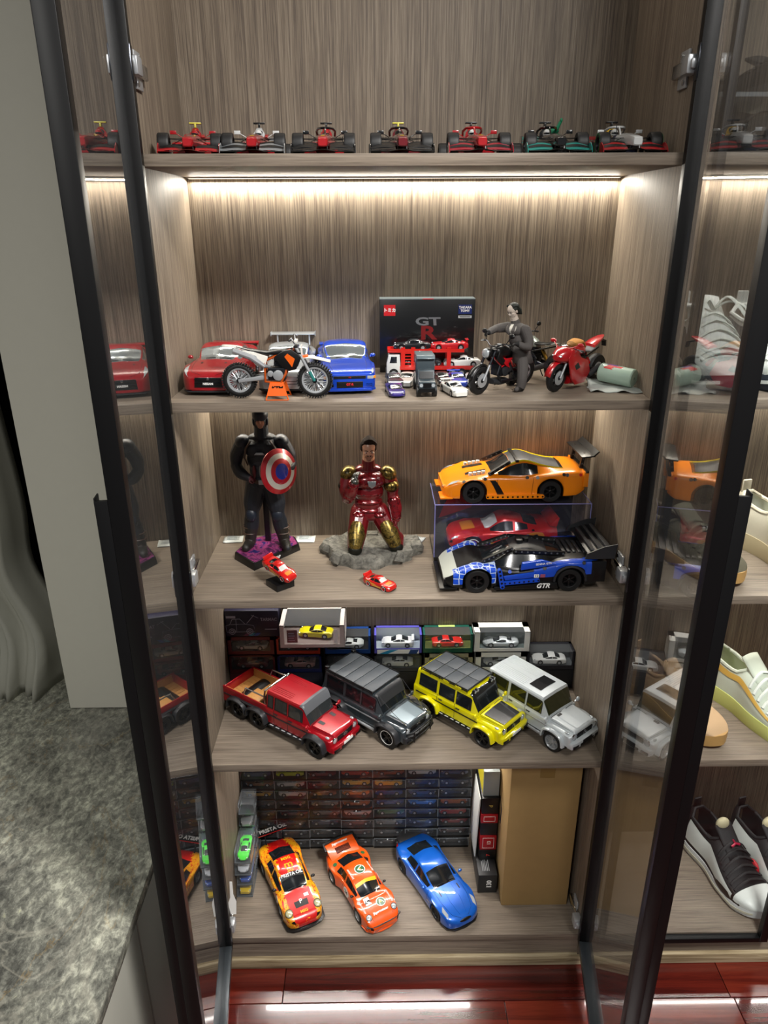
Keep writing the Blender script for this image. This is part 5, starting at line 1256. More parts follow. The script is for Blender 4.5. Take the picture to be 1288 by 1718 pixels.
    if kind == 'sport':
        h = bars(t, S, (.40, 0, .90), .32, -.02, .08)
        b = MB(S); loft_x(b, [(.86, .05, .70, .80), (.78, .14, .64, .88), (.62, .21, .60, .96), (.45, .22, .62, .95), (.38, .19, .7, .9)]); fr = b.obj('nose_fairing', body, t)
        for sd in (-1, 1):
            b = MB(S); b.ell((.80, sd * .085, .78), (.05, .045, .025), 12, 6); b.obj('headlamp', M_lamp, fr)
            b = MB(S); v = [(.66, .74), (.56, .92), (.36, .88), (.2, .72), (-.1, .62), (-.22, .36), (-.05, .14), (.3, .13), (.48, .3), (.56, .5)]
            b.prism(v, min(sd * .17, sd * .215), max(sd * .17, sd * .215), 'y'); o = b.obj('side_fairing', body, t, bevel=.0015); MB(S).prism([(.3, .62), (.42, .56), (.34, .46), (.2, .5)], min(sd * .215, sd * .219), max(sd * .215, sd * .219), 'y').obj('vent', M_black, o)
            b = MB(S); b.cyl((.6, sd * .15, .93), (.52, sd * .3, 1.0), .012, 5); b.ell((.50, sd * .34, 1.02), (.03, .08, .045), 12, 6); b.obj('rear_view_mirror', body, t)
        b = MB(S); loft_x(b, [(.4, .14, .13, .3), (.15, .17, .1, .3), (-.2, .14, .14, .28), (-.35, .08, .18, .26)]); b.obj('belly_pan', body, t)
        b = MB(S); rows = []
        for k in range(7):
            u = k / 6; x = lerp(.76, .40, u); z = lerp(.88, 1.10, u) - .05 * u * u; w = lerp(.09, .15, u); rows.append([(x - .06, -w, z - .05), (x, -w * .5, z), (x, w * .5, z), (x - .06, w, z - .05)])
        b.grid(rows); o = b.obj('windshield', clear('smoke_screen', (.6, .62, .65), 5, .05, .02), t)
        b = MB(S); loft_x(b, [(-.05, .12, .78, .84), (-.22, .17, .76, .82), (-.4, .16, .8, .87)]); b.obj('rider_seat', mat('seat_grey', '#6d7072', .6), t)
        b = MB(S); loft_x(b, [(-.36, .15, .80, .92), (-.55, .14, .88, 1.0), (-.75, .10, .97, 1.05), (-.88, .04, 1.02, 1.06)]); tc = b.obj('tail_cowl', body, t)
        b = MB(S); b.prism([(-.8, .98), (-.98, .93), (-1.0, .80), (-.97, .80), (-.94, .91), (-.78, .95)], -.05, .05, 'y'); b.obj('plate_hanger', M_black, tc)
    return t
bk = street_bike('black naked motorcycle with red trellis parts held by the grey suited figure', 1 / 11.8, M_black, M_red, 'naked'); place(bk, .171, .094, ZB, 205)
bk.rotation_euler = (math.radians(-4), 0, math.radians(222))
cf = street_bike('silver grey retro motorcycle with gold wheels behind the suited figure', 1 / 12.3, mat('tank_sage', '#9aa39a', .25, .4, 1), M_black, 'cafe'); place(cf, .252, .200, ZB, 118)
cf.rotation_euler = (math.radians(0), 0, math.radians(122))
rs = street_bike('red fully faired sports motorcycle, rightmost of the motorcycles', 1 / 11.8, paint('bike_red', '#b30c18'), M_black, 'sport'); place(rs, .312, .112, ZB, 222)
rs.rotation_euler = (math.radians(-3), 0, math.radians(222))
o = MB(); b = MB(.085); loft_x(b, [(.40, .06, .90, .965), (.3, .13, .93, 1.035), (.1, .16, .97, 1.065), (-.02, .12, .93, 1.0), (-.14, .08, .84, .90)]); o = b.obj('tank_cover', mat('cork_tan', '#b9803a', .8, noise=.3, nscale=900), rs)
# ------------------------------------------------------------------ action figures (one continuous body each)
def zone_mat(name, base, zones, rough=.45, metal=0, coat=0, noise=.0, nscale=500):
    """base colour with other colours inside spheres of the figure's own space: (centre, radius, colour)"""
    m, nt, b = base_mat(name)
    tc = nt.nodes.new('ShaderNodeTexCoord'); last = None
    col = nt.nodes.new('ShaderNodeRGB'); col.outputs[0].default_value = lin(base); last = col.outputs[0]
    for c, r, k in zones:
        d = nt.nodes.new('ShaderNodeVectorMath'); d.operation = 'DISTANCE'; nt.links.new(tc.outputs['Object'], d.inputs[0]); d.inputs[1].default_value = c
        l = nt.nodes.new('ShaderNodeMath'); l.operation = 'LESS_THAN'; nt.links.new(d.outputs['Value'], l.inputs[0]); l.inputs[1].default_value = r
        mx = nt.nodes.new('ShaderNodeMix'); mx.data_type = 'RGBA'; nt.links.new(l.outputs[0], mx.inputs[0]); nt.links.new(last, mx.inputs[6]); mx.inputs[7].default_value = lin(k); last = mx.outputs[2]
    nt.links.new(last, b.inputs['Base Color']); b.inputs['Roughness'].default_value = rough; b.inputs['Metallic'].default_value = metal; b.inputs['Coat Weight'].default_value = coat
    if noise:
        n = nt.nodes.new('ShaderNodeTexNoise'); n.inputs['Scale'].default_value = nscale; nt.links.new(tc.outputs['Object'], n.inputs['Vector'])
        bp = nt.nodes.new('ShaderNodeBump'); bp.inputs['Strength'].default_value = noise; bp.inputs['Distance'].default_value = .001; nt.links.new(n.outputs['Fac'], bp.inputs['Height']); nt.links.new(bp.outputs[0], b.inputs['Normal'])
    return m
def limb(b, pts, rad, n=14):
    b.tube(pts, rad, n)
    for p, r in ((pts[0], rad[0]), (pts[-1], rad[-1])): b.ell(p, (r, r, r), n, 8)
def spline(pts, k=5):
    out = []; P = [Vector(p) for p in pts]
    for i in range(len(P) - 1):
        p0, p1, p2, p3 = P[max(i - 1, 0)], P[i], P[i + 1], P[min(i + 2, len(P) - 1)]
        for j in range(k):
            t = j / k; out.append(.5 * (2 * p1 + (p2 - p0) * t + (2 * p0 - 5 * p1 + 4 * p2 - p3) * t * t + (3 * p1 - p0 - 3 * p2 + p3) * t ** 3))
    return out + [P[-1]]
def rspline(r, k=5):
    out = []
    for a, b in zip(r, r[1:]): out += [lerp(a, b, (3 * (j / k) ** 2 - 2 * (j / k) ** 3)) for j in range(k)]
    return out + [r[-1]]
def climb(b, pts, rad): limb(b, spline(pts), rspline(rad))
def hand(b, wrist, direc, palmn, size=.022, curl=.6, thumb=1):
    """palm with four unequal curled fingers and a side thumb"""
    w = Vector(wrist); d = Vector(direc).normalized(); n = Vector(palmn).normalized(); sdir = d.cross(n).normalized(); n = sdir.cross(d)
    L = size
    M = Matrix((sdir, d, n)).transposed()
    b.ell(w + d * L * .28, (L * .24, L * .34, L * .13), 12, 8, M)
    for i, (o, ln) in enumerate(((-.18, .44), (-.06, .5), (.06, .46), (.17, .36))):
        p = w + d * L * .52 + sdir * o * L * 1.1; P = [p - d * L * .1]; a = 0; q = p
        for s in range(3):
            P.append(q); a += curl * (.8 if s == 0 else 1.1); q = q + (d * math.cos(a) + n * math.sin(a)) * ln * L / 2.6
        P.append(q); limb(b, P, [L * .065, L * .065, L * .06, L * .055, L * .048], 8)
    t0 = w + d * L * .12 + sdir * thumb * L * .16; t1 = t0 + (sdir * thumb * .8 + d * .6 + n * .3).normalized() * L * .26; t2 = t1 + (d * .9 + n * .5 - sdir * thumb * .1).normalized() * L * .22
    limb(b, [t0, t1, t2], [L * .085, L * .075, L * .055], 8)
def head(b, c, f, u, h, jaw=1.0):
    """head of height h centred at c, facing f"""
    f = Vector(f).normalized(); u = Vector(u).normalized(); s = u.cross(f).normalized(); u = f.cross(s); M = Matrix((f, s, u)).transposed(); c = Vector(c)
    def P(x, y, z): return c + f * x * h + s * y * h + u * z * h
    b.ell(P(-.06, 0, .12), (h * .40, h * .325, h * .37), 18, 12, M)          # skull
    b.ell(P(.08, 0, -.12), (h * .27, h * .265 * jaw, h * .34), 16, 10, M)    # face
    b.ell(P(.20, 0, -.36), (h * .12, h * .14 * jaw, h * .10), 12, 8, M)      # chin
    b.ell(P(.345, 0, -.085), (h * .075, h * .05, h * .09), 10, 8, M); b.ell(P(.30, 0, .03), (h * .06, h * .035, h * .12), 10, 8, M)   # nose
    for q in (-1, 1):
        b.ell(P(.285, q * .12, .055), (h * .05, h * .085, h * .03), 10, 6, M)  # brow
        b.ell(P(.22, q * .17, -.08), (h * .09, h * .08, h * .07), 10, 6, M)    # cheek
        b.ell(P(-.04, q * .325, -.03), (h * .075, h * .035, h * .12), 10, 8, M)  # ear
    b.ell(P(.315, 0, -.215), (h * .035, h * .095, h * .022), 10, 6, M); b.ell(P(.305, 0, -.255), (h * .035, h * .08, h * .024), 10, 6, M)  # lips
    return P, M
def face_parts(t, P, M, h, brow, eye='#1b1512'):
    for q in (-1, 1):
        b = MB(); b.ell(P(.285, q * .12, -.005), (h * .035, h * .062, h * .035), 10, 6, M); o = b.obj('eye', mat('eye_white', '#9a928a', .5), t)
        b = MB(); b.ell(P(.315, q * .12, -.005), (h * .012, h * .026, h * .028), 8, 6, M); b.obj('iris', mat('iris_dark', eye, .2), o)
        b = MB(); b.tube([P(.325, q * .05, .075), P(.325, q * .12, .10), P(.27, q * .2, .075)], [h * .016, h * .02, h * .012], 6); b.obj('eyebrow', brow, t)
def remesh(b, name, m, t, vox=.0009, it=3):
    o = b.obj(name, m, t, weld=False, ang=180); r = o.modifiers.new('remesh', 'REMESH'); r.mode = 'VOXEL'; r.voxel_size = vox; r.use_smooth_shade = True
    s = o.modifiers.new('smooth', 'SMOOTH'); s.iterations = it; s.factor = .5
    return o
# ---- standing figure in a dark navy suit with a round shield
def standing():
    R = Vector((-.300, .205, ZC)); t = thing('action_figure', 'standing figure in dark navy suit holding a round red and white shield', 'figure', R)
    V = lambda x, y, z: Vector((x, y, z)) - R
    b = MB(); Hc = (-.2945, .212, 1.3165)
    P, M = head(b, V(*Hc), (.06, -1, -.12), (0, 0, 1), .044, 1.08)
    limb(b, [V(-.2945, .216, 1.302), V(-.2945, .216, 1.276)], [.0135, .016])
    # trunk
    for c, r in (((-.2945, .215, 1.255), (.042, .024, .022)), ((-.309, .206, 1.252), (.022, .017, .018)), ((-.280, .206, 1.252), (.022, .017, .018)), ((-.296, .214, 1.228), (.032, .021, .028)), ((-.297, .212, 1.205), (.027, .019, .026)), ((-.297, .214, 1.180), (.029, .021, .02)), ((-.2945, .219, 1.272), (.03, .018, .012))): b.ell(V(*c), r, 18, 12)
    # arms: his right hangs with a fist in front, his left forward behind the shield
    climb(b, [V(-.333, .217, 1.264), V(-.348, .216, 1.238), V(-.351, .212, 1.215)], [.0165, .0145, .011]); climb(b, [V(-.351, .212, 1.215), V(-.341, .200, 1.203), V(-.322, .187, 1.195)], [.0118, .0125, .008])
    hand(b, V(-.322, .187, 1.195), (.9, -.3, -.2), (.1, .2, -1), .023, 1.15, -1)
    climb(b, [V(-.256, .217, 1.264), V(-.241, .214, 1.240), V(-.236, .210, 1.220)], [.0165, .0145, .011]); climb(b, [V(-.236, .210, 1.220), V(-.240, .193, 1.216), V(-.252, .183, 1.214)], [.0118, .0125, .008])
    hand(b, V(-.252, .183, 1.214), (-.8, -.2, 0), (0, .5, -1), .022, 1.1, 1)
    # legs, feet apart, toes out
    climb(b, [V(-.312, .214, 1.172), V(-.321, .212, 1.135), V(-.325, .210, 1.108), V(-.328, .214, 1.085), V(-.333, .216, 1.045)], [.0225, .0205, .0145, .016, .0115])
    climb(b, [V(-.281, .214, 1.172), V(-.273, .210, 1.135), V(-.270, .207, 1.108), V(-.267, .213, 1.085), V(-.262, .216, 1.045)], [.0225, .0205, .0145, .016, .0115])
    for x, dx in ((-.334, -.006), (-.261, .010)):
        limb(b, [V(x, .222, 1.0385), V(x + dx * .3, .208, 1.0375), V(x + dx, .188, 1.0365)], [.0115, .0115, .009]); b.ell(V(x, .218, 1.046), (.0125, .0135, .015), 14, 8)
    z = [((*(V(*Hc) + Vector((.002, -.022, -.0125))),), .0145, '#b07d62'), ((*V(-.306, .182, 1.192),), .0155, '#4d151b'), ((*V(-.268, .180, 1.212),), .017, '#4d151b')]
    z += [((*V(x, .212, 1.036),), .034, '#16130f') for x in (-.334, -.261)] + [((*V(x, .214, 1.058),), .022, '#1d1814') for x in (-.332, -.263)]
    z += [((*V(-.297, .205, 1.208),), .0235, '#2a2e38')]
    remesh(b, 'body', zone_mat('figure_navy_suit', '#11161f', z, .5, 0, 0, .5, 900), t)
    # helmet, harness, belt, pads, pouches
    dk = mat('suit_navy', '#141b27', .45, noise=.3, nscale=1500); br = mat('strap_brown', '#3d2a1e', .55)
    b = MB(); b.ell(P(-.05, 0, .15), (.044 * .46, .044 * .38, .044 * .40), 20, 12, M); b.ell(P(.06, 0, .03), (.044 * .33, .044 * .335, .044 * .16), 18, 8, M)
    for q in (-1, 1): b.ell(P(.02, q * .31, -.16), (.006, .003, .010), 10, 6, M)
    hm = b.obj('helmet', dk, t); b = MB(); b.tube([P(.0, .33, -.2), P(.16, .22, -.42), P(.2, 0, -.49), P(.16, -.22, -.42), P(0, -.33, -.2)], .0016, 6); b.obj('chin_strap', br, hm)
    face_parts(t, P, M, .044, dk)
    for q in (-1, 1):
        b = MB(); b.tube([V(-.2945 + q * .020, .196, 1.272), V(-.2945 + q * .030, .190, 1.258), V(-.2945 + q * .034, .192, 1.238), V(-.2945 + q * .03, .2, 1.22)], .0035, 6, flat=(1, .5)); b.obj('harness_strap', br, t)
        b = MB(); b.ell(V(-.2945 + q * .040, .214, 1.266), (.0165, .0185, .0145), 16, 8, Matrix.Rotation(q * .5, 3, 'Y')); b.obj('shoulder_pad', dk, t)
        x = -.325 if q < 0 else -.270; b = MB(); b.ell(V(x, .198, 1.108), (.012, .008, .015), 14, 8); b.obj('knee_pad', dk, t)
        x = -.333 if q < 0 else -.262
        for zz in (1.062, 1.076): b = MB(); b.tube([V(x + .0145 * math.cos(2 * PI * k / 14), .216 + .0145 * math.sin(2 * PI * k / 14), zz) for k in range(15)], .0016, 5, cap=False); b.obj('boot_strap', br, t)
    b = MB(); b.rings([[V(-.297 + .0305 * math.cos(2 * PI * k / 24), .214 + .0225 * math.sin(2 * PI * k / 24), zz) for k in range(24)] for zz in (1.180, 1.189)], cap=False); o = b.obj('belt', br, t); MB().box(V(-.297, .1905, 1.1845), (.012, .004, .010)).obj('buckle', M_alu, o, bevel=.001)
    for k in (-1, 0, 1): b = MB(); b.ell(V(-.297 + k * .014, .1925, 1.207), (.004, .003, .014), 10, 8); b.obj('waist_stripe', mat('stripe_red', '#5b1a1e', .5) if k else mat('stripe_grey', '#7d7d7a', .5), t)
    b = MB(); b.box(V(-.297, .188, 1.247), (.022, .003, .005), Matrix.Rotation(0, 3, 'Y'), .6); b.obj('chest_bar', M_alu, t, bevel=.001)
    # round shield: plain concentric bands, no emblem
    sh = thing('round_shield', 'round toy shield with red, pale grey and blue rings on the navy figure', 'shield', (-.256, .168, 1.216)); sh.rotation_euler = (math.radians(80), math.radians(0), math.radians(48))
    rr = [(.0, .0165, mat('shield_blue', '#1d2d86', .3, .4, 1)), (.0165, .0265, mat('shield_red', '#98131d', .3, .4, 1)), (.0265, .037, mat('shield_pale', '#b3aea4', .3, .4, 1)), (.037, .0465, mat('shield_red', '#98131d', .3, .4, 1))]
    f = lambda r: .010 * (1 - (r / .0465) ** 2)
    for i, (a, c, m) in enumerate(rr):
        b = MB(); pr = [(a + (c - a) * k / 4, f(a + (c - a) * k / 4)) for k in range(5)]; pr = pr + [(r, z - .002) for r, z in reversed(pr)]
        b.lathe(pr, n=40, close=True); b.obj('shield_centre' if i == 0 else 'shield_ring', m, sh)
    st = thing('figure_stand', 'dark hexagonal base with pink and blue top under the navy figure', 'stand', (-.300, .205, ZC))
    hx = [(-.067, -.012), (-.018, -.074), (.066, .030), (.060, .062), (.0, .085), (-.045, .055)]
    hx = [(-.066, -.020), (-.014, -.078), (.072, .024), (.058, .064), (.012, .088), (-.046, .05)]
    b = MB(); n = len(hx); vs = [(x, y, 0) for x, y in hx] + [(x * .96, y * .96, .0165) for x, y in hx]; b.add(vs, [tuple(range(n - 1, -1, -1))] + [(k, (k + 1) % n, n + (k + 1) % n, n + k) for k in range(n)] + [tuple(range(n, 2 * n))]); b.obj('plinth', M_black, st, bevel=.0006)
    swirl = ramp_mat('nebula_print', [(.3, '#15131f'), (.45, '#5a2450'), (.53, '#8c3a66'), (.60, '#2c2460'), (.75, '#1a1f48')], (26, 26, 26), .25, 5, 0, 1.5, coat=.5)
    b = MB(); b.prism([(x * .92, y * .92) for x, y in hx], .0163, .0172, 'z'); b.obj('printed_top', swirl, st)
    text('lettering', 'CAP', .0085, M_ink_w, st, frame((.029, -.0295, .008), (.086, .102, 0), (0, 0, 1)), bold=.0003)
    b = MB(); b.bx(-.006, .006, .036, .050, .0165, .165); b.obj('support_post', M_black, st, bevel=.0008); b = MB(); b.tube([(-.004, .043, .165), (-.012, .03, .172), (0, .02, .174), (.012, .03, .172), (.004, .043, .165)], .002, 6); b.obj('support_clip', M_alu, st)
standing()
# ---- kneeling figure in worn red and gold armour on a rock base
def kneeling():
    R = Vector((-.070, .20, ZC)); t = thing('action_figure', 'kneeling figure in worn red and gold armour with hand raised', 'figure', R)
    V = lambda x, y, z: Vector((x, y, z)) - R
    b = MB(); Hc = (-.0745, .192, 1.2540)
    P, M = head(b, V(*Hc), (.10, -1, -.22), (0, -.1, 1), .046)
    limb(b, [V(-.0745, .198, 1.238), V(-.0755, .202, 1.212)], [.0125, .015])
    for c, r in (((-.0755, .202, 1.188), (.038, .025, .022)), ((-.090, .192, 1.188), (.020, .017, .017)), ((-.060, .192, 1.188), (.020, .017, .017)), ((-.0755, .202, 1.160), (.032, .023, .026)), ((-.0755, .202, 1.135), (.030, .021, .024)), ((-.0745, .204, 1.110), (.031, .024, .020)), ((-.0755, .206, 1.208), (.028, .017, .011))): b.ell(V(*c), r, 18, 12)
    # his right arm folded up, hand beneath the chin; left arm hanging
    climb(b, [V(-.114, .202, 1.197), V(-.122, .194, 1.172), V(-.119, .186, 1.150)], [.0165, .015, .012]); climb(b, [V(-.119, .186, 1.150), V(-.112, .170, 1.170), V(-.103, .160, 1.194)], [.0125, .014, .0095])
    hand(b, V(-.103, .160, 1.192), (.10, .1, 1), (.6, .8, 0), .027, .55, 1)
    climb(b, [V(-.037, .202, 1.197), V(-.027, .204, 1.172), V(-.025, .204, 1.150)], [.0165, .015, .0115]); climb(b, [V(-.025, .204, 1.150), V(-.019, .196, 1.125), V(-.018, .186, 1.102)], [.012, .0135, .009])
    hand(b, V(-.018, .186, 1.102), (0, -.1, -1), (-1, 0, 0), .027, .4, -1)
    for x0, x1, y1, y2 in ((-.093, -.105, .163, .232), (-.054, -.018, .176, .243)):
        climb(b, [V(x0, .204, 1.112), V(lerp(x0, x1, .55), lerp(.204, y1, .55), 1.078), V(x1, y1, 1.046)], [.022, .0205, .0165])
        climb(b, [V(x1, y1 + .004, 1.042), V(lerp(x1, x0, -.05), lerp(y1, y2, .5), 1.046), V(x1, y2, 1.038)], [.016, .017, .011]); limb(b, [V(x1, y2, 1.038), V(x1, y2 + .026, 1.042)], [.0115, .008])
    z = [((*(V(*Hc) + Vector((0, -.004, .002))),), .0275, '#b98a70'), ((*(V(*Hc) + Vector((.001, -.014, -.018))),), .0105, '#8a6350'), ((*V(-.100, .158, 1.207),), .0165, '#23231d'), ((*V(-.0755, .200, 1.216),), .013, '#5a1016')]
    body = remesh(b, 'body', zone_mat('figure_red_armour', '#5e0810', z, .3, .05, .7, .3, 300), t)
    face_parts(t, P, M, .046, mat('hair_brown', '#241810', .9, spec=.2)); hr = mat('hair_brown', '#241810', .9, spec=.2)
    b = MB(); b.ell(P(-.12, 0, .17), (.046 * .39, .046 * .34, .046 * .35), 18, 10, M)
    for k in range(15):
        y = lerp(-.27, .27, k / 14); e = 1 - (y / .36) ** 2; b.tube([P(.20 * e + .02, y * .9, .30 + .05 * e), P(.14 * e, y + .03, .44 * e + .08), P(-.12, y + .04, .50 * e + .06), P(-.38 * e, y, .34 * e)], [.0020, .0036, .0034, .001], 6)
    for q in (-1, 1): b.ell(P(-.06, q * .31, .10), (.008, .003, .010), 8, 6, M)
    b.obj('hair', hr, t)
    b = MB(); b.tube([P(.33, -.08, -.165), P(.345, 0, -.15), P(.33, .08, -.165)], .0012, 5); b.obj('beard', hr, t)
    gold = ramp_mat('worn_gold', [(.3, '#14120b'), (.44, '#4a3f20'), (.54, '#8a7338'), (.62, '#5f5228'), (.8, '#221d10')], (120, 120, 120), .3, 4, .1, .5, coord='obj', metal=.75)
    dred = ramp_mat('worn_red', [(.3, '#170506'), (.45, '#5e0810'), (.65, '#780c16'), (.85, '#2c070a')], (140, 140, 140), .25, 4, .1, .5, coord='obj', metal=.4, coat=.8)
    dkm = mat('charred_metal', '#25251f', .4, .7, noise=.4, nscale=900)
    b = MB(); b.ell(V(-.0755, .1895, 1.187), (.034, .018, .019), 22, 10); b.obj('chest_plate', dred, t)
    b = MB(); b.prism([(-.009, .006), (.009, .006), (.007, -.004), (.0, -.009), (-.007, -.004)], 0, .003, 'y'); o = b.obj('chest_vent', mat('pale_metal', '#8f989b', .3, .7), t, bevel=.0006); o.location = V(-.068, .1685, 1.186)
    for k in range(3): b = MB(); b.ell(V(-.0755, .1945, 1.158 - k * .019), (.029 - k * .001, .0155, .0095), 18, 8); b.obj('waist_plate', dred, t)
    for q, x in ((-1, -.117), (1, -.034)):
        b = MB(); b.ell(V(x, .201, 1.200), (.0185, .0195, .0155), 18, 8, Matrix.Rotation(q * .6, 3, 'Y')); b.obj('shoulder_guard', gold, t)
        b = MB(); b.ell(V(x + q * .006, .198, 1.173), (.0165, .0165, .014), 16, 8); b.obj('upper_arm_guard', gold if q > 0 else dkm, t)
    b = MB(); limb(b, [V(-.116, .176, 1.160), V(-.106, .163, 1.188)], [.0145, .0125]); b.obj('forearm_guard', dred, t); b = MB(); limb(b, [V(-.0225, .200, 1.138), V(-.018, .188, 1.108)], [.0145, .0115]); b.obj('forearm_guard', dred, t)
    for x0, x1, y1 in ((-.095, -.105, .163), (-.052, -.018, .176)):
        a_ = V(lerp(x0, x1, .35), lerp(.204, y1, .35) - .006, 1.090); c_ = V(lerp(x0, x1, .9), lerp(.204, y1, .9) - .007, 1.054)
        b = MB(); limb(b, [a_, a_.lerp(c_, .5), c_], [.0170, .0185, .0150], 18); b.obj('thigh_guard', gold, t)
        b = MB(); b.ell(V(x1, y1 - .006, 1.044), (.0155, .013, .014), 14, 8); b.obj('knee_guard', dkm, t)
        b = MB(); b.ell(V(x0, .196, 1.112), (.018, .02, .010), 14, 8); b.obj('hip_guard', dred, t)
    # rock base: rough slab with a crater rim
    rk = ramp_mat('rock_grey', [(.3, '#3a3833'), (.5, '#5f5d56'), (.7, '#7b786f')], (90, 90, 90), .85, 6, .6, .4)
    r2 = random.Random(3); b = MB(); n = 40
    def outl(a): return 1 + .10 * math.sin(3 * a + .6) + .06 * math.sin(7 * a) + .04 * math.sin(13 * a + 1)
    rings = []
    for q, zz in ((1.0, 0), (1.02, .012), (.95, .024), (.8, .026), (.6, .023), (.3, .020)):
        rings.append([((.103) * q * outl(2 * PI * k / n) * math.cos(2 * PI * k / n), .068 * q * outl(2 * PI * k / n) * math.sin(2 * PI * k / n), zz + (r2.uniform(-.004, .004) if zz > .005 else 0)) for k in range(n)])
    b.rings(rings, cap=True); rb = thing('rock_base', 'grey sculpted rock base under the kneeling armoured figure', 'stand', (-.074, .203, ZC)); b.obj('rock_slab', rk, rb, ang=50)
    for k in range(22):
        a = 2 * PI * k / 22 + r2.uniform(-.1, .1); q = r2.uniform(.84, .95); s_ = r2.uniform(.010, .022); c = ((.103) * q * outl(a) * math.cos(a), .068 * q * outl(a) * math.sin(a), .020)
        if abs(a - 4.71) < .25: s_ *= .6
        rr = Matrix.Rotation(r2.uniform(0, 3), 3, 'Z') @ Matrix.Rotation(r2.uniform(-.4, .4), 3, 'X'); MB().box(c, (s_ * 1.5, s_ * 1.1, s_ * .9), rr, r2.uniform(.5, .85)).obj('rock_chunk', rk, rb, bevel=.0012)
kneeling()
# ---- suited figure straddling the black motorcycle
def suited():
    R = Vector((.203, .10, ZB)); t = thing('action_figure', 'dark haired figure in grey suit straddling the black motorcycle', 'figure', R)
    V = lambda x, y, z: Vector((x, y, z)) - R
    b = MB(); h = .027; Hc = (.1865, .098, 1.5370); P, M = head(b, V(*Hc), (-.75, -.55, -.40), (-.25, -.1, 1), h)
    limb(b, [V(.189, .100, 1.528), V(.194, .102, 1.514)], [.0068, .0085], 10)
    for c, r in (((.196, .102, 1.504), (.020, .021, .013)), ((.200, .101, 1.488), (.0175, .0195, .016)), ((.203, .102, 1.472), (.0165, .019, .015)), ((.205, .103, 1.458), (.0175, .020, .012))): b.ell(V(*c), r, 16, 10)
    climb(b, [V(.182, .116, 1.507), V(.170, .120, 1.505), V(.161, .118, 1.504)], [.0095, .0085, .007]); climb(b, [V(.161, .118, 1.504), V(.152, .108, 1.502), V(.146, .099, 1.500)], [.0068, .0065, .005])
    hand(b, V(.146, .098, 1.500), (-.8, -.5, -.2), (0, 0, -1), .0135, .9, -1)
    climb(b, [V(.208, .083, 1.506), V(.214, .076, 1.490), V(.213, .070, 1.478)], [.0095, .0085, .007]); climb(b, [V(.213, .070, 1.478), V(.204, .066, 1.480), V(.194, .066, 1.484)], [.007, .0065, .005])
    hand(b, V(.194, .066, 1.484), (-.9, 0, .1), (0, .2, -1), .0135, .7, -1)
    climb(b, [V(.207, .092, 1.456), V(.207, .080, 1.440), V(.206, .073, 1.424), V(.205, .073, 1.408)], [.0125, .0105, .0095, .0085]); limb(b, [V(.207, .075, 1.4035), V(.196, .067, 1.4030)], [.0055, .0045], 10)
    climb(b, [V(.203, .114, 1.456), V(.202, .128, 1.440), V(.201, .132, 1.424), V(.201, .133, 1.408)], [.0125, .0105, .0095, .0085]); limb(b, [V(.202, .135, 1.4035), V(.191, .128, 1.4030)], [.0055, .0045], 10)
    z = [((*V(*Hc),), .0172, '#b9aca0'), ((*V(.139, .093, 1.499),), .0095, '#121214'), ((*V(.188, .066, 1.484),), .0085, '#121214'), ((*V(.182, .088, 1.509),), .0105, '#c9c6bd'), ((*V(.202, .072, 1.4015),), .0085, '#14100e'), ((*V(.198, .132, 1.4015),), .0085, '#14100e')]
    remesh(b, 'body', zone_mat('figure_grey_suit', '#4a4644', z, .8, 0, 0, .4, 2500), t, .0006)
    sm = mat('suit_cloth', '#4a4644', .85, noise=.15, nscale=3000)
    b = MB(); rings = []
    for zz, rx, ry, cx in ((1.478, .0185, .0205, .2025), (1.462, .0195, .022, .205), (1.447, .022, .0245, .208)): rings.append([V(cx + rx * math.cos(a), .102 + ry * math.sin(a), zz) for a in [2 * PI * k / 24 * .92 + 3.75 for k in range(25)]])
    o = b.rings(rings, cap=False, closed=False).obj('jacket_skirt', sm, t); so = o.modifiers.new('s', 'SOLIDIFY'); so.thickness = .0015
    for q in (-1, 1): b = MB(); b.tube([V(.186 + .004 * q, .088 - .006 * q + .004, 1.516), V(.182 + .003 * q, .085 - .006 * q, 1.505), V(.186, .084 - .003 * q, 1.490)], [.0022, .0035, .0015], 6, flat=(1, .4)); b.obj('lapel', sm, t)
    hr = mat('hair_dark', '#1b1f19', .6); b = MB(); b.ell(P(-.14, 0, .16), (h * .42, h * .37, h * .36), 16, 10, M)
    for k in range(12): a = lerp(-1.3, 1.3, k / 11); b.tube([P(.1, math.sin(a) * .28, .40), P(-.2, math.sin(a) * .36, .30), P(-.30, math.sin(a) * .40, -.1), P(-.30, math.sin(a) * .42, -.36)], [.002, .003, .003, .001], 5)
    b.obj('hair', hr, t); face_parts(t, P, M, h, hr)
suited()
# ------------------------------------------------------------------ brick-built supercars, display case and red stock cars on shelf C
def beam(t, S, p, q, m, n=None, name='liftarm', w=.10):
    """rounded bar with a row of pin holes"""
    p = Vector(p); q = Vector(q); d = (q - p); L = d.length; d.normalize(); n = n or max(2, round(L / .13))
    b = MB(S); rot = d.to_track_quat('X', 'Z').to_matrix(); M = rot.to_4x4(); M.translation = p
    h = w / 2; pl = [(-h * .9 * math.cos(a), h * math.sin(a)) for a in [PI / 2 - PI * k / 6 for k in range(7)]] + [(L + h * .9 * math.cos(a), h * math.sin(a)) for a in [-PI / 2 + PI * k / 6 for k in range(7)]]
    b.prism(pl, -h, h, 'y', M); o = b.obj(name, m, t)
    g = MB(S)
    for k in range(n):
        x = L * k / (n - 1)
        for sd in (-1, 1): g.cyl(M @ Vector((x, sd * h, 0)), M @ Vector((x, sd * (h + .004), 0)), h * .55, 8)
    g.obj('pin_holes', M_black if m is not M_black else M_grey, o)['kind'] = 'stuff'
    return o
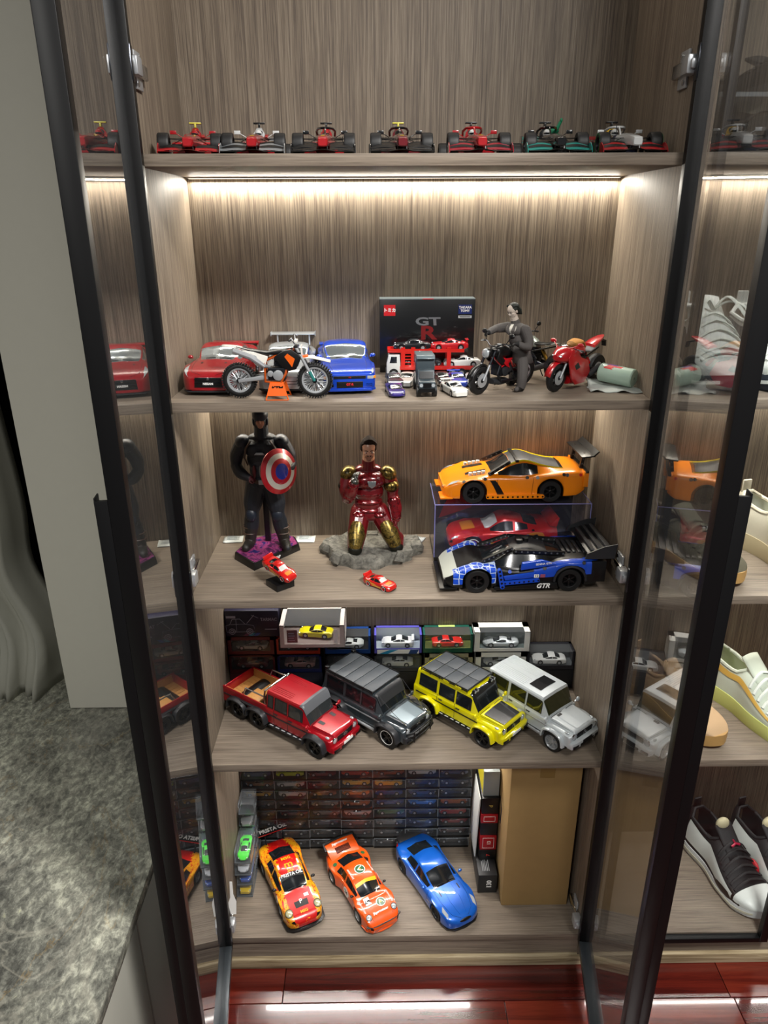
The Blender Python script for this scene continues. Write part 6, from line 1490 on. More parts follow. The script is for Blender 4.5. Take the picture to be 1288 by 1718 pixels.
PLG = dict(x=(2.24, -2.28), w=[(2.24, .66), (2.1, .86), (1.7, .95), (1.3, .97), (.6, .93), (0, .92), (-.9, .98), (-1.5, .98), (-2.1, .92), (-2.28, .86)],
    belt=[(2.24, .52), (2.05, .66), (1.5, .80), (.9, .92), (.7, .95), (-.9, 1.0), (-1.6, 1.05), (-2.2, 1.03), (-2.28, .96)], sh=[(2.24, .46), (2.05, .62), (1.5, .78), (.8, .84), (-.2, .82), (-1.2, .95), (-2.1, .95), (-2.28, .88)],
    bot=[(2.24, .22), (2.0, .16), (-2.0, .2), (-2.28, .36)], roof=[(.72, .94), (.6, 1.02), (.1, 1.30), (-.3, 1.36), (-.9, 1.26), (-1.7, 1.06)], wr=[(.72, .70), (.1, .62), (-.9, .60), (-1.7, .55)], wheels=[1.30, -1.16], ra=.43, zw=.36, rw=.36, tw=.34, tyre=.55,
    ws=(.70, .12), rs=(-1.15, -1.62), sw=[(-.75, .50)], doors=[[(.52, 2), (.56, 4.6)], [(-.55, 2), (-.6, 4.6)]], rdrop=.06, tuck=.94)
def orange_car():
    S = .0646; ora = mat('brick_orange', '#e07c06', .3, 0, .5); t, B = make_car('brick_car', 'orange and black brick-built supercar parked on the clear display case', S, PLG, ora, cat='toy car', wheels_style='six', rim=M_black,
        extra_regions=[('roof_panel', M_dark, lambda x, v: v > 7.3 and -1.5 < x < .1, 'dark grey roof panel')])
    yl = mat('brick_yellow', '#d9c20c', .35); wh = mat('brick_white', '#cfd0cc', .35)
    for sd in (-1, 1):
        B.seam(S, 'roof_edge', t, [(.12, 7.1), (-.4, 7.1), (-1.0, 7.1), (-1.6, 7.1)], sd, r=.035, m=yl)
        beam(t, S, (.78, sd * .74, .93), (.16, sd * .60, 1.27), M_black, 5, 'pillar_liftarm'); beam(t, S, (-.9, sd * .98, .24), (.85, sd * .95, .24), ora, 12, 'sill_liftarm', .12)
        B.patch(S, 'side_gill', M_black, t, .30, .52, 2.2, 4.2, sd, off=.012, x0b=.62, x1b=.80); B.patch(S, 'headlamp', M_lamp, t, 1.85, 2.12, 5, 6, sd, off=.012, x0b=1.7, x1b=1.98)
        for x, v in ((1.62, 4.3), (.95, 4.4), (-.72, 4.5), (-1.55, 4.6), (-1.66, 4.6), (-.4, 5.0), (1.0, 5.2)): B.disc(S, 'pin', M_black, t, x, v, .055, sd, off=.004, thick=.012, n=12)
        B.disc(S, 'tail_pin', mat('brick_red', '#b3151c', .35), t, -2.1, 4.4, .05, sd, n=10)
        MB(S).bx(1.95, 2.35, min(sd * .3, sd * .9), max(sd * .3, sd * .9), .16, .22).obj('splitter_panel', ora, t, bevel=.0008)
        MB(S).bx(-2.36, -2.2, min(sd * .5, sd * .94), max(sd * .5, sd * .94), .5, 1.0).obj('rear_panel', ora, t, bevel=.001)
        B.patch(S, 'bonnet_slot', M_black, t, .85, 1.5, 7.6, 8.3, sd, off=.01)
    for k in range(4): MB(S).cyl((.95 + k * .14, -.55, .86 - k * .02), (.95 + k * .14, -.55, .98 - k * .02), .06, 10).obj('engine_cylinder', wh, t); MB(S).cyl((.95 + k * .14, .55, .86 - k * .02), (.95 + k * .14, .55, .98 - k * .02), .06, 10).obj('engine_cylinder', wh, t)
    beam(t, S, (2.2, -.62, .5), (2.2, .62, .5), ora, 9, 'nose_liftarm'); beam(t, S, (-2.3, -.9, .98), (-2.3, .9, .98), M_black, 12, 'tail_liftarm')
    beam(t, S, (-.1, -.62, 1.31), (-.1, .62, 1.31), M_black, 8, 'roof_liftarm')
    w = MB(S); w.prism([(-2.1, 1.48), (-2.5, 1.52), (-2.52, 1.47), (-2.1, 1.43)], -.88, .88, 'y'); ww = w.obj('rear_wing', M_black, t, bevel=.0008); MB(S).prism([(-2.46, 1.52), (-2.62, 1.66), (-2.65, 1.63), (-2.5, 1.48)], -.88, .88, 'y').obj('wing_flap', M_black, ww)
    for sd in (-1, 1): beam(t, S, (-2.2, sd * .5, 1.0), (-2.28, sd * .5, 1.46), M_black, 4, 'wing_stay')
    return t
place(orange_car(), .222, .225, 1.1445, 182)
PSE = dict(PLG); PSE.update(x=(2.3, -2.35), w=[(2.3, .74), (2.1, .90), (1.6, .97), (1.3, .98), (.6, .90), (0, .88), (-.9, .97), (-1.5, 1.0), (-2.2, .94), (-2.35, .9)],
    belt=[(2.3, .44), (2.05, .58), (1.6, .74), (1.1, .80), (.95, .82), (-.8, .95), (-1.6, 1.0), (-2.2, .96), (-2.35, .86)], sh=[(2.3, .38), (2.05, .56), (1.5, .76), (1.0, .74), (.1, .62), (-.7, .78), (-1.3, .93), (-2.1, .92), (-2.35, .8)],
    roof=[(1.15, .80), (.9, .90), (.35, 1.16), (-.1, 1.22), (-.6, 1.16), (-1.3, 1.0)], wr=[(1.15, .62), (.35, .48), (-.5, .44), (-1.3, .36)], wheels=[1.34, -1.33], ra=.42, ws=(1.1, .32), rs=(-.75, -1.2), sw=[(-.6, .9)], doors=[[(.75, 2), (.8, 5)]])
def hex_mat():
    m, nt, b = base_mat('brick_blue_hex')
    tc = nt.nodes.new('ShaderNodeTexCoord'); v = nt.nodes.new('ShaderNodeTexVoronoi'); v.feature = 'DISTANCE_TO_EDGE'; v.inputs['Scale'].default_value = 85; v.inputs['Randomness'].default_value = .25
    nt.links.new(tc.outputs['Object'], v.inputs['Vector']); l = nt.nodes.new('ShaderNodeMath'); l.operation = 'LESS_THAN'; l.inputs[1].default_value = .06; nt.links.new(v.outputs['Distance'], l.inputs[0])
    mx = nt.nodes.new('ShaderNodeMix'); mx.data_type = 'RGBA'; nt.links.new(l.outputs[0], mx.inputs[0]); mx.inputs[6].default_value = lin('#1747b8'); mx.inputs[7].default_value = lin('#b9c6d6'); nt.links.new(mx.outputs[2], b.inputs['Base Color']); b.inputs['Roughness'].default_value = .3
    return m
def blue_car():
    S = .0675; blu = mat('brick_blue', '#1243b4', .3, 0, .5); wh = mat('brick_pale_grey', '#b9bdb4', .35); hx = hex_mat()
    t, B = make_car('brick_car', 'blue, black and white brick-built hypercar with big black rear wing', S, PSE, M_black, cat='toy car', wheels_style='six', rim=M_black, seams=False,
        extra_regions=[('front_fender', hx, lambda x, v: 2.4 < v < 7 and .78 < x < 2.0, 'blue front wing with pale hexagon print', True), ('rear_fender', blu, lambda x, v: 3.2 < v < 6.2 and -1.9 < x < -.35, None, True), ('nose_panel', wh, lambda x, v: v > 5.2 and x > 1.9, 'pale grey nose panel'), ('roof_panel', M_dark, lambda x, v: v > 7.18 and -.75 < x < .32)])
    for sd in (-1, 1):
        MB(S).prism([(-.35, .50), (.55, .42), (.60, .54), (-.3, .66)], min(sd * .93, sd * 1.0), max(sd * .93, sd * 1.0), 'y').obj('door_panel', blu, t, bevel=.001)
        MB(S).prism([(-.95, .86), (.10, .70), (.06, .92), (-.5, 1.0)], min(sd * .82, sd * .94), max(sd * .82, sd * .94), 'y').obj('quarter_panel', blu, t, bevel=.001)
        MB(S).prism([(-1.0, .14), (.85, .12), (.85, .20), (-.95, .34)], min(sd * .9, sd * 1.02), max(sd * .9, sd * 1.02), 'y').obj('sill_panel', M_black, t, bevel=.001)
        beam(t, S, (.62, sd * .97, .22), (.72, sd * .97, .72), blu, 5, 'upright_liftarm', .13); beam(t, S, (-.4, sd * .99, .42), (.55, sd * .99, .34), blu, 8, 'door_liftarm')
        beam(t, S, (1.1, sd * .55, .86), (.30, sd * .46, 1.18), M_black, 7, 'pillar_liftarm'); beam(t, S, (.2, sd * .55, 1.14), (-1.2, sd * .5, 1.02), M_black, 9, 'roof_liftarm')
        for x, v in ((1.15, 5), (.4, 4.6), (-.6, 4.7), (-1.7, 4.6)): B.disc(S, 'pin', blu if x > 0 else M_black, t, x, v, .055, sd, off=.004, thick=.012, n=12)
        a = MB(S); a.tube([(-1.33 + .46 * math.cos(q), sd * 1.0, .36 + .46 * math.sin(q)) for q in [PI * k / 12 for k in range(13)]], .04, 8, flat=(1, 1)); a.obj('arch_trim', M_dark, t)
        B.patch(S, 'tail_panel', blu, t, -2.2, -1.7, 5.2, 6.2, sd, off=.02); MB(S).box((2.22, sd * .55, .30), (.14, .5, .2)).obj('nose_intake', M_black, t, bevel=.001)
        B.patch(S, 'hood_slot', M_black, t, 1.3, 1.75, 7.3, 8.0, sd, off=.012)
    text('lettering', 'GTR', .20 * S, M_ink_w, t, frame((-.55 * S, 1.024 * S, .235 * S), (-1, 0, 0), (0, 0, 1)), bold=.0004, shear=.3)
    text('lettering', 'SENNA GTR', .085 * S, M_ink_w, t, frame((-.55 * S, .945 * S, .90 * S), (-1, 0, .08), (0, 0, 1)), bold=.0001)
    p = MB(S).bx(-.42, -.28, 1.0, 1.008, .50, .60).obj('number_tile', M_white, t); text('lettering', '12', .10 * S, M_ink_k, p, frame((-.35 * S, 1.0085 * S, .55 * S), (-1, 0, 0), (0, 0, 1)), bold=.0002)
    MB(S).bx(-.60, -.46, 1.0, 1.008, .50, .60).obj('flag_tile', mat('flag_pinkish', '#8e4a62', .4), t)
    MB(S).box((.0, 0, 1.25), (.2, .3, .1)).obj('roof_scoop', M_black, t, bevel=.002); MB(S).cyl((-.2, 0, 1.2), (-.2, 0, 1.32), .09, 12).obj('roof_pin', M_black, t)
    for k in range(5): MB(S).bx(-1.3 - k * .16, -1.2 - k * .16, -.42, .42, 1.0 - k * .01, 1.05 - k * .01).obj('deck_slat', M_dark, t, bevel=.0006)
    w = MB(S); w.prism([(-1.8, 1.18), (-2.5, 1.34), (-2.52, 1.28), (-1.85, 1.10)], -.98, .98, 'y'); ww = w.obj('rear_wing', M_black, t, bevel=.001)
    for sd in (-1, 1): MB(S).prism([(-1.7, 1.06), (-2.55, 1.06), (-2.6, 1.5), (-2.2, 1.42), (-1.75, 1.22)], min(sd * .98, sd * 1.02), max(sd * .98, sd * 1.02), 'y').obj('end_plate', M_dark, ww); MB(S).bx(-2.36, -1.95, sd * .7 - .26, sd * .7 + .26, .3, .95).obj('rear_block', M_black, t, bevel=.001); beam(t, S, (-2.1, sd * .4, .9), (-2.15, sd * .4, 1.24), M_black, 4, 'wing_stay')
    for k in range(3): beam(t, S, (-1.95 - .2 * k, -.8, 1.24 + .05 * k), (-1.95 - .2 * k, .8, 1.24 + .05 * k), M_dark, 10, 'wing_liftarm')
    MB(S).bx(1.9, 2.42, -.92, .92, .12, .17).obj('front_splitter', M_black, t, bevel=.0008)
    return t
place(blue_car(), .224, .088, ZC, 181.5)
# clear display case
def case():
    x0, x1, y0, y1, z0, z1 = .062, .386, .162, .296, ZC, 1.1425
    t = thing('display_case', 'clear acrylic display case with violet edges holding a red stock car', 'display case', ((x0 + x1) / 2, (y0 + y1) / 2, ZC)); a, b, h = (x1 - x0) / 2, (y1 - y0) / 2, z1 - z0
    MB().bx(-a, a, -b, b, 0, .012).obj('base', M_black, t, bevel=.001)
    bd = mat('backdrop_night', '#10131f', .5, noise=.3, nscale=60)
    MB().bx(-a + .003, a - .003, b - .005, b - .003, .012, h - .004).obj('printed_backdrop', bd, t)
    MB().prism([(-a + .02, .05), (-.07, .075), (-.06, .112), (-.11, .118), (-a + .03, .08)], b - .006, b - .005, 'y').obj('red_print', mat('print_red', '#8c1512', .5), t)
    for n, q in (('pane', (-a, a, -b, -b + .002, .012, h)), ('pane', (-a, -a + .002, -b, b, .012, h)), ('pane', (a - .002, a, -b, b, .012, h)), ('pane', (-a, a, -b, b, h - .002, h))): MB().bx(*q).obj(n, M_acry, t)
    ed = mat('violet_edge', '#7f7fb8', .2, 0, 1); 
    for p, q in (((-a, -b, h), (a, -b, h)), ((-a, -b, .012), (-a, -b, h)), ((a, -b, .012), (a, -b, h)), ((-a, -b, h), (-a, b, h)), ((a, -b, h), (a, b, h))): MB().tube([p, q], .0011, 4).obj('edge', ed, t)
case()
PST = dict(x=(2.3, -2.3), w=[(2.3, .62), (2.2, .80), (1.8, .95), (1.3, 1.0), (.5, .92), (-.2, .92), (-1.2, 1.02), (-1.8, .98), (-2.3, .82)], belt=[(2.3, .55), (2.15, .74), (1.7, .88), (1.0, .98), (.7, 1.0), (-.9, 1.05), (-1.8, 1.08), (-2.3, .98)],
    sh=[(2.3, .48), (2.1, .66), (1.5, .80), (.8, .84), (-.2, .84), (-1.3, .96), (-2.0, .94), (-2.3, .8)], bot=[(2.3, .24), (2.0, .16), (-2.0, .18), (-2.3, .34)], roof=[(.82, .99), (.7, 1.06), (.3, 1.36), (-.05, 1.44), (-.6, 1.40), (-1.2, 1.24), (-1.7, 1.09)], wr=[(.82, .68), (.3, .58), (-.6, .54), (-1.7, .5)],
    wheels=[1.36, -1.3], ra=.42, zw=.36, rw=.36, tw=.3, tyre=.66, ws=(.80, .28), rs=(-.85, -1.45), sw=[(-.38, .6), (-1.0, -.48)], doors=[[(.55, 2), (.6, 5)], [(-.42, 5), (-.5, 2)]], rdrop=.1)
def stock_car(label, S):
    red = paint('stock_red', '#c2130f', .25); pale = mat('pale_screen', '#c3c6c2', .15, 0, 1); org = mat('decal_amber', '#c9781a', .35, 0, 1); yl = mat('decal_gold', '#c2a03a', .35, 0, 1)
    t, B = make_car('stock_car', label, S, PST, red, cat='toy car', wheels_style='five', rim=paint('rim_red', '#9c0f12'), seams=True, extra_regions=[('pale_windscreen', pale, lambda x, v: v > 7.1 and .28 < x < .80, 'pale windscreen panel')])
    for sd in (-1, 1):
        B.patch(S, 'flank_stripe', org, t, -1.75, .55, 2.3, 3.6, sd, off=.006, x0b=-1.6, x1b=-.3); B.patch(S, 'flank_stripe', yl, t, -.6, .8, 2.2, 2.8, sd, off=.008, x0b=-.2, x1b=.9)
        B.patch(S, 'headlamp', M_lamp, t, 1.98, 2.22, 4.8, 5.6, sd, off=.01); B.disc(S, 'filler_cap', M_chrome, t, -1.2, 5.2, .06, sd)
        for xw in PST['wheels']: MB(S).lathe([(.27, 0), (.30, 0), (.30, .01), (.27, .01)], (xw, sd * (pchip(PST['w'])(xw) - .015), .36), 'y', 20, True).obj('tyre_lettering_ring', M_ink_w, t)
    B.cross(S, 'bonnet_decal', org, t, 1.2, 1.75, 7.6, off=.006)
    w = MB(S); w.prism([(-1.95, 1.08), (-2.25, 1.42), (-2.35, 1.42), (-2.25, 1.02)], -.78, .78, 'y'); w.obj('rear_spoiler', red, t, bevel=.0005)
    b = MB(S); b.prism([(2.32, -.5), (2.38, 0), (2.32, .5), (2.1, .8), (2.1, -.8)], .2, .26, 'z'); b.obj('front_lip', M_dark, t); B.cross(S, 'grille', M_black, t, 2.2, 2.29, 3.4, off=.006, vtop=4.3)
    return t
place(stock_car('large red stock car with amber flank stripe inside the clear case', .0505), .212, .232, ZC + .0122, 183)
m2 = stock_car('small red stock car with amber stripe parked before the rock base', .0150); place(m2, -.053, .055, ZC, -40)
m3 = dup(m2, label='small red stock car held up on a steel pin over a black block'); m3.location = (-.252, .060, ZC + .0300); m3.rotation_euler = (math.radians(6), math.radians(16), math.radians(-38))
for ob in [m3]: ob.scale = (1.06, 1.06, 1.06)
b = thing('block_stand', 'small black square block with a steel pin under the red car', 'stand', (-.252, .060, ZC), math.radians(40)); MB().bx(-.0205, .0205, -.0205, .0205, 0, .0135).obj('block', M_black, b, bevel=.0008); MB().cyl((0, 0, .013), (.0, 0, .031), .0018, 10).obj('steel_pin', M_chrome, b)
# paper sachets at the back of the shelf
pm = mat('sachet_white', '#c9cfcd', .55)
for i, (x, y, a, lab) in enumerate(((-.386, .286, 4, 'white printed desiccant sachet leftmost beside the left side panel'), (-.222, .285, -2, 'white printed desiccant sachet just right of the navy figure'), (.026, .280, -24, 'white printed desiccant sachet beside the rock base'))):
    rows = [[(lerp(-.022, .022, j / 6), lerp(-.017, .017, k / 5), .0012 + .004 * math.sin(PI * j / 6) * math.sin(PI * k / 5) + (.0015 if (j, k) in ((0, 0), (6, 5)) else 0)) for j in range(7)] for k in range(6)]
    t = thing('desiccant_sachet', lab, 'sachet', (x, y, ZC), math.radians(a), 'paper sachets'); o = MB().grid(rows).obj('pouch', pm, t, ang=180); so = o.modifiers.new('s', 'SOLIDIFY'); so.thickness = .001; so.offset = -1
    for k in range(6): MB().bx(-.014, .014 - .006 * (k % 2), -.010 + k * .004, -.0092 + k * .004, .0058, .0062).obj('print_line', mat('ink_bluegrey', '#6e7d84', .6), t)
# ------------------------------------------------------------------ small scale cars, window boxes and clear cases
PM = {'coupe': dict(PGTR), 'super': dict(PXK), 'saloon': dict(PR34), 'van': dict(PGTR)}
PM['super'].update(belt=[(2.4, .42), (2.2, .55), (1.8, .68), (1.2, .74), (.9, .78), (-.8, .88), (-1.6, .92), (-2.2, .86), (-2.36, .7)], sh=[(2.4, .38), (2.1, .55), (1.5, .70), (.9, .68), (-.2, .68), (-1.2, .84), (-2.0, .82), (-2.36, .66)], roof=[(1.1, .76), (.9, .84), (.2, 1.12), (-.2, 1.16), (-.8, 1.08), (-1.6, .92)], wr=[(1.1, .62), (.2, .55), (-.5, .5), (-1.6, .4)], ws=(1.05, .2), rs=(-.8, -1.4), sw=[(-.6, .8)], doors=[])
PM['van'].update(roof=[(1.5, .94), (1.4, 1.0), (1.1, 1.50), (.8, 1.56), (-1.9, 1.58), (-2.2, 1.2)], belt=[(2.33, .60), (2.25, .8), (1.6, .93), (-1.2, .98), (-2.25, .98), (-2.3, .8)], wr=[(1.5, .74), (.8, .74), (-2.2, .72)], ws=(1.46, 1.08), rs=(-1.9, -2.2), sw=[(.1, 1.0), (-1.7, 0)], linroof=1)
MC = {}
def mini(label, colour, shape='coupe', S=1 / 62, cat='toy car', name='miniature_car', group=None, glass=None, wing=False, finish=0):
    """small car: body, windows, four wheels; meshes are shared, colour sits on the object"""
    key = (shape, round(S, 5))
    if key not in MC:
        P = PM[shape]; B = Body(car_section(P)); tmp = thing('tmp', None, None); xf, xr = P['x']; ws0, ws1 = P['ws']; rs0, rs1 = P['rs']
        xs = [lerp(xr, xf, k / 13) for k in range(14)] + [x + d for x in P['wheels'] for d in (-.4, -.36, -.25, 0, .25, .36, .4)] + [ws0, ws1, rs0, rs1] + [x for a in P['sw'] for x in a]
        g = lambda x, v: (v > 7.18 and (ws1 < x < ws0 or rs1 < x < rs0)) or (6.12 < v < 6.86 and any(a < x < b for a, b in P['sw']))
        r = B.build(S, xs, [0, 1, 2, 3, 4, 5, 6, 6.12, 6.86, 7, 7.18, 8, 9], [('windows', M_glassd, g)], tmp, M_red)
        l = MB(S)
        for sd in (-1, 1):
            p, n = B.at(xf - .22, 5.4, sd, .0); l.ell(p, (.12, .12, .06), 8, 5)
        t = MB(S); t.lathe([(.0, .09), (.2, .10), (.22, .11), (.34, .11), (.34, -.11), (.0, -.11)], axis='y', n=16); h = MB(S); h.lathe([(0, .112), (.06, .115), (.21, .112), (.21, .10), (0, .10)], axis='y', n=12)
        for k in range(5): bb = MB().prism([(-.03, 0), (.03, 0), (.03, .2), (-.03, .2)], .112, .122, 'y'); h.add(bb.v, bb.f, Matrix.Rotation(2 * PI * k / 5, 4, 'Y'))
        w = MB(S); w.prism([(-2.0, 1.25), (-2.35, 1.32), (-2.35, 1.27), (-2.0, 1.2)], -.8, .8, 'y'); w.bx(-2.25, -2.1, -.5, -.44, .9, 1.26); w.bx(-2.25, -2.1, .44, .5, .9, 1.26)
        MC[key] = (r['body_shell'].data, r['windows'][0].data, l.mesh('headlamps', M_lamp), t.mesh('tyre', M_rubber), h.mesh('hub', M_alu), w.mesh('wing', M_black), P)
        for c in list(tmp.children): bpy.data.objects.remove(c)
        bpy.data.objects.remove(tmp)
    body, win, lam, ty, hub, wg, P = MC[key]
    t = thing(name, label, cat, group=group)
    def put(n, me, m=None, loc=(0, 0, 0), rz=0, par=None):
        o = bpy.data.objects.new(n, me); C.objects.link(o); o.parent = par or t; o.location = loc
        if rz: o.rotation_euler = (0, 0, rz)
        if m: o.material_slots[0].link = 'OBJECT'; o.material_slots[0].material = m
        return o
    m = mat('mini_' + colour, colour, .28, finish, 1)
    put('body_shell', body, m); put('windows', win, glass); put('headlamps', lam)
    for xw in P['wheels']:
        yw = pchip(P['w'])(xw) - .13
        for sd in (-1, 1): w = put('wheel', ty, None, (xw * S, sd * yw * S, .34 * S), 0 if sd > 0 else PI); put('hub', hub, None, par=w)
    if wing: put('rear_wing', wg, m)
    return t
def window_box(label, x0, x1, y0, y1, z0, z1, m, back=None, top=True, rim=.006, group='window boxes of small cars', side=None, low=.010):
    t = thing('window_box', label, 'box', ((x0 + x1) / 2, (y0 + y1) / 2, z0), 0, group); a, b, h = (x1 - x0) / 2, (y1 - y0) / 2, z1 - z0; e = .0012
    c = MB(); c.bx(-a, a, b - e, b, 0, h); c.bx(-a, a, -b, b, 0, e); c.bx(-a, -a + e, -b, b, 0, h); c.bx(a - e, a, -b, b, 0, h)
    c.bx(-a, a, -b, -b + e, 0, low); c.bx(-a, -a + rim, -b, -b + e, low, h); c.bx(a - rim, a, -b, -b + e, low, h)
    if top:
        c.bx(-a, -a + rim, -b, b, h - e, h); c.bx(a - rim, a, -b, b, h - e, h); c.bx(-a, a, b - rim * 1.6, b, h - e, h)
    else: c.bx(-a, a, -b, b, h - e, h); c.bx(-a, a, -b, -b + e, h - rim, h)
    c.obj('carton', m, t)
    MB().bx(-a + .002, a - .002, b - .0032, b - .0022, .002, h - .002).obj('backdrop', back or M_dark, t); MB().bx(-a + .0015, a - .0015, -b + .0015, b - .004, e, low * .9).obj('plinth', back or M_dark, t)
    w = MB(); w.grid([[(-a + rim * .6, -b + .0006, low * .8), (a - rim * .6, -b + .0006, low * .8)], [(-a + rim * .6, -b + .0006, h - .0006), (a - rim * .6, -b + .0006, h - .0006)], [(-a + rim * .6, b - .002, h - .0006), (a - rim * .6, b - .002, h - .0006)]][:3 if top else 2]); w.obj('window', M_case, t, ang=20)
    t['_h'] = h
    return t, low * .9
YF = .264; YR = .3405
def boxed(label, carlabel, x0, x1, z0, z1, col, carcol, shape='coupe', back=None, top=True, y0=YF, y1=YR - .03, facing=178, S=1 / 62, wing=False, rim=.006, low=.010, finish=0, cx=0, glass=None):
    m = mat('carton_' + col, col, .45); t, l = window_box(label, x0, x1, y0, y1, z0, z1, m, back and mat('print_' + back, back, .5), top, rim, low=low); del t['_h']
    c = mini(carlabel, carcol, shape, S, wing=wing, finish=finish, group='small cars in the window boxes', glass=glass); place(c, (x0 + x1) / 2 + cx, lerp(y0, y1, .42), z0 + l + .0004, facing); return t, c
def carton(label, x0, x1, y0, y1, z0, z1, m, cat='box', group=None, bevel=.0006):
    t = thing('carton', label, cat, ((x0 + x1) / 2, (y0 + y1) / 2, z0), 0, group); MB().bx(-(x1 - x0) / 2, (x1 - x0) / 2, -(y1 - y0) / 2, (y1 - y0) / 2, 0, z1 - z0).obj('shell', m, t, bevel=bevel); return t
r1, r3, r4 = ZD, .668, .7195
cols = [(-.4185, -.307, '#3a0d14'), (-.302, -.194, '#1b1d2b'), (-.186, -.075, '#141416'), (-.068, .048, '#17181a'), (.054, .172, '#2a2b22'), (.177, .301, '#26282a'), (.304, .4185, '#131518')]
nm = ['leftmost column by the side panel', 'second column from left', 'third column from left', 'fourth column behind the grey wagon', 'fifth column behind the yellow wagon', 'sixth column behind the silver wagon', 'rightmost column']
for (x0, x1, c), n in zip(cols, nm):
    carton('dark carton at the bottom of the %s' % n, x0, x1, YF, YR - .03, r1, r3 - .0005, mat('carton_' + c, c, .5), group='dark cartons at the back')
boxed('deep red window box above the load bed of the red pickup', 'dark red small coupe inside the deep red box', -.4185, -.306, r3, r4 - .0005, '#4a0f18', '#5a1a20', top=False)
boxed('black and red window box under the navy printed box', 'dull white low supercar in the black and red box', -.4185, -.306, r4, .770, '#571018', '#a09d90', 'super', '#161512', top=False, rim=.010)
t = carton('navy printed box with a line drawing of a rally car, top left of the boxes', -.4185, -.292, YF, YR - .03, .7705, .840, mat('carton_navy', '#15122a', .4))
# drawing of a boxy rally car, in pale lines
F = lambda x, z: (x, -.0236, z)
ln = MB(); pts = [(-.060, .012), (-.062, .030), (-.052, .033), (-.046, .047), (-.028, .048), (-.016, .034), (.004, .030), (.006, .014), (-.06, .012)]
ln.tube([F(*p) for p in pts], .0007, 4); ln.tube([F(-.05, .033), F(-.016, .034)], .0006, 4); ln.tube([F(-.037, .047), F(-.037, .014)], .0006, 4); ln.bx(-.060, -.038, -.0240, -.0233, .050, .056)
for cx_ in (-.048, -.006): ln.lathe([(.0066, -.0239), (.0082, -.0239), (.0082, -.0233), (.0066, -.0233)], (cx_, 0, .014), 'y', 20, True); ln.lathe([(.003, -.0239), (.0042, -.0239), (.0042, -.0233), (.003, -.0233)], (cx_, 0, .014), 'y', 16, True)
ln.tube([F(-.012, .036), F(.006, .058)], .0008, 4); ln.tube([F(.0, .058), F(.016, .05)], .0007, 4); ln.obj('line_drawing', mat('print_pale', '#8f8ea0', .5), t)
for k, c in enumerate(('#5b1c44', '#1d6a86', '#1d3d86')): MB().prism([(-.022 + .012 * k, .002), (-.012 + .012 * k, .002), (-.004 + .012 * k, .010), (-.014 + .012 * k, .010)], -.0237, -.0233, 'y').obj('print_stripe', mat('print_' + c, c, .5), t)
text('lettering', 'TARMAC', .0115, mat('print_pale', '#8f8ea0', .5), t, frame((.040, -.0239, .046), (1, 0, 0), (0, 0, 1)), bold=.0002, sx=.85); MB().bx(.030, .058, -.0239, -.0235, .019, .021).obj('print_line', mat('print_pale', '#8f8ea0', .5), t)
boxed('orange red window box under the grey box with the yellow car', 'dull red small coupe in the orange red box', -.302, -.196, r4, .768, '#a32d10', '#5f1d1a', top=False, back='#3a1410')
boxed('blue window box with a pinkish racer, below the orange box', 'pale pink racing coupe with rear wing in the blue box', -.302, -.194, r3, r4 - .0005, '#16245a', '#b08a84', 'coupe', '#131a3a', top=False, wing=True)
t, c = boxed('grey and white window box with a yellow saloon, highest of the boxes', 'bright yellow saloon car in the topmost grey box', -.285, -.1345, .7687, .828, '#b0a8a4', '#d8cc08', 'saloon', '#6d625e', y0=.2145, y1=.3105, S=1 / 58, rim=.011, cx=.006, facing=172)
MB().bx(-.058, -.034, -.0455, -.0447, .013, .046).obj('info_card', mat('print_maroon', '#4a2226', .5), t); MB().bx(.050, .058, -.0470, -.0462, .012, .048).obj('white_corner', M_white, t)
for k in range(4): MB().bx(-.055, -.040 - .002 * (k % 2), -.0460, -.0455, .018 + k * .006, .020 + k * .006).obj('print_line', mat('print_pale', '#8f8ea0', .5), t)
boxed('black and blue window box with a white coupe, right of the yellow saloon box', 'white sports coupe in the black and blue box', -.186, -.075, r4, .768, '#123a78', '#c9cdcc', 'super', '#0e0f14', low=.012)
boxed('black window box just under the black and blue box', 'dark coupe in the lower black box', -.186, -.075, r3, r4 - .0005, '#121214', '#1d1f24', top=False)
t, c = boxed('white, blue and violet window box with a rally car', 'white rally car with open bonnet in the white and violet box', -.068, .048, r4, .770, '#4d4aa8', '#d6d8d8', 'coupe', '#b9c6cc', low=.014, S=1 / 60, wing=True)
MB().bx(-.050, .050, -.0240, -.0234, 0, .011).obj('pale_front', M_white, t)
for k, cc in enumerate(('#1d86b0', '#123a78')): MB().prism([(-.045 + k * .07, .0), (-.025 + k * .07, 0), (.0 + k * .05, .011), (-.02 + k * .05, .011)], -.0246, -.0240, 'y').obj('print_stripe', mat('print_' + cc, cc, .5), t)
boxed('grey window box with a white hatchback, under the rally car box', 'white hatchback in the grey box', -.068, .048, r3, r4 - .0005, '#2b2e30', '#c6c7bf', 'saloon', '#46504f', top=False)
t, c = boxed('green window box with a red coupe', 'red vintage coupe with pale sills in the green box', .049, .170, r4, .770, '#0d4a3d', '#c2201a', 'saloon', '#57602a', low=.013, facing=2)
MB().bx(-.020, .020, .014, .022, .0500, .0507).obj('pale_tab', mat('print_lime', '#a9c26a', .5), t)
boxed('beige window box under the green box', 'dull olive small car in the beige box', .054, .172, r3, r4 - .0005, '#8f8a76', '#8a8a4a', 'coupe', '#6d6f3a', top=False, rim=.012)
boxed('big white window box with a silver supercar', 'silver white supercar with black windows in the white box', .172, .307, .7215, .776, '#d9d9d4', '#b9bfc2', 'super', '#55605e', rim=.014, S=1 / 56, finish=.3)
